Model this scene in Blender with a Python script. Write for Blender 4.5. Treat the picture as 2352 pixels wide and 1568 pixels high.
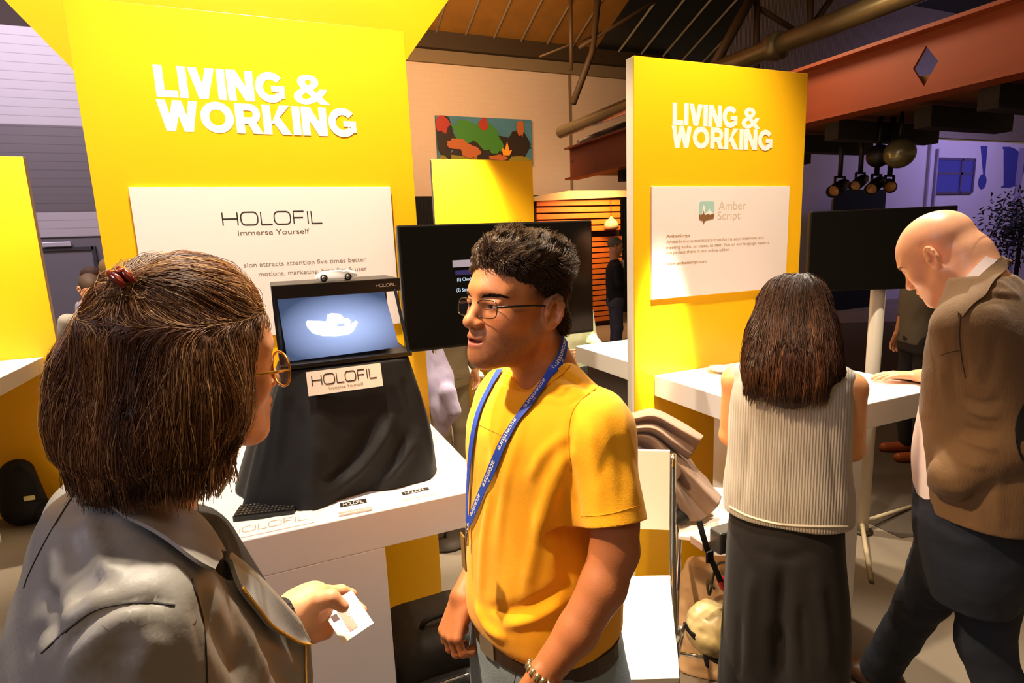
import bpy, bmesh, math, random
import numpy as np
from mathutils import Vector, Matrix
from mathutils.bvhtree import BVHTree
random.seed(7); RNG = np.random.RandomState(7)
for _o in list(bpy.data.objects): bpy.data.objects.remove(_o)
SC = bpy.context.scene
COL = SC.collection
R = math.radians

# ---------------------------------------------------------------- camera
F = 1309.0; CAMH = 1.75
YAW, PITCH, ROLL = 0.400650616, 0.174329524, 0.0411177527
def _rot(yaw, pitch, roll):
    cy, sy, cp, sp, cr, sr = math.cos(yaw), math.sin(yaw), math.cos(pitch), math.sin(pitch), math.cos(roll), math.sin(roll)
    f = np.array([sy*cp, cy*cp, -sp]); r = np.array([cy, -sy, 0.0]); d = np.cross(f, r)
    return np.array([cr*r + sr*d, -sr*r + cr*d, f])
CR = _rot(YAW, PITCH, ROLL); CO = np.array([0.0, 0.0, CAMH])
def ray(x, y): return CR.T @ np.array([(x-1176)/F, (y-784)/F, 1.0])
def P(x, y, Z): return CO + ray(x, y)*Z                       # point seen at (x, y), Z metres deep
def at(x, y, ax, v):                                          # point seen at (x, y) on the plane ax = v
    d = ray(x, y); return CO + d*((v-CO[ax])/d[ax])
cd = bpy.data.cameras.new('camera'); cam = bpy.data.objects.new('camera', cd); COL.objects.link(cam)
cd.sensor_width = 36; cd.lens = F/2352*36; cd.clip_start = .05; cd.clip_end = 200
M = Matrix.Identity(4)
for i in range(3):
    M[i][0], M[i][1], M[i][2], M[i][3] = CR[0][i], -CR[1][i], -CR[2][i], CO[i]
cam.matrix_world = M
SC.camera = cam

# ---------------------------------------------------------------- world, exposure, lights
W = bpy.data.worlds.new('hall_air'); SC.world = W; W.use_nodes = True
W.node_tree.nodes['Background'].inputs[0].default_value = (1.0, .66, .40, 1)
W.node_tree.nodes['Background'].inputs[1].default_value = .075
SC.view_settings.view_transform = 'Standard'; SC.view_settings.look = 'None'
SC.view_settings.exposure = .58; SC.view_settings.gamma = 1.0; SC.view_settings.use_curve_mapping = False
def lamp(name, kind, loc, energy, color, target=None, size=.1, size_y=None, cone=60, blend=.5):
    l = bpy.data.lights.new(name, kind); l.energy = energy; l.color = color
    if kind == 'AREA':
        l.size = size
        if size_y: l.shape = 'RECTANGLE'; l.size_y = size_y
    else: l.shadow_soft_size = size
    if kind == 'SPOT': l.spot_size = R(cone); l.spot_blend = blend
    o = bpy.data.objects.new(name, l); COL.objects.link(o); o.location = loc
    if target is not None:
        o.rotation_euler = (Vector(target)-Vector(loc)).to_track_quat('-Z', 'Y').to_euler()
    return o
WARM = (1.0, .86, .68); WARM2 = (1.0, .72, .45)
# track spots above the two booths, aimed at counters and panels, plus two added fills
lamp('booth_spot', 'SPOT', (.05, 1.52, 3.9), 275, WARM, (.1, 1.78, 1.1), .05, cone=66, blend=.6)
lamp('booth_spot', 'SPOT', (1.75, 1.55, 3.9), 300, WARM, (1.9, 1.78, 1.1), .05, cone=60, blend=.6)
lamp('glow_fill', 'SPOT', (1.50, 1.35, 3.6), 2200, WARM, (1.69, 2.15, 1.19), .03, cone=9, blend=1.0)  # added to make the hot glow that a glossy reflection would give
lamp('chair_spot', 'SPOT', (.85, 1.9, 3.9), 420, WARM, (.85, 1.15, .8), .05, cone=28, blend=.5)
lamp('aisle_spot', 'SPOT', (2.9, 2.6, 4.0), 380, WARM, (1.9, 1.0, 1.4), .05, cone=46, blend=.5)
lamp('face_spot', 'SPOT', (-.9, 1.35, 3.4), 330, WARM2, (.45, 1.05, 1.5), .06, cone=34, blend=.6)
lamp('left_spot', 'SPOT', (-1.6, 3.9, 3.9), 560, WARM, (-1.9, 4.75, 1.6), .05, cone=60, blend=.6)
lamp('middle_spot', 'SPOT', (1.50, 4.65, 3.2), 560, WARM, (1.58, 5.15, 2.3), .04, cone=56, blend=.8)
lamp('middle_spot', 'SPOT', (1.4, 3.8, 3.9), 420, WARM, (1.6, 4.8, .9), .05, cone=60, blend=.7)
lamp('rear_counter_spot', 'SPOT', (2.0, 3.1, 3.8), 420, WARM, (2.0, 2.7, 1.1), .05, cone=50, blend=.6)
lamp('sign_fill', 'SPOT', (.0, 1.3, 4.9), 360, (1, .86, .62), (0, 2.75, 3.1), .06, cone=75, blend=.7)  # added only to brighten the hanging sign
# wide hall fixtures overhead, with added fill spots among them
lamp('edge_fill', 'SPOT', (.1, 2.75, 3.8), 330, WARM, (1.5, 2.19, 1.5), .05, cone=34, blend=.6)  # extra lamp, put in to whiten the right panel's left side
lamp('cool_light', 'AREA', (-2.4, .2, 3.0), 20, (.78, .76, 1.0), (-.3, .7, 1.4), .8, .8)
lamp('floor_spot', 'SPOT', (.95, 2.9, 3.9), 420, WARM, (.72, 2.42, 0), .04, cone=20, blend=.4)
lamp('floor_spot', 'SPOT', (-1.1, 1.6, 3.9), 220, WARM, (-1.1, 2.0, 0), .04, cone=34, blend=.4)
lamp('hair_fill', 'SPOT', (.5, 1.55, 3.9), 330, WARM, (-.1, .65, 1.6), .05, cone=26, blend=.6)  # added to turn the top of the foreground woman's hair golden
lamp('hall_light', 'AREA', (.2, -.9, 4.4), 13, (1, .64, .34), (.8, 2.2, 1.6), 2.5, 1.5)
lamp('hall_light', 'AREA', (2.5, 8.2, 5.0), 170, (1.0, .62, .34), (4.0, 12, 3.8), 3.0, 1.5)
lamp('hall_light', 'AREA', (-2.6, 6.4, 5.0), 120, (.88, .80, 1.0), (-3, 9.4, 2.6), 2.5, 1.5)
lamp('purple_wash', 'AREA', (15.5, 6.0, 4.6), 80, (.50, .42, 1.0), (16.5, 9.0, 2.2), 3.0, 1.0)
lamp('floor_glow', 'AREA', (3.4, 3.6, 3.6), 25, WARM2, (2.8, 1.2, 0), .6, .6)

# ---------------------------------------------------------------- materials
def lin(c):
    if isinstance(c, str): c = tuple(int(c[i:i+2], 16)/255 for i in (0, 2, 4))
    return tuple(((v+.055)/1.055)**2.4 if v > .04045 else v/12.92 for v in c)
MATS = {}
def mat(name, col, rough=.6, metal=0.0, bump=0.0, bscale=60.0, var=0.0, vscale=8.0, emit=None, estr=0.0,
        sheen=0.0, trans=0.0, attr=False, coat=0.0, spec=.5, stretch=None, alpha=1.0, ior=1.45, sss=0.0):
    if name in MATS: return MATS[name]
    m = bpy.data.materials.new(name); m.use_nodes = True; MATS[name] = m
    nt = m.node_tree; b = nt.nodes['Principled BSDF']; N = nt.nodes.new; L = nt.links.new
    c = lin(col) + (1,)
    b.inputs['Base Color'].default_value = c; b.inputs['Roughness'].default_value = rough
    b.inputs['Metallic'].default_value = metal; b.inputs['Specular IOR Level'].default_value = spec
    b.inputs['IOR'].default_value = ior
    if sheen: b.inputs['Sheen Weight'].default_value = sheen; b.inputs['Sheen Roughness'].default_value = .5
    if coat: b.inputs['Coat Weight'].default_value = coat; b.inputs['Coat Roughness'].default_value = .15
    if trans: b.inputs['Transmission Weight'].default_value = trans
    if alpha < 1: b.inputs['Alpha'].default_value = alpha
    if sss:
        b.inputs['Subsurface Weight'].default_value = sss
        b.inputs['Subsurface Radius'].default_value = (.012, .005, .003); b.inputs['Subsurface Scale'].default_value = 1.0
    if emit is not None:
        b.inputs['Emission Color'].default_value = lin(emit)+(1,); b.inputs['Emission Strength'].default_value = estr
    src = None
    if bump or var:
        tc = N('ShaderNodeTexCoord'); mp = N('ShaderNodeMapping'); L(tc.outputs['Object'], mp.inputs[0])
        if stretch: mp.inputs['Scale'].default_value = stretch
    if attr:
        a = N('ShaderNodeVertexColor'); a.layer_name = 'Col'; src = a.outputs[0]; L(src, b.inputs['Base Color'])
    if var:
        n = N('ShaderNodeTexNoise'); n.inputs['Scale'].default_value = vscale; n.inputs['Detail'].default_value = 6
        L(mp.outputs[0], n.inputs[0])
        mx = N('ShaderNodeMix'); mx.data_type = 'RGBA'; mx.blend_type = 'MULTIPLY'
        mx.inputs[0].default_value = 1
        rp = N('ShaderNodeMapRange'); rp.inputs[3].default_value = 1-var; rp.inputs[4].default_value = 1+var*.6
        L(n.outputs[0], rp.inputs[0]); L(rp.outputs[0], mx.inputs[7])
        if src: L(src, mx.inputs[6])
        else: mx.inputs[6].default_value = c
        L(mx.outputs[2], b.inputs['Base Color'])
    if bump:
        n2 = N('ShaderNodeTexNoise'); n2.inputs['Scale'].default_value = bscale; n2.inputs['Detail'].default_value = 5
        L(mp.outputs[0], n2.inputs[0])
        bp = N('ShaderNodeBump'); bp.inputs['Strength'].default_value = bump; bp.inputs['Distance'].default_value = .004
        L(n2.outputs[0], bp.inputs['Height']); L(bp.outputs[0], b.inputs['Normal'])
    return m
def lens_mat():
    if 'lens_glass' in MATS: return MATS['lens_glass']
    m = bpy.data.materials.new('lens_glass'); m.use_nodes = True; MATS['lens_glass'] = m; nt = m.node_tree; N = nt.nodes.new; L = nt.links.new
    nt.nodes.remove(nt.nodes['Principled BSDF']); t = N('ShaderNodeBsdfTransparent'); g = N('ShaderNodeBsdfGlossy'); g.inputs['Roughness'].default_value = .02; g.inputs['Color'].default_value = (.75, .82, 1, 1)
    x = N('ShaderNodeMixShader'); x.inputs[0].default_value = .07; L(t.outputs[0], x.inputs[1]); L(g.outputs[0], x.inputs[2]); L(x.outputs[0], nt.nodes['Material Output'].inputs[0]); return m
def wave_mat(name, col, col2, scale, axis='Z', rough=.6, bump=.6, profile='SIN', metal=0.0, dist=0.0, sharp=None, dist_m=.01):
    m = mat(name, col, rough, metal); nt = m.node_tree; N = nt.nodes.new; L = nt.links.new; b = nt.nodes['Principled BSDF']
    tc = N('ShaderNodeTexCoord'); w = N('ShaderNodeTexWave'); w.wave_profile = profile; w.bands_direction = axis
    w.inputs['Scale'].default_value = scale; w.inputs['Distortion'].default_value = dist
    L(tc.outputs['Object'], w.inputs[0])
    rp = N('ShaderNodeValToRGB'); rp.color_ramp.elements[0].color = lin(col2)+(1,); rp.color_ramp.elements[1].color = lin(col)+(1,)
    if sharp: rp.color_ramp.elements[0].position = sharp[0]; rp.color_ramp.elements[1].position = sharp[1]
    L(w.outputs[1], rp.inputs[0]); L(rp.outputs[0], b.inputs['Base Color'])
    bp = N('ShaderNodeBump'); bp.inputs['Strength'].default_value = bump; bp.inputs['Distance'].default_value = dist_m
    L(w.outputs[1], bp.inputs['Height']); L(bp.outputs[0], b.inputs['Normal'])
    return m

# ---------------------------------------------------------------- object helpers
def heavy_letters(mb, text, o, width, height, fr, lift=.0003):
    """heavy grotesque capitals drawn as overlapping shapes"""
    T_ = .26; G = []; x = 0.0
    def stroke(pts, t, closed=False):
        pts = [np.array(p, float) for p in pts]; n = len(pts); A = []; B = []
        for i in range(n):
            a = pts[(i-1) % n] if (closed or i > 0) else pts[i]; b = pts[(i+1) % n] if (closed or i < n-1) else pts[i]
            d = (pts[i]-a)/(np.linalg.norm(pts[i]-a)+1e-9)+(b-pts[i])/(np.linalg.norm(b-pts[i])+1e-9); d /= np.linalg.norm(d); nn = np.array([-d[1], d[0]])*t/2; A.append(pts[i]+nn); B.append(pts[i]-nn)
        for i in range(n if closed else n-1): j = (i+1) % n; G.append([B[i], B[j], A[j], A[i]])
    def P4(*q): G.append([np.array((x+a, b), float) for a, b in q])
    def para(t, b, w): P4((b, 0), (b+w, 0), (t+w, 1), (t, 1))
    def rect(a, b, c, d): P4((a, b), (c, b), (c, d), (a, d))
    def arc(cx, cy, rx, ry, a0, a1, n=22): return [(x+cx+rx*math.cos(R(a)), cy+ry*math.sin(R(a))) for a in np.linspace(a0, a1, n)]
    for ch in text:
        w = 0
        if ch == 'L': rect(0, 0, T_, 1); rect(0, 0, .64, .22); w = .64
        elif ch == 'I': rect(0, 0, T_, 1); w = T_
        elif ch == 'V': para(0, .26, .27); para(.54, .27, .27); w = .81
        elif ch == 'N': rect(0, 0, T_, 1); rect(.58, 0, .84, 1); P4((.54, 0), (.84, 0), (.30, 1), (0, 1)); w = .84
        elif ch == 'W': para(0, .19, .25); para(.45, .20, .25); para(.45, .70, .25); para(.91, .71, .25); w = 1.16
        elif ch == 'K': rect(0, 0, T_, 1); P4((.22, .30), (.42, .44), (.88, 1), (.56, 1)); P4((.58, 0), (.90, 0), (.50, .66), (.30, .46)); w = .90
        elif ch == 'O': stroke(arc(.50, .5, .37, .39, 0, 345, 24), .255, True); w = 1.0
        elif ch == 'G': stroke(arc(.50, .5, .37, .39, 38, 322), .255); rect(.52, .36, .96, .56); rect(.76, .14, .96, .5); w = .97
        elif ch == 'R': rect(0, 0, T_, 1); stroke([(x+.1, .885), (x+.46, .885)]+arc(.46, .66, .20, .225, 88, -88, 12)+[(x+.46, .435), (x+.1, .435)], .23); P4((.52, 0), (.83, 0), (.60, .44), (.32, .44)); w = .80
        x += w+.045
    U, Vv, Nn = [np.array(a, float) for a in fr]; o = np.array(o, float)+Nn*lift; x -= .045
    for gi, g in enumerate(G): mb.raw([o+Nn*gi*2e-5+U*(p[0]/x*width)+Vv*(p[1]*height) for p in g], [[0, 1, 2, 3]])
    return mb
def tag(o, label=None, cat=None, group=None, kind=None):
    if label: o['label'] = label
    if cat: o['category'] = cat
    if group: o['group'] = group
    if kind: o['kind'] = kind
    return o
def empty(name, loc, label, cat, group=None):
    o = bpy.data.objects.new(name, None); COL.objects.link(o); o.location = [float(v) for v in loc]
    o.empty_display_size = .05
    return tag(o, label, cat, group)
def link(name, me, m, parent=None):
    o = bpy.data.objects.new(name, me); COL.objects.link(o)
    if m is not None:
        me.materials.clear()
        for mm in (m if isinstance(m, (list, tuple)) else [m]): me.materials.append(mm)
    if parent is not None:
        o.parent = parent
        o.matrix_parent_inverse = Matrix.Translation(-parent.location) if parent.parent is None else Matrix.Identity(4)
        if parent.parent is not None:
            o.matrix_parent_inverse = Matrix.Identity(4)
    return o
class MB:
    """collects world-space geometry and links it as ONE mesh"""
    def __init__(s): s.v = []; s.f = []; s.mi = []; s.cur = 0; s.sm = []
    def raw(s, V, Fc, smooth=False):
        n = len(s.v); s.v += [tuple(map(float, p)) for p in V]
        for f in Fc: s.f.append([i+n for i in f]); s.mi.append(s.cur); s.sm.append(smooth)
        return s
    def box(s, lo, hi, bev=0.0, rot=None, org=None, seg=2):
        bm = bmesh.new(); bmesh.ops.create_cube(bm, size=1)
        lo = np.minimum(lo, hi)*1.0; hi2 = np.maximum(lo, hi)
        lo = np.minimum(np.array(lo), np.array(hi)); c = (lo+hi2)/2; d = hi2-lo
        for v in bm.verts: v.co = Vector((v.co.x*d[0]+c[0], v.co.y*d[1]+c[1], v.co.z*d[2]+c[2]))
        if bev > 0: bmesh.ops.bevel(bm, geom=list(bm.edges), offset=min(bev, d.min()*.49), segments=seg, profile=.5, affect='EDGES')
        return s._bm(bm, rot, org)
    def _bm(s, bm, rot=None, org=None, smooth=False):
        bm.verts.ensure_lookup_table(); V = [v.co.copy() for v in bm.verts]
        if rot is not None:
            o = Vector(org) if org is not None else Vector((0, 0, 0)); V = [rot @ (v-o) + o for v in V]
        for i, v in enumerate(bm.verts): v.index = i
        s.raw(V, [[v.index for v in f.verts] for f in bm.faces], smooth); bm.free(); return s
    def tube(s, pts, r, n=8, caps=True, flat=None):
        """round tube along points; r a number or list; flat=(normal, thickness) makes a strap"""
        pts = [np.array(p, float) for p in pts]; m = len(pts)
        rr = r if hasattr(r, '__len__') else [r]*m
        T = [pts[min(i+1, m-1)]-pts[max(i-1, 0)] for i in range(m)]; T = [t/(np.linalg.norm(t)+1e-9) for t in T]
        u = np.cross(T[0], [0, 0, 1]);
        if np.linalg.norm(u) < .1: u = np.cross(T[0], [0, 1, 0])
        u /= np.linalg.norm(u); V = []
        for i in range(m):
            u = u - T[i]*np.dot(u, T[i]); u /= np.linalg.norm(u)+1e-9; w = np.cross(T[i], u)
            for k in range(n):
                a = 2*math.pi*k/n; V.append(pts[i]+rr[i]*(math.cos(a)*u+math.sin(a)*w))
        Fc = [[i*n+k, i*n+(k+1) % n, (i+1)*n+(k+1) % n, (i+1)*n+k] for i in range(m-1) for k in range(n)]
        if caps: Fc += [list(range(n))[::-1], [(m-1)*n+k for k in range(n)]]
        return s.raw(V, Fc, n > 5)
    def lathe(s, prof, c, n=24, axis=None, caps=True):
        """profile of (radius, height) around c; axis = direction"""
        q = Vector((0, 0, 1)).rotation_difference(Vector(axis)).to_matrix() if axis is not None else Matrix.Identity(3)
        V = []
        for r, h in prof:
            for k in range(n):
                a = 2*math.pi*k/n; V.append(q @ Vector((r*math.cos(a), r*math.sin(a), h)) + Vector(c))
        m = len(prof); Fc = [[i*n+k, i*n+(k+1) % n, (i+1)*n+(k+1) % n, (i+1)*n+k] for i in range(m-1) for k in range(n)]
        if caps: Fc += [list(range(n))[::-1], [(m-1)*n+k for k in range(n)]]
        return s.raw(V, Fc, True)
    def prism(s, poly, depth, fr, o):
        """polygon (u,v) in frame fr=(U,V,N) at o, extruded depth along N"""
        U, Vv, Nn = [np.array(a, float) for a in fr]; o = np.array(o, float); n = len(poly)
        A = [o+U*p[0]+Vv*p[1] for p in poly]; B = [a+Nn*depth for a in A]
        return s.raw(A+B, [list(range(n))[::-1], [n+i for i in range(n)]]+[[i, (i+1) % n, n+(i+1) % n, n+i] for i in range(n)])
    def build(s, name, m, parent=None, **kw):
        me = bpy.data.meshes.new(name); org = np.zeros(3)
        if parent is None and s.v: 
            a = np.array(s.v); org = np.array([(a[:, 0].min()+a[:, 0].max())/2, (a[:, 1].min()+a[:, 1].max())/2, a[:, 2].min()])
        me.from_pydata([tuple(np.array(v)-org) for v in s.v], [], s.f)
        me.polygons.foreach_set('material_index', s.mi); me.polygons.foreach_set('use_smooth', s.sm)
        me.update(); o = link(name, me, m, parent)
        if parent is None: o.location = org
        return tag(o, **kw)
def smooth_by_angle(o, ang=40):
    me = o.data; me.polygons.foreach_set('use_smooth', [True]*len(me.polygons))
    try: me.set_sharp_from_angle(angle=R(ang))
    except Exception: pass
    return o
XZ = ((1, 0, 0), (0, 0, 1), (0, -1, 0))     # a face looking back at the aisle (towards -Y)
_tc = {}
def text_poly(s, offset=0.0, shear=0.0):
    key = (s, offset, shear)
    if key in _tc: return _tc[key]
    cu = bpy.data.curves.new('txt', 'FONT'); cu.body = s; cu.size = 1; cu.offset = offset; cu.shear = shear; cu.resolution_u = 4
    o = bpy.data.objects.new('txt', cu); COL.objects.link(o); bpy.context.view_layer.update()
    me = bpy.data.meshes.new_from_object(o.evaluated_get(bpy.context.evaluated_depsgraph_get()))
    V = np.array([v.co[:] for v in me.vertices]).reshape(-1, 3)[:, :2]; Fc = [list(p.vertices) for p in me.polygons]
    bpy.data.objects.remove(o); bpy.data.curves.remove(cu); bpy.data.meshes.remove(me)
    _tc[key] = (V, Fc); return _tc[key]
def put_text(mb, s, o, width, height, fr=XZ, lift=.0004, offset=0.0, ref=None):
    """text with its lower-left at o, stretched to width x height (height None keeps the aspect; ref = text giving the cap height)"""
    V, Fc = text_poly(s, offset); lo = V.min(0); hi = V.max(0)
    if ref is not None: r = text_poly(ref, offset)[0]; lo = np.array([lo[0], r[:, 1].min()]); hi = np.array([hi[0], r[:, 1].max()])
    sx = width/(hi[0]-lo[0]); sy = (height/(hi[1]-lo[1])) if height else sx
    U, Vv, Nn = [np.array(a, float) for a in fr]; o = np.array(o, float)+Nn*lift
    mb.raw([o+U*(p[0]-lo[0])*sx+Vv*(p[1]-lo[1])*sy for p in V], Fc)
    return mb
def holofil(mb, o, width, height, fr=XZ, lift=.0004, th=.10):
    """the wide thin logo lettering drawn as strokes"""
    U, Vv, Nn = [np.array(a, float) for a in fr]; o = np.array(o, float)+Nn*lift
    t = th; X = 0.0; L = []
    def st(pts, closed=False):
        pts = [np.array(p, float) for p in pts]; n = len(pts); A = []; B = []
        for i in range(n):
            a = pts[(i-1) % n] if (closed or i > 0) else pts[i]; b = pts[(i+1) % n] if (closed or i < n-1) else pts[i]
            d1 = pts[i]-a; d2 = b-pts[i]; d = d1/(np.linalg.norm(d1)+1e-9)+d2/(np.linalg.norm(d2)+1e-9); d /= np.linalg.norm(d)
            nn = np.array([-d[1], d[0]])*t/2; A.append(pts[i]+nn); B.append(pts[i]-nn)
        m = n if closed else n-1
        L.append((A+B, [[i, (i+1) % n, n+(i+1) % n, n+i] for i in range(m)]))
    def O(x, w):
        pts = []; r = .38
        for cx, cy, a0 in ((x+w-r, 1-r, 0), (x+r, 1-r, 90), (x+r, r, 180), (x+w-r, r, 270)):
            for k in range(6): a = R(a0+k*18); pts.append((cx+r*math.cos(a), cy+r*math.sin(a)))
        st(pts, True)
    st([(0, 0), (0, 1)]); st([(1.3, 0), (1.3, 1)]); st([(0, .5), (1.3, .5)])
    O(1.6, 1.5)
    st([(3.4, 1), (3.4, 0)]); st([(3.4, 0), (4.4, 0)])
    O(4.6, 1.5)
    st([(6.4, 0), (6.4, 1)]); st([(6.4, 1), (7.4, 1)]); st([(6.4, .5), (7.3, .5)])
    st([(7.75, 0), (7.75, 1)]); st([(8.1, 1), (8.1, 0)]); st([(8.1, 0), (9.1, 0)])
    for V, Fc in L: mb.raw([o+U*(p[0]/9.1*width)+Vv*(p[1]*height) for p in V], Fc)
    return mb
# ================================================================ the hall
m_yel = mat('yellow_laminate', 'ffc012', .36, bump=.05, bscale=220)
m_wht = mat('white_laminate', 'f4eee6', .35)
m_edge = mat('white_panel_edge', 'f2e6d2', .5)
m_text = mat('white_vinyl', 'fbf0e6', .6)
m_ink = mat('black_ink', '1a1715', .6)
m_grey_ink = mat('grey_ink', '8d7f70', .6)
m_black = mat('black_plastic', '111010', .35)
m_chrome = mat('chrome', 'd8d4cc', .12, 1.0)
m_steel_d = mat('dark_steel', '3a2c1c', .6, .3)
m_conc = mat('concrete_floor', '857764', .55, bump=.15, bscale=25, var=.25, vscale=1.6)
MB().box((-8, -4, -.05), (26, 14, 0)).build('floor', m_conc, kind='structure')
# dark carpet edge zone to the right of the booth
m_carp = mat('dark_carpet', '4b4034', .95, bump=.4, bscale=400, var=.15)
def slabxy(poly, z0, z1, mb=None):
    mb = mb or MB(); n = len(poly)
    return mb.raw([(p[0], p[1], z0) for p in poly]+[(p[0], p[1], z1) for p in poly],
                  [list(range(n))[::-1], [n+i for i in range(n)]]+[[i, (i+1) % n, n+(i+1) % n, n+i] for i in range(n)])
slabxy([(3.15, 1.9), (9, .3), (14, 5), (7.5, 8.4), (3.3, 8.0), (3.2, 3.0)], .0005, .004).build('carpet', m_carp, label='dark flat carpet on the concrete floor beyond the right counter', cat='carpet')
# back wall
m_wall = mat('cream_painted_brick', 'c9a886', .8, bump=.15, bscale=30, var=.06, vscale=3)
nt = m_wall.node_tree; br = nt.nodes.new('ShaderNodeTexBrick'); tc = nt.nodes.new('ShaderNodeTexCoord'); mp = nt.nodes.new('ShaderNodeMapping')
mp.inputs['Rotation'].default_value = (R(90), 0, 0); br.inputs['Scale'].default_value = 2.2; br.inputs['Mortar Size'].default_value = .008
br.inputs['Color1'].default_value = lin('d2b698')+(1,); br.inputs['Color2'].default_value = lin('d0b496')+(1,); br.inputs['Mortar'].default_value = lin('cbae90')+(1,)
nt.links.new(tc.outputs['Object'], mp.inputs[0]); nt.links.new(mp.outputs[0], br.inputs[0]); nt.links.new(br.outputs[0], nt.nodes['Principled BSDF'].inputs['Base Color'])
MB().box((-1.9, 12, 0), (9.2, 12.3, 5.55)).build('wall_back', m_wall, kind='structure')
mb = MB(); mb.box((2.4, 11.93, 5.38), (9.2, 12, 5.62)); mb.box((6.72, 11.98, 0), (6.78, 12, 5.4))
mb.build('trim_1', mat('grey_plaster', '7d6848', .8), kind='structure')
MB().box((2.2, 11.8, 5.62), (9.4, 12, 5.95)).build('trim_2', mat('dark_wood_plate', '3b2a12', .7), kind='structure')
# left panelled wall: light, then dark, then light cladding, and the grey door below
m_cladL = wave_mat('light_cladding', 'b9adb0', '8d8183', 3.1, 'Z', .5, .5, 'SAW', dist_m=.02, sharp=(.0, .12))
m_cladD = wave_mat('dark_cladding', '6f6566', '544b4d', 3.1, 'Z', .5, .5, 'SAW', dist_m=.02, sharp=(.0, .12))
MB().box((-8, 9, 3.38), (.4, 9.2, 4.5)).build('wall_left_top', m_cladL, kind='structure')
MB().box((-8, 9, 2.34), (.4, 9.2, 3.38)).build('wall_left_middle', m_cladD, kind='structure')
MB().box((-8, 9, 2.03), (.4, 9.2, 2.34)).build('wall_left_low', m_cladL, kind='structure')
m_gdoor = mat('grey_door_paint', '6d6468', .5)
mb = MB(); mb.box((-8, 9.02, 0), (.4, 9.2, 2.03)); mb.build('wall_left_base', m_gdoor, kind='structure')
dr = empty('door_1', (-2.6, 8.99, 0), None, None); tag(dr, kind='structure')
mb = MB(); mb.box((-3.3, 8.985, 0), (-2.02, 9.02, 1.86)); mb.build('door_leaf', mat('grey_door_leaf', '726a70', .45), dr)
mb = MB(); mb.box((-3.3, 8.96, 1.86), (-2.0, 9.03, 1.9)); mb.box((-2.02, 8.96, 0), (-1.98, 9.03, 1.9)); mb.build('door_frame', mat('door_dark_frame', '3c363c', .5), dr)
mb = MB(); mb.box((-2.52, 8.93, 1.91), (-2.22, 8.985, 1.97), .008); mb.build('door_closer', mat('pale_metal', 'c9bfc6', .35, .3), dr)
# dark upper wall above left cladding
MB().box((-8, 9.1, 4.5), (1.2, 9.3, 7.0)).build('wall_left_upper', mat('dark_upper_wall', '3b2c26', .8), kind='structure')
# roof: boarded slope and dark glazed slope with pale bars
m_board = mat('orange_roof_boards', '946420', .6, var=.35, vscale=3, bump=.2, bscale=10)
def quad_slab(a, b, c, d, th, n): 
    V = [np.array(p, float) for p in (a, b, c, d)]; n = np.array(n, float)*th
    return V+[v+n for v in V], [[0, 1, 2, 3], [7, 6, 5, 4], [0, 4, 5, 1], [1, 5, 6, 2], [2, 6, 7, 3], [3, 7, 4, 0]]
ry0, rz0, ry1, rz1 = 11.9, 5.9, 3.0, 9.6      # the slope rises towards the aisle
V, Fc = quad_slab((-2, ry0, rz0), (7.35, ry0, rz0), (7.35, ry1, rz1), (-2, ry1, rz1), .1, (0, 0, 1))
MB().raw(V, Fc).build('ceiling', m_board, kind='structure')
def slope(x, t): return np.array([x, ry0+(ry1-ry0)*t, rz0+(rz1-rz0)*t-.02])
mb = MB()
for x in np.arange(2.4, 7.3, .62):
    mb.tube([slope(x, 0), slope(x, 1)], .025, 4)
mb.build('trim_3', mat('grey_ceiling_bar', '7b6a52', .6), kind='structure')
V, Fc = quad_slab((7.35, ry0, rz0-.02), (22, ry0, rz0-.02), (22, ry1, rz1), (7.35, ry1, rz1), .1, (0, 0, 1))
MB().raw(V, Fc).build('window_1', mat('dark_roof_glass', '20211f', .25, spec=.6), kind='structure')
mb = MB()
for x in np.arange(7.95, 13.5, .62):
    mb.tube([slope(x, 0), slope(x, 1)], .03, 4)
mb.build('trim_4', mat('pale_glazing_bar', '8f8468', .5), kind='structure')
# corrugated end wall behind the trusses
m_corr = wave_mat('corrugated_sheet', 'a89890', '6a5a50', 9.0, 'X', .5, .6, 'SIN', dist_m=.02)
_ca, _cb = at(1650, 150, 1, 9.6), at(1752, -40, 1, 9.6); _sl = (_cb[0]-_ca[0])/(_cb[2]-_ca[2]); _cx = lambda z: _ca[0]+(z-_ca[2])*_sl
MB().prism([(_cx(3.9), 3.9), (22, 3.9), (22, 8.6), (_cx(8.6), 8.6)], -.1, XZ, (0, 9.6, 0)).build('wall_corrugated', m_corr, kind='structure')
# right wall (washed purple) with window and painted marks
m_rw = mat('white_painted_wall', 'c9bcc8', .8, bump=.2, bscale=12, var=.08, vscale=2)
WY = 9.0
def wp(x, y): return at(x, y, 1, WY)
MB().box((8.8, WY, 0), (22, WY+.25, 3.72)).build('wall_right', m_rw, kind='structure')
mb = MB(); w = wp(2140, 450); mb.box((w[0]-.0, WY-.06, 0), (w[0]+.05, WY, 3.5))
w = wp(2128, 450); mb.box((w[0]-.1, WY-.06, .3), (w[0]-.05, WY, 3.6))
w = wp(2328, 450); mb.box((w[0], WY-.1, .3), (w[0]+.1, WY, 3.6)); mb.build('trim_5', mat('grey_pipe_paint', '8f86a0', .5), kind='structure')
wi = empty('window_2', wp(2190, 440), None, None); tag(wi, kind='structure')
a, b = wp(2143, 443), wp(2236, 367)
mb = MB(); mb.box((a[0], WY-.02, a[2]), (b[0], WY-.005, b[2])); mb.build('pane', mat('blue_lit_pane', '161433', .2, emit='3a38a8', estr=.35), wi)
mb = MB()
for zz in (a[2], (a[2]+b[2])/2+.06, b[2]): mb.box((a[0], WY-.05, zz-.03), (b[0], WY-.01, zz+.03))
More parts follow.
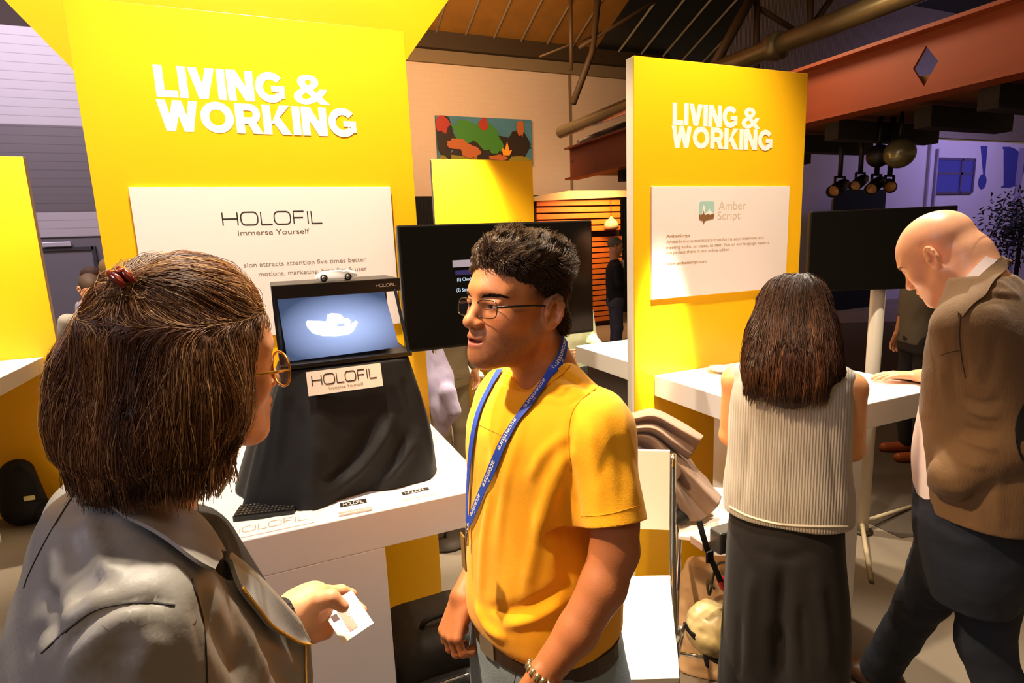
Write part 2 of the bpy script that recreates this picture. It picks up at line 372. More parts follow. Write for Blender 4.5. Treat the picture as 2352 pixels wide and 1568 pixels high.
for xx in (a[0], a[0]+(b[0]-a[0])*.66, b[0]): mb.box((xx-.03, WY-.05, a[2]), (xx+.03, WY-.01, b[2]))
mb.build('window_frame', mat('window_frame_paint', '55476b', .5), wi)
# painted "!" and "D" on that wall
def onwall(poly): return [(p[0], p[1]) for p in poly]
mk = MB(); fr = ((1, 0, 0), (0, 0, 1), (0, -1, 0))
def px_poly(pts): return [(wp(*q)[0], wp(*q)[2]) for q in pts]
mk.prism(px_poly([(2252, 335), (2268, 335), (2262, 400), (2258, 400)])[::-1], .006, fr, (0, WY-.001, 0))
c = wp(2256, 417); mk.prism([(c[0]+.17*math.cos(t), c[2]+.19*math.sin(t)) for t in np.linspace(0, 2*math.pi, 20, endpoint=False)], .006, fr, (0, WY-.001, 0))
mk.build('painted_mark', mat('blue_wall_paint', '39398a', .7), label='dark blue exclamation mark painted on the purple-lit wall', cat='sign'); mk = MB()
D = [(2303, 337), (2318, 337)] + [(2318+34*math.sin(R(t)), 384-46*math.cos(R(t))) for t in range(15, 170, 15)] + [(2318, 431), (2299, 431), (2301, 426), (2305, 426), (2305, 342), (2303, 342)]
mk.prism(px_poly(D)[::-1], .006, fr, (0, WY-.001, 0))
mk.build('painted_letter', mat('blue_wall_paint', '39398a', .7), label='large dark blue letter D painted on the purple-lit wall', cat='sign')

# ---- steel: orange girder, mezzanine joists, pipe, trusses
m_orange = mat('orange_steel_paint', '8c3c16', .55, bump=.1, bscale=40, var=.12, vscale=2)
bx = 4.2
g = empty('girder', (bx, 3, 2.61), 'deep orange painted steel girder with a diamond cutout running under the roof', 'girder')
# web with a diamond hole
hole = [at(2127, 105, 0, bx), at(2155, 140, 0, bx), at(2122, 198, 0, bx), at(2097, 158, 0, bx)]
hy = [p[1] for p in hole]; hz = [p[2] for p in hole]
ys = [7.5, max(hy), hy[0], min(hy), -3.0]
T, B = 3.0, 2.61
mb = MB()
def webpoly(poly): mb.prism(poly, .02, ((0, 1, 0), (0, 0, 1), (1, 0, 0)), (bx, 0, 0))
Lp = max(range(4), key=lambda i: hy[i]); Rp = min(range(4), key=lambda i: hy[i])
webpoly([(7.5, B), (7.5, T), (hy[Lp], T), (hy[Lp], hz[Lp]), (hy[Lp], B)])
webpoly([(hy[Rp], B), (hy[Rp], hz[Rp]), (hy[Rp], T), (-3, T), (-3, B)])
webpoly([(hy[Lp], T), (hy[0], T), (hy[0], hz[0]), (hy[Lp], hz[Lp])]); webpoly([(hy[0], T), (hy[Rp], T), (hy[Rp], hz[Rp]), (hy[0], hz[0])])
webpoly([(hy[Lp], B), (hy[Lp], hz[Lp]), (hy[2], hz[2]), (hy[2], B)]); webpoly([(hy[2], B), (hy[2], hz[2]), (hy[Rp], hz[Rp]), (hy[Rp], B)])
mb.build('web', m_orange, g)
MB().box((bx-.09, -3, T), (bx+.11, 7.5, T+.025)).build('flange', m_orange, g)
MB().box((bx-.09, -3, B-.025), (bx+.11, 7.5, B)).build('flange', m_orange, g)
m_joist = mat('dark_joist', '231d17', .7, bump=.1)
jy = [1.2, 1.75, 2.3, 2.85, 3.4, 4.0, 4.7, 5.5, 6.4]
for i, y in enumerate(jy):
    j = MB().box((bx+.12+.25*(i % 2), y-.06, 2.45), (5.6, y+.06, 2.60)).build('joist', m_joist, label='dark steel joist under the orange girder, '+('nearest to the camera', 'second from the camera end', 'third from the camera end', 'fourth from the camera end', 'fifth from the camera end', 'fourth from the far end', 'third from the far end', 'second from the far end', 'farthest from the camera')[i], cat='joist', group='joists under the mezzanine')
MB().box((bx+.04, -3, 2.64), (5.65, 7.4, 2.74)).build('mezzanine_deck', mat('ochre_deck_boards', '7a4a18', .7, var=.2), kind='structure')
m_pipe = mat('galvanised_pipe', '8a7d58', .35, .5)
pp = MB(); pp.tube([(bx+.35, 8.4, 3.42), (bx+.35, -3, 3.42)], .09, 16)
pp.tube([(bx+.35, 4.25, 3.42), (bx+.35, 4.15, 3.42)], .125, 16)
pp.build('duct', m_pipe, label='round galvanised pipe running above the orange girder', cat='pipe')
# trusses between roof and girder
m_tr = mat('brown_truss_steel', '4a3418', .6)
t = empty('roof_truss', (7.5, 9.3, 3.7), 'brown steel roof truss with crossed struts before the corrugated wall', 'truss')
TY = 8.8
def tp(x, y): return at(x, y, 1, TY)
for pts, r in (([(1640, 150), (1745, -40)], .09), ([(1738, -20), (1738, 170)], .06), ([(1745, 20), (1850, 85)], .05), ([(1862, -40), (1862, 90)], .06), ([(1855, 75), (1935, -40)], .06), ([(1640, 160), (2150, -30)], .07)):
    MB().tube([tp(*q) for q in pts], r, 6).build('strut', m_tr, t)
t = empty('roof_truss', (5.2, 8.0, 3.6), 'thin brown steel bracing hanging under the dark glazed roof', 'truss')
TY = 9.5
for pts, r in (([(1375, -20), (1360, 120), (1316, 238)], .06), ([(1310, -20), (1312, 160)], .04), ([(1330, 110), (1560, -30)], .035), ([(1240, 130), (1420, 60)], .02)):
    MB().tube([tp(*q) for q in pts], r, 6).build('strut', m_tr, t)
# end bracket/roller of the pipe and small lamps by the far girder end
mb = MB(); TY = 7.6
mb.tube([tp(1330, 330), tp(1436, 288)], .06, 10); mb.tube([tp(1330, 330), [tp(1330, 330)[0], 7.6, 2.85], [4.22, 7.40, 2.85]], .05, 10)
mb.build('conduit', mat('grey_conduit', '6a5c50', .4, .4), label='short grey pipe running up behind the right panel', cat='pipe')
for i, (x, y, w_) in enumerate(((1329, 439, 5), (1366, 437, 3), (1381, 434, 3), (1391, 433, 2.4))):
    p = at(x, y, 1, 11.22); p[2] = 2.70; MB().lathe([(.001, -.05), (w_*.011, -.03), (w_*.011, .03), (.001, .05)], p, 12).build('spotlight_bulb', mat('cold_white_glow', 'ffffff', .3, emit='eafff6', estr=9), label=('large glowing white lamp above the curtain, leftmost of the four', 'small glowing white lamp above the curtain, second from left', 'small glowing white lamp above the curtain, third from left', 'small glowing white lamp above the curtain, rightmost')[i], cat='lamp', group='far white lamps above the curtain')
# curtain
m_cur = wave_mat('black_curtain', '120f0c', '050403', 5, 'X', .9, .8, 'SIN', dist=2, dist_m=.03)
MB().box((1.6, 11.2, 0), (9.4, 11.25, 2.68)).build('curtain', m_cur, label='long black stage curtain hanging before the cream wall', cat='curtain')
# painting
pa = empty('painting', at(1112, 380, 1, 11.9), 'wide colourful landscape painting with a campfire hung on the cream wall', 'painting')
a, b = at(1006, 378, 1, 11.95), at(1219, 268, 1, 11.95)
x0, x1, z0, z1 = a[0], b[0], 3.40, 4.36
MB().box((x0, 11.93, z0), (x1, 11.98, z1)).build('canvas', mat('painted_sky', '4a7c8c', .6, var=.5, vscale=2.5), pa)
def blob(cx, cz, rx, rz, n=18, rag=.12, seed=0):
    r = np.random.RandomState(seed); return [(x0+(x1-x0)*cx+(x1-x0)*rx*math.cos(t)*(1+rag*r.randn()), z0+(z1-z0)*cz+(z1-z0)*rz*math.sin(t)*(1+rag*r.randn())) for t in np.linspace(0, 2*math.pi, n, endpoint=False)]
def paint(name, polys, col, d, emit=0):
    for k, pl in enumerate(polys):
        q = MB()
        pl = [(min(max(u, x0), x1), min(max(v, z0), z1)) for u, v in pl]
        q.prism(pl, .004, XZ, (0, 11.93-.005*d-.0008*k, 0)); q.build(name, mat(name+'_paint', col, .6), pa)
paint('ground', [blob(.5, .08, .52, .2, seed=1)], '8c7a1c', 1)
paint('dark_trees', [blob(.08, .6, .1, .5, seed=2), blob(.5, .38, .42, .28, seed=3), blob(.85, .45, .13, .3, seed=4)], '2a1c0c', 2)
paint('green_bushes', [blob(.28, .68, .12, .26, seed=5), blob(.5, .62, .13, .3, seed=6), blob(.6, .42, .08, .2, seed=16)], '3f7d26', 3)
paint('red_trees', [blob(.06, .82, .07, .2, seed=7), blob(.48, .85, .05, .13, seed=8)], 'a8321e', 4)
paint('brown_rocks', [blob(.34, .26, .1, .14, seed=9), blob(.2, .42, .1, .12, seed=11), blob(.62, .14, .1, .06, seed=12), blob(.87, .8, .04, .18, seed=13)], 'b5602a', 5)
paint('campfire', [[(x0+(x1-x0)*u, z0+(z1-z0)*v) for u, v in ((.67, .2), (.74, .2), (.77, .32), (.74, .3), (.72, .5), (.69, .32), (.66, .36))]], 'ff9a1e', 6)
# timber bar with orange slats
TYB = 9.6
bar = empty('timber_kiosk', (5.6, TYB, 0), 'timber slatted kiosk glowing orange in front of the black curtain', 'kiosk')
m_slat = mat('orange_lit_timber', 'c86a1c', .6, var=.3, vscale=6)
x0b, x1b = at(1235, 500, 1, TYB)[0], at(1425, 500, 1, TYB)[0]
for i in range(5): MB().box((x0b, TYB, 2.36-.12*i), (x1b, TYB+.05, 2.45-.12*i)).build('slat', mat('bright_orange_timber', 'e8701a', .6, var=.2), bar)
for i in range(16): MB().box((x0b, TYB+.1, 1.68-.105*i), (x1b+.1, TYB+.14, 1.76-.105*i)).build('slat', m_slat, bar)
MB().box((x0b-.05, TYB+.2, 0), (x1b+.1, TYB+.26, 2.5)).build('back_panel', mat('dark_timber', '4a280c', .7), bar)
mb = MB(); mb.prism([(x0b-.1, 2.44), (x0b-.1, 2.52), (x0b+.6, 2.62), (x1b+.1, 2.62), (x1b+.1, 2.5)], .3, ((1, 0, 0), (0, 0, 1), (0, 1, 0)), (0, TYB-.1, 0)); mb.build('awning', mat('pale_awning', 'a58a66', .7), bar)
lamp('kiosk_light', 'AREA', (5.8, 9.0, 2.6), 40, (1, .55, .22), (5.8, 9.8, 1.4), 1.2, .5)
pl = empty('pendant_lamp', at(1404, 525, 1, 9.56), 'pale bell-shaped pendant lamp hanging before the orange slats', 'lamp')
c = at(1404, 525, 1, 9.56); mb = MB(); mb.lathe([(.14, 0), (.14, .08), (.1, .16), (.03, .2), (.015, .24)], c, 20); mb.build('lamp_shade', mat('pale_shade', 'd9b58a', .5), pl)
MB().tube([c+[0, 0, .2], [c[0], c[1], 2.5]], .008, 6).build('cord', m_black, pl)
# stage spotlights hung on the right
m_can = mat('black_spot_can', '16120e', .45)
LY = 6.2
for i, (x, y, dx, dy, r) in enumerate(((1928, 430, -22, 14, 16), (1975, 418, -18, 14, 14), (2012, 424, -18, 16, 15), (2042, 425, 6, 8, 14))):
    c = at(x, y, 0, 4.95); p2 = at(x+dx, y+dy, 0, 4.75); ax = p2-c; ln = np.linalg.norm(ax); ax = ax/ln; rr = r*np.linalg.norm(c-CO)/F*.75
    lb = ['black stage spotlight, leftmost of the four hung on the right', 'black stage spotlight, second from the left of the four hanging', 'black stage spotlight, third from the left of the four hanging', 'black stage spotlight, rightmost of the four, seen end on'][i]
    s = empty('stage_spotlight', c, lb, 'spotlight', 'stage spotlights under the mezzanine')
    MB().lathe([(rr*.6, -.16), (rr*.95, -.1), (rr, .0), (rr, .16), (rr*.9, .16), (rr*.85, .1)], c, 20, ax).build('housing', m_can, s)
    MB().lathe([(.001, .11), (rr*.85, .115)], c, 20, ax, caps=False).build('lens', mat('spot_lens', 'a86a28', .2), s)
    MB().tube([c+[rr*1.1, 0, 0], c+[rr*1.1, 0, rr*1.6], c+[-rr*1.1, 0, rr*1.6], c+[-rr*1.1, 0, 0]], .012, 6).build('yoke', m_can, s)
    MB().tube([c+[0, 0, rr*1.6], [c[0], c[1], 2.645]], .02, 6).build('hanger', m_can, s)
for (x, y, r, nm, lb, m_) in ((2018, 358, 26, 'round_fixture', 'big black round fixture hung under the mezzanine joists', m_can), (2066, 352, 33, 'mirror_ball', 'round pale metal ball hung under the mezzanine joists', mat('dull_mirror_ball', '8c8560', .25, .6))):
    c = at(x, y, 0, 4.8); rr = r*np.linalg.norm(c-CO)/F*.8
    s = empty(nm, c, lb, 'fixture')
    MB().lathe([(max(rr*math.sin(t), .001), -rr*math.cos(t)) for t in np.linspace(.02, math.pi-.02, 14)], c, 24).build('ball', m_, s)
    MB().tube([c+[0, 0, rr*.9], [c[0], c[1], 2.645]], .015, 6).build('hanger', m_can, s)
# far right: posters, illuminated strip and a plant
mb = MB(); a, b = wp(1990, 488), wp(2030, 448); mb.box((a[0], WY-.04, a[2]), (b[0], WY-.001, b[2])); mb.build('banner_poster', mat('white_blue_poster', 'd8d4f0', .5, emit='b0a8ff', estr=.35), label='white poster with a blue picture by the purple wall', cat='poster')
mb = MB(); a, b = wp(1912, 486), wp(1978, 455); mb.box((a[0], WY-.04, a[2]), (b[0], WY-.001, b[2])); mb.build('notice_board', mat('rusty_notice', '8a6a62', .6), label='dull reddish notice board above the right screen', cat='board')
mb = MB(); a, b = wp(1860, 486), wp(1975, 446); mb.box((a[0], WY-.6, 0), (b[0], WY-.55, b[2]+.05)); mb.build('curtain', mat('black_drape', '0e0b09', .9), label='black drape hanging left of the purple wall', cat='curtain')
pt = empty('potted_tree', (14, 7.2, 0), 'dark leafy tree standing at the right edge by the purple wall', 'tree')
c0 = at(2340, 560, 1, 7.0)
MB().tube([[c0[0], c0[1], 0], [c0[0]+.03, c0[1], 1.0], [c0[0]+.05, c0[1], 1.9]], [.05, .04, .02], 8).build('trunk', mat('dark_bark', '241c18', .8), pt)
mb = MB(); r = np.random.RandomState(3)
for k in range(1900):
    d = r.randn(3)*[.30, .30, .36]; d = d*min(1, .9/np.linalg.norm(d)); q = c0+[.1, 0, .35]+d
    u = r.randn(3); u /= np.linalg.norm(u); w2 = np.cross(u, r.randn(3)); w2 /= np.linalg.norm(w2)
    mb.raw([q, q+u*.06+w2*.02, q+u*.12, q+u*.06-w2*.02], [[0, 1, 2, 3]])
mb.build('foliage', mat('dark_leaves', '1f2418', .6), pt)
MB().lathe([(.18, 0), (.24, .4), (.22, .4), (.2, .35)], (c0[0], c0[1], 0), 20).build('pot', mat('dark_pot', '2a2420', .6), pt)
# ================================================================ booths: panels, counters, screens
PY = 2.152
def panel(x0, x1, y, label, h=2.5, d=.06, text=None, group=None):
    g = empty('booth_panel', ((x0+x1)/2, y+d/2, 0), label, 'panel')
    MB().box((x0, y, 0), (x1, y+.007, h), .001).build('board', m_yel, g)
    MB().box((x0, y+.0075, 0), (x1, y+d, h), .002).build('core', m_edge, g, label='white panel edge')
    if text:
        mb = MB(); (ax, az), (bx_, bz) = text
        heavy_letters(mb, 'LIVING', (ax, y, az), .376, .094, XZ); put_text(mb, '&', (ax+.402, y, az-.001), .119, .096, offset=.022)
        heavy_letters(mb, 'WORKING', (ax-.004, y, bz), .605, .094, XZ)
        mb.build('lettering', m_text, g, label='white LIVING & WORKING lettering')
    return g
panel(-.457, .543, PY, 'tall yellow booth panel with white lettering behind the black draped display', text=((-.252, 2.236), (-.255, 2.134)))
panel(1.524, 2.548, PY, 'tall yellow booth panel with white lettering right of the man in yellow', text=((1.728, 2.229), (1.72, 2.132)))
panel(1.47, 2.47, 5.15, 'yellow booth panel in the middle distance above the central screen')
panel(-2.42, -1.37, 4.8, 'brightly lit yellow booth panel at the left edge', h=2.42)
# posters
def poster(x0, x1, z0, z1, label):
    g = empty('poster', ((x0+x1)/2, PY-.012, z0), label, 'poster')
    MB().box((x0, PY-.012, z0), (x1, PY-.0005, z1), .001).build('sheet', mat('poster_card', 'f6e6dc', .5), g)
    return g
FRP = XZ; FP = PY-.012
g = poster(-.362, .45, 1.46, 1.962, 'white poster with thin black logo on the left yellow panel')
mb = MB(); holofil(mb, at(513, 518, 1, FP), .313, .042, th=.11)
mb.build('logo', mat('poster_black', '2c2420', .6), g)
mb = MB(); p = at(547, 541, 1, FP); put_text(mb, 'Immerse Yourself', p, at(711, 535, 1, FP)[0]-p[0], .017, ref='IY'); mb.build('tagline', mat('poster_brown_ink', '6a5a4a', .6), g)
mb = MB()
xr = at(841, 600, 1, FP)[0]
for s_, (xl, yl), hh in (('sion attracts attention five times better', (560, 611), .0155), ('motions, marketing, branding & user', (594, 631), .0155)):
    p = at(xl, yl, 1, FP); zz = at(840, 600 if 'sion' in s_ else 621, 1, FP)[2]; put_text(mb, s_, (p[0], FP, zz), xr-p[0], hh, ref='lt')
mb.build('body_text', mat('poster_grey_ink', '8a7a6a', .6), g)
g = poster(1.61, 2.445, 1.459, 1.962, 'white poster with a green logo square on the right yellow panel')
def rrect(w, h, r, n=5, x=0, y=0):
    pts = []
    for cx, cy, a0 in ((w-r, h-r, 0), (r, h-r, 90), (r, r, 180), (w-r, r, 270)):
        for k in range(n+1): a = R(a0+k*90/n); pts.append((x+cx+r*math.cos(a), y+cy+r*math.sin(a)))
    return pts
p = at(1605, 503, 1, FP); q = at(1641, 462, 1, FP); w_, h_ = q[0]-p[0], q[2]-p[2]
mb = MB(); mb.prism(rrect(w_, h_, .012), .001, XZ, (p[0], FP, p[2])); mb.build('logo_square', mat('pale_teal_ink', 'a9cfc0', .6), g)
mb = MB()
sky = [(0, .0), (0, .3), (.12, .2), (.2, .28), (.26, .3), (.3, .5), (.34, .3), (.42, .22), (.6, .3), (.72, .22), (.85, .3), (1, .25), (.95, .0), (.5, -.06), (.4, -.12), (.3, -.3), (.27, -.1), (.1, -.05)]
mb.prism([(a*w_, b*h_) for a, b in sky][::-1], .0016, XZ, (p[0], FP, p[2])); mb.build('logo_skyline', mat('brown_logo_ink', '8a6038', .6), g)
mb = MB(); mb.prism([(w_*u, h_*v) for u, v in ((.2, .3), (.24, .7), (.3, .8), (.36, .7), (.4, .3), (.6, .45), (.66, .6), (.72, .45), (.85, .4), (.95, .25), (.5, .2))][::-1], .0014, XZ, (p[0], FP, p[2])); mb.build('logo_tower', mat('white_ink', 'f8eee4', .6), g)
mb = MB(); a = at(1650, 482, 1, FP); put_text(mb, 'Amber', a, at(1713, 480, 1, FP)[0]-a[0], .04, ref='A'); a = at(1648, 505, 1, FP); put_text(mb, 'Script', a, at(1700, 503, 1, FP)[0]-a[0], .04, ref='S')
mb.build('logo_text', mat('pale_brown_ink', 'd8c4a8', .6), g)
mb = MB(); a = at(1530, 546, 1, FP); put_text(mb, 'AmberScript', a, at(1585, 545, 1, FP)[0]-a[0], .013, ref='A', offset=.02)
for s_, (xl, yl), xe in (('AmberScript automatically transforms your interview and', (1530, 559), 1753), ('meeting audio, or video, to text. You or our language experts', (1530, 572), 1766), ('can perfect them in our online editor.', (1530, 584), 1676)):
    a = at(xl, yl, 1, FP); b = at(xe, yl-7, 1, FP); put_text(mb, s_, a, b[0]-a[0], .014, ref='l')
a = at(1530, 609, 1, FP); put_text(mb, 'www.amberscript.com', a, at(1622, 605, 1, FP)[0]-a[0], .013, ref='l', offset=.02)
mb.build('body_text', mat('tan_ink', 'b08a58', .6), g)
# overhead yellow sign hanging behind the left panel (a downward-pointing wedge)
BY = 2.75
a, b, c, d = at(10, 0, 1, BY), at(158, 150, 1, BY), at(935, 135, 1, BY), at(1030, 0, 1, BY)
def ext(p, q, z): t = (z-p[2])/(q[2]-p[2]); return (p[0]+(q[0]-p[0])*t, z)
zl = 2.10; poly = [ext(b, a, 4.0), ext(b, a, zl+.18), (ext(b, a, zl)[0]+.1, zl), (ext(c, d, zl)[0]-.1, zl), ext(c, d, zl+.18), ext(c, d, 4.0)]
g = empty('hanging_sign', (0, BY, zl), 'huge bright yellow tapered sign hanging above the left booth panel', 'sign')
mb = MB(); mb.prism(poly, .12, XZ, (0, BY+.12, 0)); mb.build('body', mat('bright_yellow_sign', 'ffdc00', .5), g)
mb = MB()
for s_ in (-1, 1): mb.tube([(s_*.6, BY+.06, 4.0), (s_*.6, BY+.06, 9.4)], .006, 6)
mb.build('wire', m_chrome, g)
# counters
def counter(x0, x1, y0, y1, label, leg, top=1.1, th=.1, legd=None):
    g = empty('counter', ((x0+x1)/2, (y0+y1)/2, 0), label, 'counter')
    MB().box((x0, y0, top-th), (x1, y1, top), .003).build('countertop', m_wht, g)
    MB().box((leg[0], y0+.001, 0), (leg[1], (legd or y1)-.001, top-th), .003).build('leg', m_wht, g)
    return g
C1 = counter(-.40, .50, 1.362, 2.148, 'white booth counter carrying the black draped display', (-.40, .205))
C2 = counter(1.632, 2.44, 1.366, 2.148, 'white booth counter the bald man leans on', (1.86, 2.0), legd=2.0)
counter(-2.5, -1.455, 3.95, 4.795, 'white counter with a broad leg at the left edge', (-1.9, -1.72), legd=4.4)
counter(1.70, 2.5, 2.22, 3.02, 'white counter seen behind the right yellow panel', (2.1, 2.3))
counter(1.55, 2.2, 4.5, 5.14, 'far white counter before the middle yellow panel', (1.9, 2.1), top=1.05)
# small storage plinth light: low white shelf under the right counter
# ---- screens
def screen(c, w, h, yaw, label, pole, tilt=0, base=True, pole_r=.035):
    c = np.array(c, float); g = empty('display_screen', (c[0], c[1], 0), label, 'screen')
    U = np.array([math.cos(yaw), math.sin(yaw), 0]); N_ = np.array([math.sin(yaw), -math.cos(yaw), 0]); Z = np.array([0, 0, 1.])
    rot = Matrix.Rotation(yaw, 3, 'Z')
    MB().box(c+[-w/2, 0, -h/2], c+[w/2, .035, h/2], .006, rot, c).build('bezel', mat('screen_bezel', '15120f', .3), g)
    MB().box(c+[-w/2+.008, -.002, -h/2+.012], c+[w/2-.008, .001, h/2-.008], 0, rot, c).build('glass', mat('dark_screen_glass', '0a0806', .12, spec=.6), g)
    q = c-N_*.05
    mb = MB(); 
    if pole == 'round': mb.tube([[q[0], q[1], .02], [q[0], q[1], c[2]+.1]], pole_r, 16)
    mb.build('pole', mat('brushed_aluminium', 'c9c2b2', .35, .6), g)
    mb = MB(); mb.box(q+[-.2, -.03, -.06], q+[.2, .03, .0], .005, rot, q); mb.build('bracket', mat('brushed_aluminium', 'c9c2b2', .35), g)
    return g, c, U, N_, q
s1, c, U, N_, q = screen((.845, 2.05, 1.59), .80, .462, 0, 'dark flat screen with menu lines behind the head of the man in yellow', 'round')
MB().box((q[0]-.25, q[1]-.2, 0), (q[0]+.25, q[1]+.2, .02), .008).build('base', m_steel_d, s1)
fy = 2.05-.003
def onscr(mb, x, y, s_, xe, h, **k): a = at(x, y, 1, fy); put_text(mb, s_, (a[0], fy, a[2]), at(xe, y, 1, fy)[0]-a[0], h, **k)
mb = MB(); a = at(1040, 614, 1, fy); b = at(1115, 594, 1, fy); mb.box((a[0], fy-.0015, a[2]), (b[0]+.06, fy, b[2])); mb.build('menu_bar', mat('screen_grey_glow', '8a8490', .4, emit='8a8494', estr=.45), s1)
mb = MB(); a = at(1046, 632, 1, fy); b = at(1115, 617, 1, fy); mb.box((a[0], fy-.0015, a[2]), (b[0]+.06, fy, b[2])); mb.build('menu_bar', mat('screen_blue_glow', '23204a', .4, emit='2a2858', estr=.4), s1)
mb = MB(); onscr(mb, 1050, 646, '(1) Check', 1085, .013, ref='C'); onscr(mb, 1049, 670, '(2) Select', 1083, .013, ref='C')
mb.build('menu_text', mat('screen_text_glow', 'a8bcd8', .4, emit='a8bcd8', estr=.8), s1)
c2 = P(2024, 573, 2.97)
s2, c, U, N_, q = screen(c2, .735, .418, -.46, 'dark flat screen on a pale pole behind the bald man', 'none')
qb = np.array([3.03, 2.05, 0.0])
MB().tube([[qb[0], qb[1], .01], [qb[0], qb[1], 1.62]], .036, 18).build('pole', mat('pale_painted_pole', 'd8cbb4', .4), s2)
mb = MB()
for a_ in (35, 5, 160, 220): mb.tube([[qb[0], qb[1], .06], [qb[0]+.55*math.cos(R(a_)), qb[1]+.55*math.sin(R(a_)), .012]], .012, 8)
mb.build('foot', mat('pale_foot', 'b8a888', .4), s2)
MB().lathe([(.06, .0), (.06, .012), (.04, .02)], qb, 20).build('floor_plate', m_steel_d, s2)
# pale frame (folding chair) behind that pole
# ---- holographic display box on the draped stand
DY = 1.58
g = empty('showcase_box', (.17, DY, 1.44), 'black-framed display case glowing blue with a white bowl', 'display')
tl, tr, bl, br = at(622, 657, 1, DY), at(915, 637, 1, DY), at(640, 833, 1, DY-.03), at(927, 800, 1, DY-.05)
x0, x1 = tl[0], tr[0]; zt = (tl[2]+tr[2])/2; zb = 1.462
MB().box((x0, DY, zt-.036), (x1+.004, DY+.2, zt), .002).build('lid', m_black, g)
MB().box((x0+.0, DY-.05, zb-.012), (x1+.012, DY+.2, zb), .002).build('floor_plate', m_black, g)
MB().tube([(x0+.006, DY, zt-.03), (x0+.006, DY-.03, zb)], .006, 4).build('side_rail', m_black, g); MB().tube([(x1-.012, DY+.0, zt-.03), (x1+.004, DY-.045, zb)], .005, 4).build('side_rail', m_black, g)
mb = MB(); mb.box((x0, DY+.19, zb), (x1, DY+.2, zt-.03)); mb.build('back_wall', m_black, g)
# slanted glass picture
m_scr = bpy.data.materials.new('blue_screen_glow'); m_scr.use_nodes = True; nt = m_scr.node_tree; b = nt.nodes['Principled BSDF']; N = nt.nodes.new; L = nt.links.new
b.inputs['Base Color'].default_value = (.02, .03, .06, 1); b.inputs['Roughness'].default_value = .15
tc = N('ShaderNodeTexCoord'); mp = N('ShaderNodeMapping'); gr = N('ShaderNodeTexGradient'); gr.gradient_type = 'SPHERICAL'; rp = N('ShaderNodeValToRGB')
mp.inputs['Location'].default_value = (-.55, -.45, 0); L(tc.outputs['UV'], mp.inputs[0]); L(mp.outputs[0], gr.inputs[0]); L(gr.outputs[1], rp.inputs[0])
rp.color_ramp.elements[0].position = .38; rp.color_ramp.elements[0].color = lin('35435f')+(1,); rp.color_ramp.elements[1].position = .92; rp.color_ramp.elements[1].color = lin('a6b8e8')+(1,)
L(rp.outputs[0], b.inputs['Emission Color']); b.inputs['Emission Strength'].default_value = .95
sa = np.array([x0+.012, DY+.01, zt-.036]); sb = np.array([x1-.04, DY+.01, zt-.036]); sc_ = np.array([x1-.018, DY-.03, zb+.012]); sd = np.array([x0+.02, DY-.02, zb+.004])
me = bpy.data.meshes.new('screen'); org = np.array(g.location)
me.from_pydata([tuple(p) for p in (sd, sc_, sb, sa)]+[tuple(p+[0, .004, 0]) for p in (sd, sc_, sb, sa)], [], [(0, 1, 2, 3), (7, 6, 5, 4), (0, 4, 5, 1), (1, 5, 6, 2), (2, 6, 7, 3), (3, 7, 4, 0)])
uv = me.uv_layers.new(name='UVMap'); uvs = {0: (0, 0), 1: (1, 0), 2: (1, 1), 3: (0, 1), 4: (0, 0), 5: (1, 0), 6: (1, 1), 7: (0, 1)}
for lp in me.loops: uv.data[lp.index].uv = uvs[lp.vertex_index]
link('screen', me, m_scr, g)
Us = (sc_-sd); Us /= np.linalg.norm(Us); Vs = (sa-sd); Vs -= Us*np.dot(Vs, Us); Vs /= np.linalg.norm(Vs); Ns = np.cross(Us, Vs)
def spx(x, y):
    d = ray(x, y); t = np.dot(sd-CO, Ns)/np.dot(d, Ns); p = CO+d*t-sd; return (np.dot(p, Us), np.dot(p, Vs))
m_bowl = mat('glowing_white_bowl', 'ffffff', .4, emit='ffffff', estr=1.1)
mb = MB(); pts = [(702, 740), (706, 736), (735, 737), (752, 738), (757, 748), (785, 750), (806, 744), (817, 736), (822, 740), (812, 760), (800, 768), (770, 772), (740, 771), (718, 765), (706, 752)]
mb.prism([spx(*q) for q in pts][::-1], .0022, (Us, Vs, Ns), sd); mb.build('bowl_picture', m_bowl, g)
mb = MB(); pts = [(748, 741), (752, 722), (760, 719), (778, 720), (786, 724), (789, 730), (800, 731), (807, 737), (804, 744), (795, 748), (788, 742), (778, 744), (772, 750), (758, 748)]
mb.prism([spx(*q) for q in pts][::-1], .003, (Us, Vs, Ns), sd); mb.build('food_picture', mat('pinkish_food_glow', 'e6dff0', .4, emit='b0a8c8', estr=.55), g)
mb = MB(); p = at(864, 659, 1, DY-.001); holofil(mb, (p[0], DY-.0005, p[2]), .054, .0075, th=.2); mb.build('logo', mat('pale_logo_ink', 'c8b8a8', .5), g)
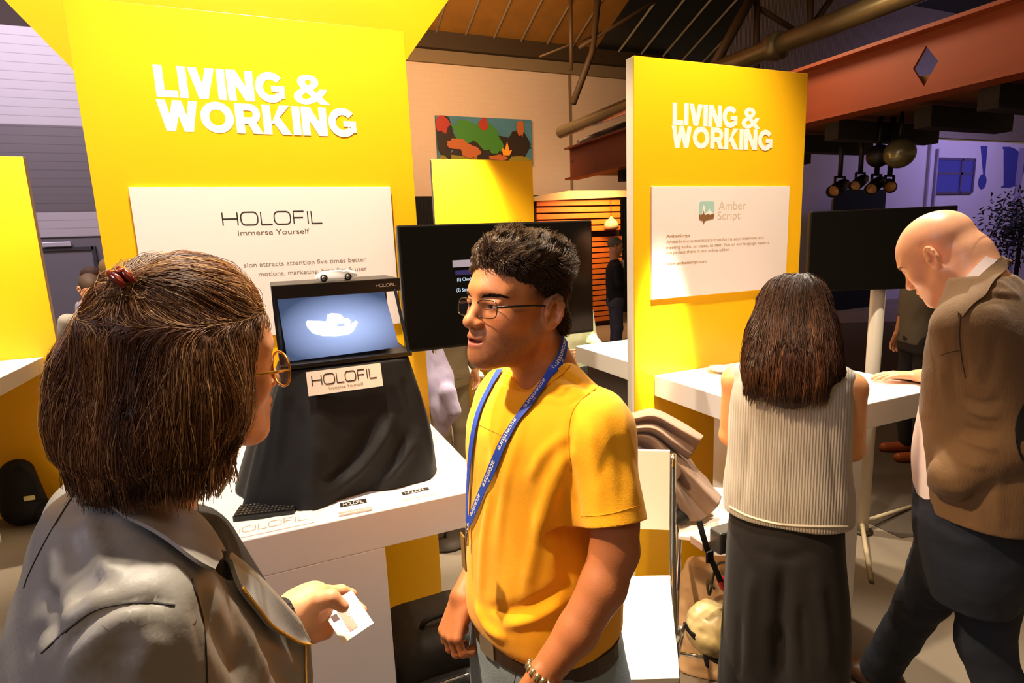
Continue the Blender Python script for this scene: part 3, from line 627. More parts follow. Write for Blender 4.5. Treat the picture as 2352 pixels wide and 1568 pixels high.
# toy car on the lid
cc = at(770, 640, 1, 1.64); zc = zt
g = empty('toy_car', (cc[0], 1.64, zc), 'small white open-top toy sports car on the display case', 'toy car')
L0 = at(722, 630, 1, 1.64)[0]; L1 = at(819, 630, 1, 1.64)[0]; ln = L1-L0
prof = [(0, .16), (.02, .3), (.1, .42), (.2, .52), (.38, .55), (.55, .56), (.62, .57), (.66, .52), (.7, .5), (.74, .54), (.85, .52), (.95, .42), (1, .28), (.99, .15), (.92, .1), (.08, .06)]
def carsec(k, sc): return [(L0+ln*(.5+(u-.5)*(1-.06*k)), 1.64+sc, zc+.003+ln*v*.42*(1-.12*k)) for u, v in prof]
mb = MB(); secs = [carsec(1, -.034*.5), carsec(.2, -.028*.5), carsec(0, 0), carsec(.2, .028*.5), carsec(1, .034*.5)]
V = sum(secs, []); n = len(prof); Fc = [[i*n+k, i*n+(k+1) % n, (i+1)*n+(k+1) % n, (i+1)*n+k] for i in range(4) for k in range(n)]+[list(range(n))[::-1], [4*n+k for k in range(n)]]
smooth_by_angle(mb.raw(V, Fc, True).build('body', mat('white_car_paint', 'f2f0ec', .2, coat=.5), g), 50)
for s_, u in ((-1, .2), (-1, .77), (1, .2), (1, .77)):
    c_ = (L0+ln*u, 1.64+s_*.0165, zc+ln*.085)
    w_ = MB().lathe([(ln*.06, -.003), (ln*.085, -.003), (ln*.085, .003), (ln*.06, .003)], c_, 18, (0, 1, 0)).build('wheel', mat('black_rubber', '15120f', .7), g)
    hb = MB().lathe([(.001, -.0045), (ln*.055, -.004), (ln*.055, .004), (.001, .0045)], c_, 16, (0, 1, 0)).build('hubcap', m_chrome, w_)
mb = MB(); mb.box((L0+ln*.58, 1.628, zc+ln*.235), (L0+ln*.595, 1.652, zc+ln*.29)); mb.build('windscreen', mat('car_glass', '8a9a9a', .05, alpha=.5), g)
mb = MB(); mb.box((L0+ln*.6, 1.63, zc+ln*.225), (L0+ln*.68, 1.65, zc+ln*.24)); mb.build('cockpit', m_black, g)
# ================================================================ sculpting tools: blended solids turned into one continuous mesh
class Sculpt:
    def __init__(s, lo, hi, h):
        s.h = h; s.lo = np.array(lo, float); s.n = np.ceil((np.array(hi, float)-s.lo)/h).astype(int)+1
        s.F = np.full(tuple(s.n), 1.0, np.float32)
    def blk(s, lo, hi, pad):
        a = np.maximum(np.floor((np.array(lo)-pad-s.lo)/s.h).astype(int), 0); b = np.minimum(np.ceil((np.array(hi)+pad-s.lo)/s.h).astype(int)+1, s.n)
        if (b <= a).any(): return None, None
        ax = [s.lo[i]+s.h*np.arange(a[i], b[i]) for i in range(3)]
        return tuple(slice(a[i], b[i]) for i in range(3)), (ax[0][:, None, None], ax[1][None, :, None], ax[2][None, None, :])
    def put(s, fn, lo, hi, k=.02, op='add'):
        sl, X = s.blk(lo, hi, max(k, 3*s.h)+2*s.h)
        if sl is None: return s
        d = fn(*X).astype(np.float32); f = s.F[sl]
        if op == 'add': h = np.maximum(k-np.abs(f-d), 0)/k if k > 0 else 0; s.F[sl] = np.minimum(f, d)-(h*h*k/4 if k > 0 else 0)
        else: d = -d; h = np.maximum(k-np.abs(f-d), 0)/k if k > 0 else 0; s.F[sl] = np.maximum(f, d)+(h*h*k/4 if k > 0 else 0)
        return s
    def ell(s, c, r, rot=None, k=.02, op='add'):
        c = np.array(c, float); r = np.array(r if hasattr(r, '__len__') else [r]*3, float); m = max(r)
        A = np.array(rot) if rot is not None else None        # rows = local axes in world
        def fn(x, y, z):
            x, y, z = x-c[0], y-c[1], z-c[2]
            if A is not None: x, y, z = (A[0, 0]*x+A[0, 1]*y+A[0, 2]*z, A[1, 0]*x+A[1, 1]*y+A[1, 2]*z, A[2, 0]*x+A[2, 1]*y+A[2, 2]*z)
            k0 = np.sqrt((x/r[0])**2+(y/r[1])**2+(z/r[2])**2); k1 = np.sqrt((x/r[0]**2)**2+(y/r[1]**2)**2+(z/r[2]**2)**2)+1e-9
            return k0*(k0-1)/k1
        return s.put(fn, c-m, c+m, k, op)
    def cap(s, a, b, r1, r2=None, k=.02, op='add', flat=None, fl=1.0):
        """tapered limb; flat = direction along which the section is scaled by fl"""
        a = np.array(a, float); b = np.array(b, float); r2 = r1 if r2 is None else r2; m = max(r1, r2)*max(1, fl)
        ab = b-a; L2 = float(ab@ab)+1e-12
        if flat is not None: u = np.array(flat, float); u = u-ab*(u@ab)/L2; u /= np.linalg.norm(u)+1e-9
        def fn(x, y, z):
            x, y, z = x-a[0], y-a[1], z-a[2]; t = np.clip((x*ab[0]+y*ab[1]+z*ab[2])/L2, 0, 1)
            dx, dy, dz = x-t*ab[0], y-t*ab[1], z-t*ab[2]; q = dx*dx+dy*dy+dz*dz
            if flat is not None: e = dx*u[0]+dy*u[1]+dz*u[2]; q = q+e*e*(1/fl**2-1)
            return np.sqrt(q)-(r1+(r2-r1)*t)
        return s.put(fn, np.minimum(a, b)-m, np.maximum(a, b)+m, k, op)
    def chain(s, pts, rs, k=.02, op='add', flat=None, fl=1.0):
        for i in range(len(pts)-1): s.cap(pts[i], pts[i+1], rs[i], rs[i+1], k, op, flat, fl)
        return s
    def loft(s, st, k=.02, op='add'):
        """stations (z, cx, cy, rx, ry, yaw_deg[, n]) from bottom to top: an upright body of elliptical slices"""
        st = [tuple(q)+(2.2,) if len(q) == 6 else tuple(q) for q in st]; A = np.array(st, float); A = A[np.argsort(A[:, 0])]
        m = A[:, 3:5].max(); lo = [A[:, 1].min()-m, A[:, 2].min()-m, A[0, 0]]; hi = [A[:, 1].max()+m, A[:, 2].max()+m, A[-1, 0]]
        def sm(z, col):
            # smooth interpolation through stations
            zz = A[:, 0]; i = np.clip(np.searchsorted(zz, z)-1, 0, len(zz)-2); t = np.clip((z-zz[i])/(zz[i+1]-zz[i]), 0, 1)
            v = A[:, col]; d = np.gradient(v, zz) if len(zz) > 2 else np.full(len(zz), (v[-1]-v[0])/(zz[-1]-zz[0])); hgt = zz[i+1]-zz[i]
            h00 = 2*t**3-3*t**2+1; h10 = t**3-2*t**2+t; h01 = -2*t**3+3*t**2; h11 = t**3-t**2
            return h00*v[i]+h10*hgt*d[i]+h01*v[i+1]+h11*hgt*d[i+1]
        def fn(x, y, z):
            z1 = z.ravel(); cx, cy, rx, ry, yw, n = [sm(z1, c)[None, None, :] for c in range(1, 7)]
            rx = np.maximum(rx, .004); ry = np.maximum(ry, .004); c_, s_ = np.cos(np.radians(yw)), np.sin(np.radians(yw))
            dx, dy = x-cx, y-cy; u = (dx*c_+dy*s_)/rx; v = (-dx*s_+dy*c_)/ry
            q = (np.abs(u)**n+np.abs(v)**n+1e-9)**(1/n); d = (q-1)*np.minimum(rx, ry)*.9
            dz = np.maximum(A[0, 0]-z, z-A[-1, 0]); return np.where(dz > 0, np.sqrt(np.maximum(d, 0)**2+dz**2), d)
        return s.put(fn, lo, hi, k, op)
    def cut(s, p, n):
        """remove everything on the +n side of the plane through p"""
        n = np.array(n, float); n /= np.linalg.norm(n); p = np.array(p, float)
        ax = [s.lo[i]+s.h*np.arange(s.n[i]) for i in range(3)]
        d = ((ax[0][:, None, None]-p[0])*n[0]+(ax[1][None, :, None]-p[1])*n[1]+(ax[2][None, None, :]-p[2])*n[2]).astype(np.float32)
        s.F = np.maximum(s.F, d); return s
    def mesh(s):
        """surface nets"""
        F = s.F; F[0], F[-1] = np.maximum(F[0], .01), np.maximum(F[-1], .01); F[:, 0] = np.maximum(F[:, 0], .01); F[:, -1] = np.maximum(F[:, -1], .01); F[:, :, 0] = np.maximum(F[:, :, 0], .01); F[:, :, -1] = np.maximum(F[:, :, -1], .01)
        S = F < 0; cnt = np.zeros([q-1 for q in F.shape], np.int8)
        sl = [slice(0, -1), slice(1, None)]
        for i in (0, 1):
            for j in (0, 1):
                for k in (0, 1): cnt += S[sl[i], sl[j], sl[k]]
        act = np.argwhere((cnt > 0) & (cnt < 8)); idx = np.full(cnt.shape, -1, np.int32); idx[tuple(act.T)] = np.arange(len(act))
        acc = np.zeros((len(act), 3)); num = np.zeros(len(act))
        cs = [(i, j, k) for i in (0, 1) for j in (0, 1) for k in (0, 1)]
        for a in range(8):
            for b in range(a+1, 8):
                d = [cs[b][q]-cs[a][q] for q in range(3)]
                if sum(map(abs, d)) != 1: continue
                fa = F[act[:, 0]+cs[a][0], act[:, 1]+cs[a][1], act[:, 2]+cs[a][2]]; fb = F[act[:, 0]+cs[b][0], act[:, 1]+cs[b][1], act[:, 2]+cs[b][2]]
                m = (fa < 0) != (fb < 0); t = np.where(m, fa/(fa-fb+1e-20), 0)
                acc += np.where(m[:, None], np.array(cs[a])+t[:, None]*np.array(d), 0); num += m
        V = (act+acc/num[:, None])*s.h+s.lo
        Q = []
        for ax in range(3):
            o1, o2 = [(1, 2), (2, 0), (0, 1)][ax]
            n = list(F.shape); A_ = [slice(None)]*3; B_ = [slice(None)]*3; A_[ax] = slice(0, n[ax]-1); B_[ax] = slice(1, n[ax])
            ch = S[tuple(A_)] != S[tuple(B_)]; e = np.argwhere(ch); e = e[(e[:, o1] > 0) & (e[:, o2] > 0) & (e[:, o1] < n[o1]-1) & (e[:, o2] < n[o2]-1)]
            ins = S[tuple(A_)][tuple(e.T)]
            def c(d1, d2): q = e.copy(); q[:, o1] -= d1; q[:, o2] -= d2; return idx[tuple(q.T)]
            q = np.stack([c(1, 1), c(0, 1), c(0, 0), c(1, 0)], 1); q[~ins] = q[~ins][:, ::-1]; Q.append(q)
        return SMesh(V, np.concatenate(Q))
class SMesh:
    def __init__(s, V, Q): s.V = V; s.Q = Q
    def nrm(s):
        V, Q = s.V, s.Q; n = np.cross(V[Q[:, 2]]-V[Q[:, 0]], V[Q[:, 3]]-V[Q[:, 1]]); N_ = np.zeros_like(V)
        for k in range(4): np.add.at(N_, Q[:, k], n)
        return N_/(np.linalg.norm(N_, axis=1)[:, None]+1e-12)
    def relax(s, it=2, w=.5):
        E_ = np.concatenate([s.Q[:, [k, (k+1) % 4]] for k in range(4)])
        for _ in range(it):
            A = np.zeros_like(s.V); c = np.zeros(len(s.V)); np.add.at(A, E_[:, 0], s.V[E_[:, 1]]); np.add.at(A, E_[:, 1], s.V[E_[:, 0]]); np.add.at(c, E_[:, 0], 1); np.add.at(c, E_[:, 1], 1)
            s.V = s.V*(1-w)+w*A/np.maximum(c, 1)[:, None]
        return s
    def keep_largest(s, minfrac=.02):
        n = len(s.V); lab = np.arange(n); E_ = np.concatenate([s.Q[:, [k, (k+1) % 4]] for k in range(4)])
        while True:
            m = np.minimum(lab[E_[:, 0]], lab[E_[:, 1]]); l2 = lab.copy(); np.minimum.at(l2, E_[:, 0], m); np.minimum.at(l2, E_[:, 1], m); l2 = l2[l2]
            if (l2 == lab).all(): break
            lab = l2
        u, c = np.unique(lab, return_counts=True); ok = np.isin(lab, u[c > minfrac*n]) if minfrac < 1 else lab == u[c.argmax()]
        mp = np.cumsum(ok)-1; s.Q = mp[s.Q[ok[s.Q[:, 0]]]]; s.V = s.V[ok]; return s
    def disp(s, d):
        s.V = s.V+s.nrm()*d[:, None]; return s
    def fold(s, path, w, amp, taper=True, mask=None):
        """raise (amp>0) or press (amp<0) a crease along a 3D path"""
        path = [np.array(p, float) for p in path]; D = np.full(len(s.V), 9.0); T = np.zeros(len(s.V)); L = len(path)-1
        for i in range(L):
            a, b = path[i], path[i+1]; ab = b-a; t = np.clip(((s.V-a)@ab)/(ab@ab+1e-12), 0, 1); d = np.linalg.norm(s.V-a-t[:, None]*ab, axis=1)
            m = d < D; D[m] = d[m]; T[m] = (i+t[m])/L
        g = amp*np.exp(-(D/w)**2)
        if taper: g = g*np.clip(np.sin(np.pi*np.clip(T, .02, .98))*1.6, 0, 1)
        return s.disp(g)
    def bvh(s): return BVHTree.FromPolygons([tuple(v) for v in s.V], [tuple(q) for q in s.Q])
    def build(s, name, m, parent=None, colfn=None, **kw):
        me = bpy.data.meshes.new(name); V = s.V; org = np.zeros(3)
        if parent is None: org = np.array([(V[:, 0].min()+V[:, 0].max())/2, (V[:, 1].min()+V[:, 1].max())/2, V[:, 2].min()])
        me.vertices.add(len(V)); me.vertices.foreach_set('co', (V-org).astype(np.float32).ravel()); Q = s.Q
        me.loops.add(len(Q)*4); me.loops.foreach_set('vertex_index', Q.astype(np.int32).ravel()); me.polygons.add(len(Q))
        me.polygons.foreach_set('loop_start', np.arange(0, len(Q)*4, 4, dtype=np.int32)); me.polygons.foreach_set('loop_total', np.full(len(Q), 4, dtype=np.int32))
        me.update(calc_edges=True); me.validate(); me.polygons.foreach_set('use_smooth', [True]*len(me.polygons))
        if colfn is not None:
            ca = me.color_attributes.new('Col', 'FLOAT_COLOR', 'POINT'); c = np.ones((len(V), 4), np.float32); c[:, :3] = colfn(V); ca.data.foreach_set('color', c.ravel())
        o = link(name, me, m, parent)
        if parent is None: o.location = org
        return tag(o, **kw)
def noise3(Pn, scale, seed=0, oct=2):
    """smooth value noise in -1..1"""
    out = np.zeros(len(Pn)); amp = 1.0
    for o in range(oct):
        r = np.random.RandomState(seed+o*17); G = r.rand(32, 32, 32)*2-1; q = Pn*scale*(2**o)+r.rand(3)*30; i = np.floor(q).astype(int); f = q-i; f = f*f*(3-2*f); v = 0
        for a in (0, 1):
            for b in (0, 1):
                for c in (0, 1): v = v+G[(i[:, 0]+a) % 32, (i[:, 1]+b) % 32, (i[:, 2]+c) % 32]*(f[:, 0] if a else 1-f[:, 0])*(f[:, 1] if b else 1-f[:, 1])*(f[:, 2] if c else 1-f[:, 2])
        out += v*amp; amp *= .5
    return out/1.5
def hit(bv, x, y, lift=0.0):
    """where the surface is seen at (x, y)"""
    d = Vector(ray(x, y)).normalized(); h = bv.ray_cast(Vector(CO), d)
    if h[0] is None: return None
    n = h[1] if h[1].dot(d) < 0 else -h[1]
    return np.array(h[0]+n*lift), np.array(n)
def near(bv, p, lift=0.0):
    h = bv.find_nearest(Vector(p)); n = h[1]; return np.array(h[0]+n*lift), np.array(n)
def spline(pts, n=8):
    """Catmull-Rom through points"""
    p = [np.array(q, float) for q in pts]; p = [2*p[0]-p[1]]+p+[2*p[-1]-p[-2]]; out = []
    for i in range(1, len(p)-2):
        for k in range(n): t = k/n; out.append(.5*((2*p[i])+(-p[i-1]+p[i+1])*t+(2*p[i-1]-5*p[i]+4*p[i+1]-p[i+2])*t*t+(-p[i-1]+3*p[i]-3*p[i+1]+p[i+2])*t**3))
    out.append(p[-2]); return out
def on_surface(bv, pix, lift=.0, n=6):
    """pixel polyline -> points lying on the surface"""
    out = []
    for q in spline([(a, b, 0) for a, b in pix], n):
        h = hit(bv, q[0], q[1], lift)
        if h: out.append(h)
    return out
def seam(bv, pix, r, name, m, parent, lift=0.0, n=6, sides=5, **kw):
    h = on_surface(bv, pix, lift, n)
    if len(h) < 2: return None
    return MB().tube([q[0] for q in h], r, sides).build(name, m, parent, **kw)
def ribbon(pts, nrm, w, th, name, m, parent, **kw):
    """flat strap following points with surface normals"""
    V = []; Fc = []
    for i, (p, n) in enumerate(zip(pts, nrm)):
        t = pts[min(i+1, len(pts)-1)]-pts[max(i-1, 0)]; t /= np.linalg.norm(t)+1e-9; s = np.cross(t, n); s /= np.linalg.norm(s)+1e-9; n = np.cross(s, t)
        V += [p-s*w/2, p+s*w/2, p+s*w/2+n*th, p-s*w/2+n*th]
    for i in range(len(pts)-1):
        a = i*4; Fc += [[a+k, a+(k+1) % 4, a+4+(k+1) % 4, a+4+k] for k in range(4)]
    Fc += [[0, 3, 2, 1], [len(V)-4, len(V)-3, len(V)-2, len(V)-1]]
    return MB().raw(V, Fc).build(name, m, parent, **kw)
def frame(face, up=(0, 0, 1)):
    """matrix rows = (right, forward, up) of a head facing `face`"""
    f = np.array(face, float); f /= np.linalg.norm(f); u = np.array(up, float); r = np.cross(f, u); r /= np.linalg.norm(r); return np.array([r, f, np.cross(r, f)])
def pose(yaw, pitch, roll):
    y, p, r_ = R(yaw), R(pitch), R(roll); f = np.array([math.sin(y)*math.cos(p), math.cos(y)*math.cos(p), math.sin(p)]); r0 = np.array([math.cos(y), -math.sin(y), 0]); u = np.cross(r0, f)
    return np.array([r0*math.cos(r_)+u*math.sin(r_), f, u*math.cos(r_)-r0*math.sin(r_)])
def strands(name, m, parent, S, r0=.0006, sides=3, colfn=None, **kw):
    """many hairs: S = array (count, points, 3) as one mesh of thin tapering tubes"""
    S = np.asarray(S, float); n, k, _ = S.shape; T = np.gradient(S, axis=1); T /= np.linalg.norm(T, axis=2, keepdims=True)+1e-9
    ref = np.where(np.abs(T[..., 2:3]) > .9, np.array([1., 0, 0]), np.array([0, 0, 1.])); U = np.cross(T, ref); U /= np.linalg.norm(U, axis=2, keepdims=True)+1e-9; Wv = np.cross(T, U)
    tp = np.sqrt(np.clip(1-np.linspace(0, 1, k)**3, .03, 1))*(r0 if np.isscalar(r0) else 1); tp = tp[None, :]*(1 if np.isscalar(r0) else np.asarray(r0)[:, None]); tp = np.broadcast_to(tp, (n, k))
    V = np.stack([S+tp[..., None]*(math.cos(a)*U+math.sin(a)*Wv) for a in [2*math.pi*j/sides for j in range(sides)]], 2).reshape(-1, 3)
    i = np.arange(n)[:, None, None]; j = np.arange(k-1)[None, :, None]; q = np.arange(sides)[None, None, :]; b = (i*k+j)*sides
    Q = np.stack([b+q, b+(q+1) % sides, b+sides+(q+1) % sides, b+sides+q], -1).reshape(-1, 4)
    return SMesh(V, Q).build(name, m, parent, colfn=colfn, **kw)

# ---------------------------------------------------------------- heads
def head(S, C, A, sc=1.0, female=False, mouth=0.0, neck=None, nose=1.0, brow=1.0, ears=True, chin=1.0, fat=0.0, neckr=.056, jz=1.0):
    """sculpt a head at C (point between the ears); A rows = right, forward, up"""
    C = np.array(C, float); A = np.array(A); w = lambda x, y, z: C+(A[0]*x+A[1]*y+A[2]*(z*jz if z < 0 else z))*sc
    q = lambda *v: v[0]*sc
    S.ell(w(0, -.012, .045), np.array([.074, .098, .084])*sc, A, k=.01)
    S.ell(w(0, .03, .03), np.array([.066, .066, .066])*sc, A, k=.02*sc)
    S.ell(w(0, .032, -.035), np.array([.058+fat, .056, .074])*sc, A, k=.03*sc)
    for s in (-1, 1):
        S.cap(w(s*(.054+fat), -.004, -.045), w(s*.018, .068, -.096), .020*sc, .017*sc, k=.03*sc)
        S.ell(w(s*.042, .056, -.022), .021*sc, k=.025*sc)
        S.cap(w(s*.012, .086, .030), w(s*.046, .068, .027), .011*sc*brow, .009*sc*brow, k=.016*sc)
    S.ell(w(0, .078, -.098), np.array([.022, .018, .018])*sc*chin, A, k=.022*sc)
    S.ell(w(0, .062, -.062), np.array([.036, .034, .03])*sc, A, k=.02*sc)
    for s in (-1, 1): S.ell(w(s*.032, .096, .006), np.array([.019, .014, .013])*sc, A, k=.014*sc, op='sub')
    # eyelids around the eyeballs
    for s in (-1, 1):
        S.ell(w(s*.031, .074, .006), .0142*sc, k=.005*sc)
        S.ell(w(s*.032, .0885, .0035), np.array([.0125, .006, .0038])*sc, A, k=.002*sc, op='sub')
        S.cap(w(s*.020, .090, .0125), w(s*.046, .080, .0105), .0042*sc, .0035*sc, k=.006*sc)
    # nose
    S.cap(w(0, .084, .018), w(0, .105, -.024), .0075*sc, .0105*sc*nose, k=.014*sc)
    S.ell(w(0, .106, -.030), np.array([.0115, .0115, .0095])*sc*nose, A, k=.008*sc)
    for s in (-1, 1):
        S.ell(w(s*.0125, .097, -.033), np.array([.008, .010, .0075])*sc*nose, A, k=.006*sc)
        S.ell(w(s*.0075, .102, -.041), np.array([.0038, .006, .0045])*sc*nose, A, k=.003*sc, op='sub')
    # mouth
    S.cap(w(-.012, .089, -.055), w(.012, .089, -.055), .0075*sc, k=.01*sc)
    S.ell(w(0, .0935, -.058), np.array([.021, .0085, .0048])*sc, A, k=.005*sc)
    S.ell(w(0, .0925, -.069-mouth*.6), np.array([.018, .0088, .0058])*sc, A, k=.005*sc)
    S.ell(w(0, .088, -.0635-mouth*.3), np.array([.021, .014, .0013+mouth*.5])*sc, A, k=.0025*sc, op='sub')
    if ears:
        for s in (-1, 1):
            e = w(s*.080, -.016, .0); t = A[0]*s*.86+A[1]*.42; t /= np.linalg.norm(t); v = A[2]+A[1]*-.18; v -= t*(v@t); v /= np.linalg.norm(v); u = np.cross(v, t); E3 = np.array([u, t, v])
            S.ell(e, np.array([.0185, .006, .032])*sc, E3, k=.008*sc)
            S.ell(e+(t*.006+A[1]*.002+v*.002)*sc, np.array([.0105, .006, .020])*sc, E3, k=.004*sc, op='sub')
            S.ell(e+(t*.002-v*.0225)*sc, np.array([.009, .005, .010])*sc, E3, k=.005*sc)
            pts = [e+(u*.0155*math.cos(a)+v*(.028*math.sin(a)+.002)+t*.006)*sc for a in np.linspace(R(-40), R(230), 9)]
            S.chain(pts, [.0032*sc]*9, k=.004*sc)
            S.chain([e+(u*.008*math.cos(a)+v*(.017*math.sin(a)+.004)+t*.005)*sc for a in np.linspace(R(10), R(200), 6)], [.0026*sc]*6, k=.004*sc)
            S.ell(e+(A[1]*.013-v*.004+t*.003)*sc, .005*sc, k=.005*sc)
    if neck is not None:
        S.cap(w(0, -.022, -.045), neck, neckr*sc, neckr*1.08*sc, k=.03*sc)
    return w
def eyes(w, A, sc, parent, iris='2a1a0e', look=(0, 0)):
    mi = mat('eye_white', 'ece4dc', .15); mr = mat('iris_'+iris, iris, .2); mp_ = mat('pupil', '050403', .1)
    for s in (-1, 1):
        c = w(s*.031, .0752, .006); o = MB().lathe([(max(.0126*sc*math.sin(t), 1e-5), -.0126*sc*math.cos(t)) for t in np.linspace(.01, math.pi-.01, 14)], c, 20, A[1]).build('eye', mi, parent)
        d = A[1]+A[0]*look[0]+A[2]*look[1]; d = d/np.linalg.norm(d)
        MB().lathe([(.0058*sc, .0112*sc), (.0056*sc, .0119*sc), (.0028*sc, .0127*sc)], c, 18, d, caps=False).build('iris', mr, o)
        MB().lathe([(.0028*sc, .0126*sc), (.001*sc, .0129*sc)], c, 12, d).build('pupil', mp_, o)
def hand(S, wr, d, n, th, sc=1.0, curl=(20, 30, 20), spread=6, side=1, thumb=None, k=.006, curls=None):
    """palm from wrist wr along d, palm facing n; side=+1/-1 where the thumb is (d x n); curl angles per joint in degrees"""
    d = np.array(d, float); d /= np.linalg.norm(d); n = np.array(n, float); n -= d*(n@d); n /= np.linalg.norm(n); u = np.cross(d, n)*side   # towards the thumb
    wr = np.array(wr, float); q = lambda a, b, c: wr+(d*a+u*b+n*c)*sc
    for b0, b1 in ((.024, .030), (.008, .010), (-.008, -.010), (-.022, -.027)): S.cap(q(.005, b0*.7, 0), q(.085-abs(b1)*.25, b1, -.003), .0145*sc, .0105*sc, k=.012*sc)
    S.ell(q(.03, .022, .008), np.array([.02, .014, .012])*sc, np.array([d, u, n]), k=.012*sc)
    tips = []
    for i, (b, L_, r) in enumerate(((.030, .074, .0090), (.010, .082, .0093), (-.010, .076, .0088), (-.027, .060, .0078))):
        p = q(.085-abs(b)*.25, b, -.003); a = 0; sp = R((1.2-i)*spread); cs = curls[i] if curls else curl; seg = (.46, .31, .23); rr = r*sc
        ks = [p]; dirb = d*math.cos(sp)+u*math.sin(sp)
        for j in range(3):
            a += R(cs[j]); dr = dirb*math.cos(a)+n*math.sin(a); p = p+dr*L_*seg[j]*sc; ks.append(p)
        S.chain(ks, [rr*1.04, rr*.98, rr*.88, rr*.74], k=k*sc*.7); tips.append(p)
    t0 = q(.018, .026, .006)
    if thumb is None: ks = [t0, t0+(d*.030+u*.026+n*.010)*sc, t0+(d*.062+u*.036+n*.016)*sc, t0+(d*.086+u*.034+n*.020)*sc]
    else: ks = [t0]+[np.array(x, float) for x in thumb]
    S.chain(ks, [.0145*sc, .0118*sc, .0105*sc, .0085*sc], k=k*sc)
    return tips
def nails(tips, nrm, parent, sc=1.0):
    pass
def skin_col(base, lips=None, w=None, A=None, C=None, sc=1, stubble=0.0, fade=0.0, stub_col='2c1c10', blush=0.0):
    bl = np.array(lin(base)); 
    def fn(V):
        c = np.tile(bl, (len(V), 1)); c *= (1+.08*noise3(V, 40, 5)[:, None])
        if C is not None:
            L = (V-np.array(C))@np.array(A).T/sc; x, y, z = L.T
            m = np.exp(-((x/.022)**2)**2-(((z+.0625)/.0105)**2)**2)*(y > .075)
            if lips: c = c*(1-m[:, None]*.85)+np.array(lin(lips))*m[:, None]*.85
            if blush: b = np.exp(-((np.abs(x)-.045)/.02)**2-((z+.025)/.02)**2)*(y > .03); c[:, 1:] *= (1-blush*b)[:, None]
            if stubble:
                s_ = np.clip((-.030-z)/.02, 0, 1)*np.clip((y+.0)/.03, 0, 1)*np.clip((z+.16)/.03, 0, 1)*(1-m); s_ = np.maximum(s_, np.clip((y+.005)/.01, 0, 1)*np.clip((.028-y)/.01, 0, 1)*np.clip((.0-z)/.02, 0, 1)*.8*(np.abs(x) > .05))
                s_ *= (.75+.25*noise3(V, 220, 9)); c = c*(1-stubble*s_[:, None])+np.array(lin(stub_col))*stubble*s_[:, None]
            if fade:
                f = np.clip((z-.0)/.03, 0, 1)*np.clip((.045-y)/.03, 0, 1)*(np.abs(x) > .03); f = np.maximum(f, np.clip((-.03-y)/.02, 0, 1)*np.clip((z+.07)/.03, 0, 1)); c = c*(1-fade*f[:, None])+np.array(lin(stub_col))*fade*f[:, None]
        return np.clip(c, 0, 1)
    return fn
# ================================================================ man in the yellow T-shirt
def glasses(w, A, parent, frame_mat, lw=.024, lh=.015, y=.0985, z=-.002, cx=.033, r=.0011, n=3.2, full=True, arm_r=.0018, name='glasses', arm_mat=None, lens_col='ffffff', drop=0):
    g = empty(name, w(0, y, z), None, None); g.parent = parent; g.matrix_parent_inverse = Matrix.Translation(-parent.location)
    o = parent  # parts sit directly under the person
    bpy.data.objects.remove(g)
    G = MB()
    for s in (-1, 1):
        ring = []
        for t in np.linspace(0, 2*math.pi, 28, endpoint=False):
            cu, su = math.cos(t), math.sin(t); m = (abs(cu)**n+abs(su)**n)**(-1/n); x = cx*s+lw*cu*m; ring.append(w(x, y-.10*(abs(x)-.01)**1*1.0 if abs(x) > .01 else y, z+lh*su*m))
        G.tube(ring+[ring[0]], r, 6, caps=False)
    G.tube([w(-.010, y-.001, z+.004), w(0, y+.002, z+.007), w(.010, y-.001, z+.004)], r, 6)
    fr = G.build('glasses_frame', frame_mat, parent, label='thin metal glasses frame')
    for s in (-1, 1):
        ring = []
        for t in np.linspace(0, 2*math.pi, 28, endpoint=False):
            cu, su = math.cos(t), math.sin(t); m = (abs(cu)**n+abs(su)**n)**(-1/n); x = cx*s+(lw-.0006)*cu*m; ring.append(w(x, y-.10*(abs(x)-.01) if abs(x) > .01 else y, z+(lh-.0006)*su*m))
        b = [p-A[1]*.0012 for p in ring]; L_ = MB().raw(ring+b, [list(range(28)), list(range(28, 56))[::-1]]+[[i, (i+1) % 28, 28+(i+1) % 28, 28+i] for i in range(28)])
        L_.build('lens', lens_mat(), fr)
        hx = s*(cx+lw); MB().tube([w(hx, y-.10*(cx+lw-.01), z+.006), w(s*.068, .075, z+.008), w(s*.077, .03, z+.012), w(s*.0785, -.012, z+.018-drop), w(s*.076, -.03, z+.0-drop)], [arm_r*.9, arm_r, arm_r, arm_r, arm_r*.8], 6).build('temple_arm', arm_mat or frame_mat, fr)
def person(loc, label):
    return empty('person', loc, label, 'person')
def pix(V):
    q = (np.asarray(V)-CO)@CR.T; return np.stack([1176+F*q[:, 0]/q[:, 2], 784+F*q[:, 1]/q[:, 2]], 1)

MS = 1.03
mA = frame((-.955, -.26, .13)); ear = P(1266, 716, 1.045); mC = ear+mA[0]*.077*MS+mA[1]*.014*MS
tf = np.array([-.959, -.283, 0]); tr_ = np.array([-.283, .959, 0]); TY = 106.4
B = P(1243, 1000, 1.15)
def mz(py): return at(1243, py, 1, B[1])[2]
man = person((B[0], B[1], 0), 'dark-haired man with glasses in a yellow T-shirt and blue lanyard, mouth open mid-speech')
m_skin = mat('skin_brown', 'a8683c', .5, attr=True, bump=.12, bscale=500, sss=.12)
neckb = np.array([B[0]+.022, B[1]-.0, mz(868)])
Ls = B+np.array([.040, -.150, 0]); Ls[2] = mz(930)-.005
Le = P(1412, 1262, .985); Lw = P(1252, 1545, .955)
S = Sculpt(mC-[.2, .2, .42], mC+[.18, .2, .18], .0021)
w = head(S, mC, mA, MS, mouth=.008, neck=neckb, nose=1.08, brow=1.15, neckr=.056, fat=.003, jz=.90)
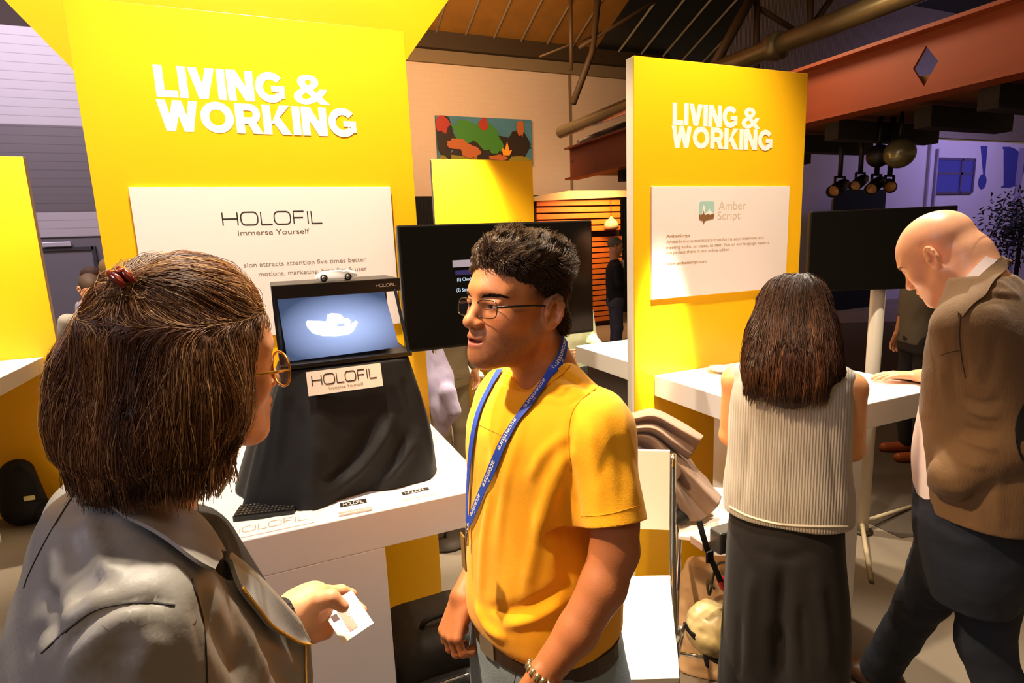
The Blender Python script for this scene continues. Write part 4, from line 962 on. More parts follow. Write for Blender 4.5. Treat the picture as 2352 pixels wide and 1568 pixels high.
# neck to shoulders, chin fullness
S.ell(w(0, .045, -.085), np.array([.04, .035, .022])*MS, mA, k=.02)
S.cap(neckb+[.01, -.07, -.085], neckb+[.01, .07, -.085], .05, k=.04)
H = S.mesh().relax(1, .4)
skinc = skin_col('bd7a4a', lips='b0605a', C=mC, A=mA, sc=MS, stubble=.6, fade=.85, stub_col='3a2618', blush=.12)
body = H.build('body', m_skin, man, colfn=skinc)
eyes(w, mA, MS, man, '23140c', look=(-.05, -.05))
MB().box(np.array([-.014, .083, -.0600]), np.array([.014, .0920, -.0548]), .001, Matrix([list(mA[0]), list(mA[1]), list(mA[2])]).transposed(), (0, 0, 0)).build('teeth', mat('teeth', 'e8dccb', .3), man).location = Vector(mC)-Vector((0, 0, 0))
_t = man.children[-1] if False else [o for o in man.children if o.name.startswith('teeth')][0]; _t.location = Vector(mC)
# eyebrows
def brows(w, A, sc, parent, m, n=260, z0=.030, amp=.005, L_=.009, bvh_=None, th_=.0006):
    r = np.random.RandomState(4); St = []
    for s in (-1, 1):
        for i in range(n):
            t = r.rand(); x = s*(.012+.036*t); y = .093-.018*t**1.6-.004*t; z = z0+amp*math.sin(t*2.4)+(r.rand()-.5)*.006*(1-.6*t)
            p = w(x, y, z); d = A[0]*s*(.8)+A[2]*(.5-.7*t)+A[1]*(-.25*t+.1*r.randn()); d /= np.linalg.norm(d); St.append([p-A[1]*.004*sc+d*L_*sc*k/3+A[1]*.0035*sc*(1 if k < 3 else .4) for k in range(4)])
    St = np.array(St)
    if bvh_ is not None:
        for i in range(len(St)):
            for k in range(4): St[i, k] = near(bvh_, St[i, k], .0008 if k < 3 else .0016)[0]
    return strands('eyebrows', m, parent, St, th_)
m_hair = mat('black_brown_hair', '20150c', .85, spec=.2)
brows(w, mA, MS, man, m_hair, 130, z0=.0215, amp=.004, th_=.0004, bvh_=H.bvh())
# hair volume with short curls
HS = Sculpt(mC-[.16, .16, .14], mC+[.16, .16, .2], .0032)
HS.ell(w(0, -.009, .048), np.array([.0780, .097, .083])*MS, mA, k=.01)
HS.ell(w(0, .048, .088), np.array([.058, .043, .032])*MS, mA, k=.03)
HS.ell(w(0, -.012, .098), np.array([.056, .070, .028])*MS, mA, k=.03)
HS.cap(w(-.03, -.07, -.025), w(.03, -.07, -.025), .030*MS, k=.03)
# clear the face and the ears
HS.ell(w(0, .105, -.01), np.array([.085, .075, .088])*MS, mA, k=.012, op='sub')
for s in (-1, 1): HS.ell(w(s*.085, .022, -.03), np.array([.030, .056, .056])*MS, mA, k=.015, op='sub')
HS.cut(w(0, -.05, -.062), -(mA[2]*1.0-mA[1]*.1))
HM = HS.mesh(); HM.V = HM.V+HM.nrm()*(.0035*noise3(HM.V, 70, 3, 2))[:, None]
HM.build('hair', m_hair, man)
hb = HM.bvh(); r = np.random.RandomState(11); N_ = HM.nrm(); idx = r.choice(len(HM.V), 17000); pp_ = HM.V[idx]; nn = N_[idx]; lo_ = (pp_-mC)@mA.T/MS
keep = (lo_[:, 2] > -.06); pp_, nn, lo_ = pp_[keep], nn[keep], lo_[keep]; n = len(pp_)
top = np.clip((lo_[:, 2]-.055)/.04, 0, 1); L_ = .006+.019*top*(.6+.6*r.rand(n)); cu = noise3(pp_, 45, 21)*3.2; ph = r.rand(n)*6.28
fl = nn*(.16+.24*top)[:, None]+(-mA[1])[None, :]*(.5+.3*np.sin(cu))[:, None]+mA[0][None, :]*(.45*np.sin(cu*2))[:, None]*top[:, None]+(-mA[2])[None, :]*(.6*(1-top))[:, None]; fl /= np.linalg.norm(fl, axis=1)[:, None]
side = np.cross(fl, nn); side /= np.linalg.norm(side, axis=1)[:, None]+1e-9; K = 7; St = np.zeros((n, K, 3))
for k in range(K):
    t = k/(K-1); a = ph*.0+t*(1.2+2.4*top)+cu
    St[:, k] = pp_-nn*.001+fl*(L_*t)[:, None]+side*(L_*.32*top*(np.sin(a)-np.sin(cu)))[:, None]+nn*(L_*(.03+.16*top)*math.sin(2.6*t)+.0012)[:, None]
strands('hair_curls', mat('brown_hair_strands', '4a3420', .3, spec=.7), man, St, .00055)
glasses(w, mA, man, mat('gunmetal', '4a4440', .2, .9), lw=.0262, lh=.0165, z=-.002, n=3.5, drop=.006, arm_mat=mat('black_temple', '15110f', .3), r=.0009, arm_r=.0021)

# ---- T-shirt
S = Sculpt([B[0]-.30, B[1]-.36, mz(1540)-.02], [B[0]+.32, B[1]+.30, mz(800)], .0046)
def ms(py, rx, ry, dx=0, dy=0, yaw=TY, n=2.3): return (mz(py), B[0]+dx, B[1]+dy, rx, ry, yaw, n)
S.loft([ms(1415, .168, .134, -.012), ms(1400, .174, .140, -.012), ms(1370, .176, .142, -.012), ms(1300, .176, .138, -.008), ms(1200, .176, .134, -.004), ms(1100, .180, .130), ms(1020, .186, .126, .002), ms(960, .184, .114, .006), ms(918, .165, .09, .012), ms(895, .13, .07, .016)], k=.02)
Rs = B+np.array([-.012, .135, 0]); Rs[2] = Ls[2]
for s_ in (Ls, Rs):
    S.cap(neckb+[0, 0, .006]+(s_-neckb)*.32, s_+[0, 0, -.014], .050, .055, k=.04)
hem = P(1411, 1199, .985)
S.cap(Ls, hem, .058, .0565, k=.03)
Rh = Rs+np.array([-.01, .035, -.24]); S.cap(Rs, Rh, .058, .055, k=.03)
# soft hollow between sleeve and chest
S.cut(hem+(hem-Ls)*.0, hem-Ls) if False else None
T_ = S.mesh(); T_.keep_largest()
# cut sleeve ends and hem flat by dropping vertices beyond the planes
def trim(M_, p, n, rad=9, c=None):
    n = np.array(n, float)/np.linalg.norm(n); d = (M_.V-np.array(p))@n; c = np.array(p if c is None else c); m = (d > 0) & (np.linalg.norm(M_.V-c, axis=1) < rad)
    M_.V[m] -= n[None, :]*d[m][:, None]; return M_
trim(T_, hem, hem-Ls, .13); trim(T_, Rh, Rh-Rs, .13)
T_.V += T_.nrm()*(.0022*noise3(T_.V*[1, 1, .45], 16, 4, 3))[:, None]
T_.relax(1, .3)
bv = T_.bvh()
def hp(q): h = hit(bv, *q); return None if h is None else h[0]
def folds(M_, bv, items):
    for pixl, w_, a_ in items:
        h = [x[0] for x in on_surface(bv, pixl, 0, 5)]
        if len(h) > 1: M_.fold(h, w_, a_)
folds(T_, bv, [
    ([(1312, 930), (1305, 1040), (1318, 1130), (1330, 1200)], .010, -.006),
    ([(1300, 1080), (1290, 1180), (1300, 1290), (1310, 1380)], .014, -.006),
    ([(1320, 985), (1250, 1040), (1215, 1110)], .012, .006), ([(1318, 1020), (1262, 1120), (1225, 1250)], .013, .006),
    ([(1310, 1060), (1240, 1220), (1200, 1400)], .014, .006), ([(1180, 880), (1150, 980), (1120, 1100)], .010, .004),
    ([(1215, 900), (1195, 1000), (1160, 1120), (1140, 1300)], .012, .004), ([(1130, 1100), (1110, 1250), (1105, 1390)], .012, .005),
    ([(1300, 1380), (1230, 1420), (1150, 1440)], .010, .007), ([(1310, 1330), (1240, 1380), (1170, 1400), (1110, 1395)], .011, -.006), ([(1090, 1380), (1120, 1440), (1170, 1470)], .012, .008),
    ([(1250, 860), (1290, 890), (1340, 900)], .009, .006), ([(1280, 850), (1330, 880), (1390, 900)], .008, -.005), ([(1300, 930), (1350, 905), (1400, 885)], .006, -.004),
    ([(1350, 960), (1365, 1060), (1380, 1180)], .012, .003), ([(1400, 950), (1425, 1060), (1430, 1180)], .012, -.0025), ([(1430, 930), (1450, 1050), (1462, 1170)], .010, .002)])
m_shirt = mat('yellow_cotton', 'ffb400', .85, bump=.25, bscale=900, sheen=.15)
T_.build('t_shirt', m_shirt, man); bv = T_.bvh()
dm = mat('darker_yellow_stitch', 'd88c00', .9)
seam(bv, [(1405, 872), (1360, 898), (1318, 940), (1306, 1000), (1312, 1080)], .0012, 'shoulder_seam', dm, man, lift=.0002)
seam(bv, [(1336, 1186), (1400, 1180), (1470, 1160)], .0009, 'sleeve_hem', dm, man)
# ribbed neckline
h = on_surface(bv, [(1164, 862), (1176, 880), (1205, 892), (1245, 882), (1282, 856), (1312, 824)], .0, 5)
if len(h) > 3: ribbon([q[0] for q in h], [q[1] for q in h], .018, .0025, 'neckline_rib', mat('yellow_rib', 'f0a400', .9), man)
# print on the chest
m_pr = mat('brown_print', '8a5c10', .8)
seam(bv, [(1098, 975), (1140, 995), (1176, 1012)], .0007, 'chest_print', m_pr, man)
seam(bv, [(1156, 996), (1176, 1003)], .0022, 'chest_print', m_pr, man)
# ---- arms (skin) below the sleeves, with hands
S = Sculpt(np.minimum(Lw, hem)-[.13, .13, .16], np.maximum(Lw, hem)+[.12, .12, .08], .0034)
S.chain([hem+(Ls-hem)*.25, hem, Le, P(1385, 1345, .975), P(1325, 1450, .965), Lw], [.042, .041, .041, .039, .034, .026], k=.012)
dv = (Lw-Le)/np.linalg.norm(Lw-Le); hand(S, Lw, dv+np.array([-.15, .15, -.1]), np.array([-.2, .95, 0]), None, 1.0, curl=(25, 25, 15), side=1)
S.mesh().relax(1, .4).build('body', m_skin, man, colfn=skin_col('ac6a40'))
Rw = P(1062, 1368, 1.235); Re = Rs+np.array([.035, .07, -.30])
S = Sculpt(np.minimum(np.minimum(Rw, Re), Rh)-[.1, .1, .14], np.maximum(np.maximum(Rw, Re), Rh)+[.1, .1, .06], .0034)
S.chain([Rh+(Rs-Rh)*.2, Rh, Re, Re+(Rw-Re)*.35, Rw], [.042, .040, .037, .036, .025], k=.012)
hand(S, Rw, np.array(P(1040, 1440, 1.215))-Rw, np.array([.5, .1, -.35]), None, 1.0, curl=(40, 60, 40), side=1, thumb=[P(1058, 1420, 1.21), P(1066, 1445, 1.21)])
S.mesh().relax(1, .4).build('body', m_skin, man, colfn=skin_col('ac6a40'))
# ---- jeans, belt, shoes
mzf = lambda py: mz(py)
S = Sculpt([B[0]-.34, B[1]-.26, 0.02], [B[0]+.26, B[1]+.30, mz(1380)], .008)
zw = mz(1405)
hipL = np.array([B[0]+.012, B[1]-.085, zw-.14]); hipR = np.array([B[0]-.035, B[1]+.085, zw-.14])
S.loft([(zw-.25, B[0]-.005, B[1], .185, .135, TY, 2.3), (zw-.14, B[0]-.003, B[1], .186, .138, TY, 2.3), (zw-.03, B[0]-.006, B[1], .172, .135, TY, 2.3), (zw+.01, B[0]-.008, B[1], .166, .130, TY, 2.3)], k=.02)
for hp_, s_ in ((hipL, -1), (hipR, 1)):
    kn = hp_+tr_*s_*.02+tf*.03+[0, 0, -.36]; an = np.array([kn[0], kn[1], .1])+tr_*s_*.01-tf*.03
    S.chain([hp_, kn, an], [.10, .072, .062], k=.04)
J = S.mesh(); J.V += J.nrm()*(.003*noise3(J.V, 14, 8, 2))[:, None]; J.relax(1, .3)
m_jean = mat('light_blue_denim', '93a5b4', .85, bump=.4, bscale=700, var=.2, vscale=14)
J.build('jeans', m_jean, man)
jb = J.bvh()
seam(jb, [(1180, 1568), (1190, 1530), (1205, 1505)], .0012, 'pocket_seam', mat('denim_stitch', '6a7c90', .8), man)
bl = [(B[0]-.008+ (.171*math.cos(a)*math.cos(R(TY))-.136*math.sin(a)*math.sin(R(TY))), B[1]+(.171*math.cos(a)*math.sin(R(TY))+.136*math.sin(a)*math.cos(R(TY)))) for a in np.linspace(0, 2*math.pi, 40, endpoint=False)]
mb = MB(); V = [(x, y, z) for z in (zw-.035, zw+.002) for x, y in bl]; V2 = [((x-B[0])*1.035+B[0], (y-B[1])*1.035+B[1], z) for x, y, z in V]
n = 40; mb.raw(V+V2, [[i, (i+1) % n, n+(i+1) % n, n+i][::-1] for i in range(n)]+[[2*n+i, 2*n+(i+1) % n, 3*n+(i+1) % n, 3*n+i] for i in range(n)]+[[n+i, n+(i+1) % n, 3*n+(i+1) % n, 3*n+i][::-1] for i in range(n)]+[[i, (i+1) % n, 2*n+(i+1) % n, 2*n+i] for i in range(n)])
belt = mb.build('belt', mat('dark_brown_leather', '3a281a', .5), man)
fc = B+tf*.142; fr_ = (tr_*-1, np.array([0, 0, 1.]), tf)
mb = MB(); 
o_ = np.array([fc[0]-.008, fc[1]+.015, zw-.037]); mb.prism(rrect(.045, .04, .006, x=-.022), .006, fr_, o_); mb.build('buckle', mat('brushed_buckle', 'b8aa90', .3, .8), belt)
for s_ in (-1, 1):
    a_ = (hipL if s_ < 0 else hipR)+tr_*s_*.03; a_ = np.array([a_[0], a_[1], 0])
    S = Sculpt(a_-[.3, .2, .0]-[0, 0, .01], a_+[.2, .2, .16], .006); S.cap(a_+[0, 0, .05]-tf*.05, a_+[0, 0, .035]+tf*.15, .045, .036, k=.02); S.cap(a_+[0, 0, .06]-tf*.03, a_+[0, 0, .13]-tf*.03, .045, k=.03); S.cut((0, 0, .003), (0, 0, -1)); S.mesh().build('shoe', mat('brown_shoe', '3a2a1c', .5), man)
# ---- lanyard
lan = empty('lanyard', P(1120, 1210, 1.0), 'blue lanyard with repeated white lettering around the neck of the man in yellow', 'lanyard')
m_lan = mat('blue_lanyard', '2347b8', .6)
h = on_surface(bv, [(1283, 838), (1240, 900), (1195, 960), (1158, 1020), (1130, 1085), (1105, 1145), (1082, 1200)], .003, 8)
neckpts = [(P(1287, 786, 1.07), 0), (P(1289, 805, 1.055), 0)]
nn0 = h[0][1]; hbv = H.bvh()
def drape(bvs, pixl, lift, n=8, sm=4):
    out = []
    for q_ in spline([(a, b, 0) for a, b in pixl], n):
        hh = [t_ for t_ in (hit(b_, q_[0], q_[1], lift) for b_ in bvs) if t_]
        if hh: out.append(min(hh, key=lambda t_: np.linalg.norm(t_[0]-CO)))
    Pn = np.array([o_[0] for o_ in out]); Nn_ = np.array([o_[1] for o_ in out])
    for _ in range(sm): Pn[1:-1] = Pn[1:-1]*.5+(Pn[:-2]+Pn[2:])*.25; Nn_[1:-1] = Nn_[1:-1]*.5+(Nn_[:-2]+Nn_[2:])*.25
    Nn_ /= np.linalg.norm(Nn_, axis=1)[:, None]; return Pn+Nn_*.001, Nn_
PT, NT = drape((hbv, bv), [(1292, 780), (1290, 800), (1276, 842), (1240, 900), (1195, 960), (1158, 1020), (1130, 1085), (1105, 1145), (1082, 1200)], .004)
nn0 = NT[0]
ribbon(PT, NT, .0185, .0012, 'strap', m_lan, lan)
P2, N2 = drape((hbv, bv), [(1150, 852), (1132, 885), (1112, 925), (1098, 965), (1088, 1020), (1082, 1080), (1079, 1140), (1078, 1200)], .004)
ribbon(P2, N2, .0165, .0012, 'strap', m_lan, lan)
# lettering along the strap
mb = MB(); Vt, Ft = text_poly('accenture', .012); Vg, Fg = text_poly('>', .02)
cum = np.concatenate([[0], np.cumsum(np.linalg.norm(np.diff(PT, axis=0), axis=1))])
def along(s_): 
    s_ = min(max(s_, 0), cum[-1]-1e-6); i = min(np.searchsorted(cum, s_, side='right')-1, len(PT)-2); t = (s_-cum[i])/(cum[i+1]-cum[i]); p = PT[i]*(1-t)+PT[i+1]*t; n = NT[i]*(1-t)+NT[i+1]*t; d = PT[i+1]-PT[i]; return p, n/np.linalg.norm(n), d/np.linalg.norm(d)
def strap_text(V0, F0, s0, ln_, hgt, off):
    lo_, hi_ = V0.min(0), V0.max(0); out = []
    for v in V0:
        s_ = s0+(v[0]-lo_[0])/(hi_[0]-lo_[0])*ln_; p, n, d = along(s_); sd = np.cross(n, d); out.append(p+n*.0019+sd*((v[1]-lo_[1])/(hi_[1]-lo_[1])-.5)*hgt+sd*off)
    mb.raw(out, F0)
s0 = .006
while s0 < cum[-1]-.09:
    strap_text(Vt, Ft, s0, .066, .0092, -.0012); strap_text(Vg, Fg, s0+.040, .006, .004, .0062); s0 += .092
mb.build('lettering', mat('lanyard_white', 'e6e6f2', .6), lan)
# metal clip and card holder edge
e = PT[-1]; MB().tube([e, e+[-.006, -.004, -.02], e+[-.008, -.004, -.045]], .004, 8).build('clip', m_chrome, lan)
q = P(1066, 1250, 1.06); MB().box(q+[-.003, -.010, -.05], q+[.0, .012, .02], .001).build('badge', mat('badge_plastic', '8a6a2a', .3), lan)
# bracelet watch
wv = Lw; u = dv; mb = MB(); a1 = np.cross(u, [0, 0, 1]); a1 /= np.linalg.norm(a1); a2 = np.cross(u, a1)
for i in range(18):
    t = 2*math.pi*i/18; c_ = wv+u*.004+(a1*math.cos(t)+a2*math.sin(t))*.0305; mb.tube([c_-u*.006, c_+u*.006], .0042, 6)
g = mb.build('bracelet', mat('silver_bracelet', 'd8cfa8', .2, .9), None); tag(g, 'silver link bracelet on the wrist tucked in the jeans pocket', 'bracelet')
# ================================================================ woman in the foreground, seen from behind
def poly_slab(S, poly3, n, th, k=.03):
    """a rounded slab whose outline is the 3D polygon lying in a plane with normal n"""
    Pp = np.array(poly3); n = np.array(n, float)/np.linalg.norm(n); o = Pp[0]; u = np.cross(n, [0, 0, 1.]); u /= np.linalg.norm(u); v = np.cross(n, u)
    q = np.stack([(Pp-o)@u, (Pp-o)@v], 1)
    def fn(x, y, z):
        x, y, z = x-o[0], y-o[1], z-o[2]; a = x*u[0]+y*u[1]+z*u[2]; b = x*v[0]+y*v[1]+z*v[2]; c = x*n[0]+y*n[1]+z*n[2]
        d = np.full(a.shape, 1e9); ins = np.zeros(a.shape, bool)
        for i in range(len(q)):
            p0, p1 = q[i], q[(i+1) % len(q)]; e = p1-p0; t = np.clip(((a-p0[0])*e[0]+(b-p0[1])*e[1])/(e@e+1e-12), 0, 1); d = np.minimum(d, (a-p0[0]-t*e[0])**2+(b-p0[1]-t*e[1])**2)
            cnd = ((p0[1] > b) != (p1[1] > b)); xx = p0[0]+(b-p0[1])/(e[1]+1e-12)*e[0]; ins ^= cnd & (a < xx)
        d = np.sqrt(d)*np.where(ins, -1, 1); w_ = np.abs(c)-th
        return np.minimum(np.maximum(d, w_), 0)+np.sqrt(np.maximum(d, 0)**2+np.maximum(w_, 0)**2)-.006
    return S.put(fn, Pp.min(0)-th, Pp.max(0)+th, k)
def patch(bvs, top, bot, n, m, lift, th, name, mt, parent, flare=None, **kw):
    """a panel of cloth between two pixel polylines laid over surfaces and thickened"""
    def rs(pl, n):
        s = np.array(spline([(a, b, 0) for a, b in pl], 8))[:, :2]; c = np.concatenate([[0], np.cumsum(np.linalg.norm(np.diff(s, axis=0), axis=1))]); t = np.linspace(0, c[-1], n); return np.stack([np.interp(t, c, s[:, 0]), np.interp(t, c, s[:, 1])], 1)
    a, b = rs(top, n), rs(bot, n); G = np.full((m, n, 3), np.nan); Nn = np.zeros((m, n, 3))
    for j in range(m):
        for i in range(n):
            q = a[i]*(1-j/(m-1))+b[i]*(j/(m-1)); hh = [t_ for t_ in (hit(v_, q[0], q[1]) for v_ in bvs) if t_]
            if hh: h_ = min(hh, key=lambda t_: np.linalg.norm(t_[0]-CO)); G[j, i], Nn[j, i] = h_
    # fill misses with the nearest known depth along the ray
    for j in range(m):
        for i in range(n):
            if np.isnan(G[j, i, 0]):
                ok = [(abs(j-jj)+abs(i-ii), jj, ii) for jj in range(m) for ii in range(n) if not np.isnan(G[jj, ii, 0]) and np.abs(Nn[jj, ii]).sum() > 0]
                _, jj, ii = min(ok); q = a[i]*(1-j/(m-1))+b[i]*(j/(m-1)); dep = (CR@(G[jj, ii]-CO))[2]; Nn[j, i] = 0; G[j, i] = P(q[0], q[1], dep); 
    for j in range(m):
        for i in range(n):
            if np.abs(Nn[j, i]).sum() == 0: Nn[j, i] = (CO-G[j, i])/np.linalg.norm(CO-G[j, i])
    for _ in range(4):
        G[0, 1:-1] = G[0, 1:-1]*.5+(G[0, :-2]+G[0, 2:])*.25; G[-1, 1:-1] = G[-1, 1:-1]*.5+(G[-1, :-2]+G[-1, 2:])*.25; Nn[:, 1:-1] = Nn[:, 1:-1]*.5+(Nn[:, :-2]+Nn[:, 2:])*.25
    Nn /= np.linalg.norm(Nn, axis=2, keepdims=True)+1e-9
    for _ in range(3):
        G2 = G.copy(); G2[1:-1, 1:-1] = (G[1:-1, 1:-1]*2+G[:-2, 1:-1]+G[2:, 1:-1]+G[1:-1, :-2]+G[1:-1, 2:])/6; G = G2
    L_ = np.array([[lift if flare is None else lift+flare*(j/(m-1)) for i in range(n)] for j in range(m)])[..., None]
    O = G+Nn*(L_+th); I = G+Nn*L_; V = np.concatenate([O.reshape(-1, 3), I.reshape(-1, 3)]); K = m*n; Fc = []
    for j in range(m-1):
        for i in range(n-1): a_ = j*n+i; Fc += [[a_, a_+1, a_+n+1, a_+n], [K+a_, K+a_+n, K+a_+n+1, K+a_+1]]
    rim = [i for i in range(n)]+[j*n+n-1 for j in range(1, m)]+[(m-1)*n+i for i in range(n-2, -1, -1)]+[j*n for j in range(m-2, 0, -1)]
    for i in range(len(rim)): a_, b_ = rim[i], rim[(i+1) % len(rim)]; Fc.append([a_, K+a_, K+b_, b_])
    o = MB().raw(V, Fc, True).build(name, mt, parent, **kw); smooth_by_angle(o, 60); return o, O
wsc = .955; wA = pose(62, -3, -7); wC = P(440, 850, .69)
yb = R(72); fb = np.array([math.sin(yb), math.cos(yb), 0]); rb = np.array([math.cos(yb), -math.sin(yb), 0])
shR = P(318, 1436, .545); Bt = shR-rb*.155+fb*.018; Bt[2] = 0
wom = person((Bt[0], Bt[1], 0), 'woman in the foreground with a brown bob and gold glasses, grey-blue jacket, seen from behind')
def WB(r_, f_, z): return np.array([Bt[0]+rb[0]*r_+fb[0]*f_, Bt[1]+rb[1]*r_+fb[1]*f_, z])
m_skin2 = mat('skin_fair', 'e0a070', .45, attr=True, bump=.08, bscale=500, sss=.12)
S = Sculpt(wC-[.2, .2, .40], wC+[.2, .2, .18], .0030)
nb = WB(0, .015, 1.44)
ww = head(S, wC, wA, wsc, neck=nb, neckr=.050, nose=.9, ears=True, jz=.95)
HB = S.mesh().relax(1, .4); HB.build('body', m_skin2, wom, colfn=skin_col('dfa074', lips='b85048', C=wC, A=wA, sc=wsc, blush=.15))
eyes(ww, wA, wsc, wom, '4a5a48')
# ---- hair volume
S = Sculpt(wC-[.25, .26, .30], wC+[.22, .24, .22], .0042)
S.ell(ww(0, -.012, .052), np.array([.082, .101, .084])*wsc, wA, k=.02)
S.ell(ww(.0, -.004, .096), np.array([.062, .066, .038])*wsc, wA, k=.03)
S.chain([P(352, 775, .69), P(312, 880, .68), P(290, 985, .655), P(290, 1050, .63)], [.070, .074, .062, .042], k=.03)
S.chain([P(420, 850, .64), P(420, 940, .63), P(395, 1020, .615), P(355, 1060, .61)], [.066, .058, .046, .032], k=.03)
S.chain([P(474, 790, .64), P(470, 890, .625), P(460, 965, .62), P(448, 1030, .61)], [.036, .030, .024, .015], k=.02)
S.ell(ww(0, .125, -.035), np.array([.082, .080, .088])*wsc, wA, k=.012, op='sub')
S.ell(ww(0, .125, -.12), np.array([.10, .09, .07])*wsc, wA, k=.012, op='sub')
S.ell(ww(.078, .082, -.030), np.array([.044, .050, .085])*wsc, wA, k=.015, op='sub')
S.ell(ww(.080, .098, .004), np.array([.050, .050, .060])*wsc, wA, k=.015, op='sub')
S.ell(ww(-.075, .075, -.030), np.array([.040, .028, .075])*wsc, wA, k=.015, op='sub')
WH = S.mesh(); WH.keep_largest(.05); WH.relax(2, .5)
clip_p = hit(WH.bvh(), 290, 648)[0] if hit(WH.bvh(), 290, 648) else P(290, 650, .66)
# gathered locks: ridges following the fall of the hair
WH.V += WH.nrm()*(.0035*noise3(WH.V*[1, 1, .25], 95, 41, 3)+.006*noise3(WH.V*[1, 1, .3], 32, 42, 2))[:, None]
m_wh = mat('brown_bob_base', '52331d', .6, spec=.3, bump=.3, bscale=300, stretch=(1, 1, .15))
WH.build('hair', m_wh, wom); whb = WH.bvh()
Nv = WH.nrm()
def flow_hair(bv_, M_, n, steps, step, dirfn, liftfn, seed, jit=.045, keep=None, zfree=None):
    r_ = np.random.RandomState(seed); ii = r_.choice(len(M_.V), n*2); P0 = M_.V[ii]
    if keep is not None: P0 = P0[keep(P0)]
    P0 = P0[:n]; out = np.zeros((len(P0), steps, 3)); jd = r_.randn(len(P0), 3)*jit; lk = np.stack([noise3(P0, 42, 301+c_, 2) for c_ in range(3)], 1)*.28; jd = jd+lk; lf = liftfn(r_, len(P0))
    for i, p in enumerate(P0):
        q = np.array(p); ln_ = .6+.7*r_.rand(); w2 = r_.rand()*6.28
        for s_ in range(steps):
            if zfree is not None and q[2] < zfree:
                out[i, s_] = q
                if q[2] < zfree-.004-.028*((i*37) % 100)/100: continue
                dq = out[i, s_]-out[i, max(s_-1, 0)]; dq /= np.linalg.norm(dq)+1e-9; q = q+(dq*.8+np.array([0, 0, -.35])+jd[i]*.35)*step*ln_*.8; continue
            h_ = bv_.find_nearest(Vector(q)); nn_ = np.array(h_[1]); sp = np.array(h_[0]); out[i, s_] = sp+nn_*(lf[i]*(.3+.7*math.sin(math.pi*min(1, (s_+.5)/steps))))
            d_ = dirfn(sp)+jd[i]+.07*math.sin(w2+s_*.55)*np.cross(nn_, dirfn(sp)); d_ = d_-nn_*(d_@nn_); d_ /= np.linalg.norm(d_)+1e-9; q = sp+d_*step*ln_
    return out
up_ = wA[2]
def wdir(p):
    L_ = (p-wC)@wA.T; t = np.clip((L_[2]-.055)/.03, 0, 1)                       # on top: swept back to the clip
    tc_ = clip_p-p; dc = np.linalg.norm(tc_); tc_ = tc_/(dc+1e-6); dn = np.array([0, 0, -1.])+.15*(p-wC)*[1, 1, 0]/.1-wA[1]*.15
    fr_w = np.clip(dc/.03, 0, 1)*t
    if L_[2] < .02: dn = dn-.25*(p-wC)*[1, 1, 0]/.1*np.clip((.02-L_[2])/.12, 0, 1)
    return tc_*fr_w+dn*(1-fr_w)
ZF = P(300, 1075, .60)[2]; St = flow_hair(whb, WH, 17000, 12, .015, wdir, lambda r_, n: .0006+.0025*np.abs(r_.randn(n)), 5, zfree=ZF)
rc = np.random.RandomState(8); tone = np.repeat(np.clip(noise3(St[:, 4], 38, 77, 2)*1.0+.34+.16*rc.randn(len(St))+.25*np.clip((St[:, 0, 2]-wC[2]-.05)/.06, 0, 1), 0, 1), 12*3)  # random highlights, plus light from above put into the crown's paler colour
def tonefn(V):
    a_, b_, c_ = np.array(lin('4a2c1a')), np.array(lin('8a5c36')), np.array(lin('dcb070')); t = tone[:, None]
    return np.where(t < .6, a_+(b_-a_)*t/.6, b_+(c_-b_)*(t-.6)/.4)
m_str = mat('brown_gold_strands', '8a5a30', .45, attr=True, spec=.6)
strands('hair_strands', m_str, wom, St, .00038, colfn=tonefn)
# loose fly-away hairs over the crown and at the nape
St = flow_hair(whb, WH, 260, 12, .014, wdir, lambda r_, n: .004+.006*r_.rand(n), 15, jit=.35, zfree=ZF)
tone = np.repeat(.5+.5*rc.rand(len(St)), 12*3); strands('stray_hairs', m_str, wom, St, .00022, colfn=tonefn)
# red-brown claw clip
cn = hit(whb, 283, 650); cp_, cnn = cn if cn else (clip_p, np.array([0, -1, 0]))
clip = MB(); u1 = np.cross(cnn, wA[0]); u1 /= np.linalg.norm(u1); u2 = np.cross(u1, cnn)
for k_ in range(2):
    pts = [cp_+cnn*(.004+.008*math.sin(t))+u2*.015*math.cos(t)+u1*(.005*(2*k_-1)) for t in np.linspace(.1, math.pi-.1, 9)]
    clip.tube(pts, [.002, .003, .004, .0045, .005, .0045, .004, .003, .002], 8)
clip.tube([cp_+cnn*.013-u1*.006, cp_+cnn*.014+u1*.006], .004, 8)
cl_ = clip.build('hair_clip', mat('red_brown_clip', '7a1e10', .15, coat=.8), None); tag(cl_, 'glossy red-brown claw clip in the hair of the foreground woman', 'hair clip')
glasses(ww, wA, wom, mat('gold_metal', 'd8a040', .2, .9), lw=.027, lh=.024, z=-.006, y=.104, cx=.034, r=.0016, n=2.3, arm_r=.0018, drop=.008)
# ---- black top (neck and chest)
S = Sculpt(WB(0, 0, .95)-[.26, .26, 0], WB(0, 0, 1.55)+[.26, .26, 0], .006)
S.cap(WB(0, .0, 1.36), nb+[0, 0, .035], .07, .054, k=.03)
S.loft([(.97, Bt[0], Bt[1], .12, .11, -math.degrees(yb), 2.2), (1.15, Bt[0]+fb[0]*.02, Bt[1]+fb[1]*.02, .12, .11, -math.degrees(yb), 2.2), (1.30, Bt[0]+fb[0]*.02, Bt[1]+fb[1]*.02, .13, .10, -math.degrees(yb), 2.2), (1.40, Bt[0]+fb[0]*.01, Bt[1]+fb[1]*.01, .12, .085, -math.degrees(yb), 2.2)], k=.03)
S.cap(WB(-.055, .055, 1.35), WB(-.06, .085, 1.26), .070, .072, k=.03)
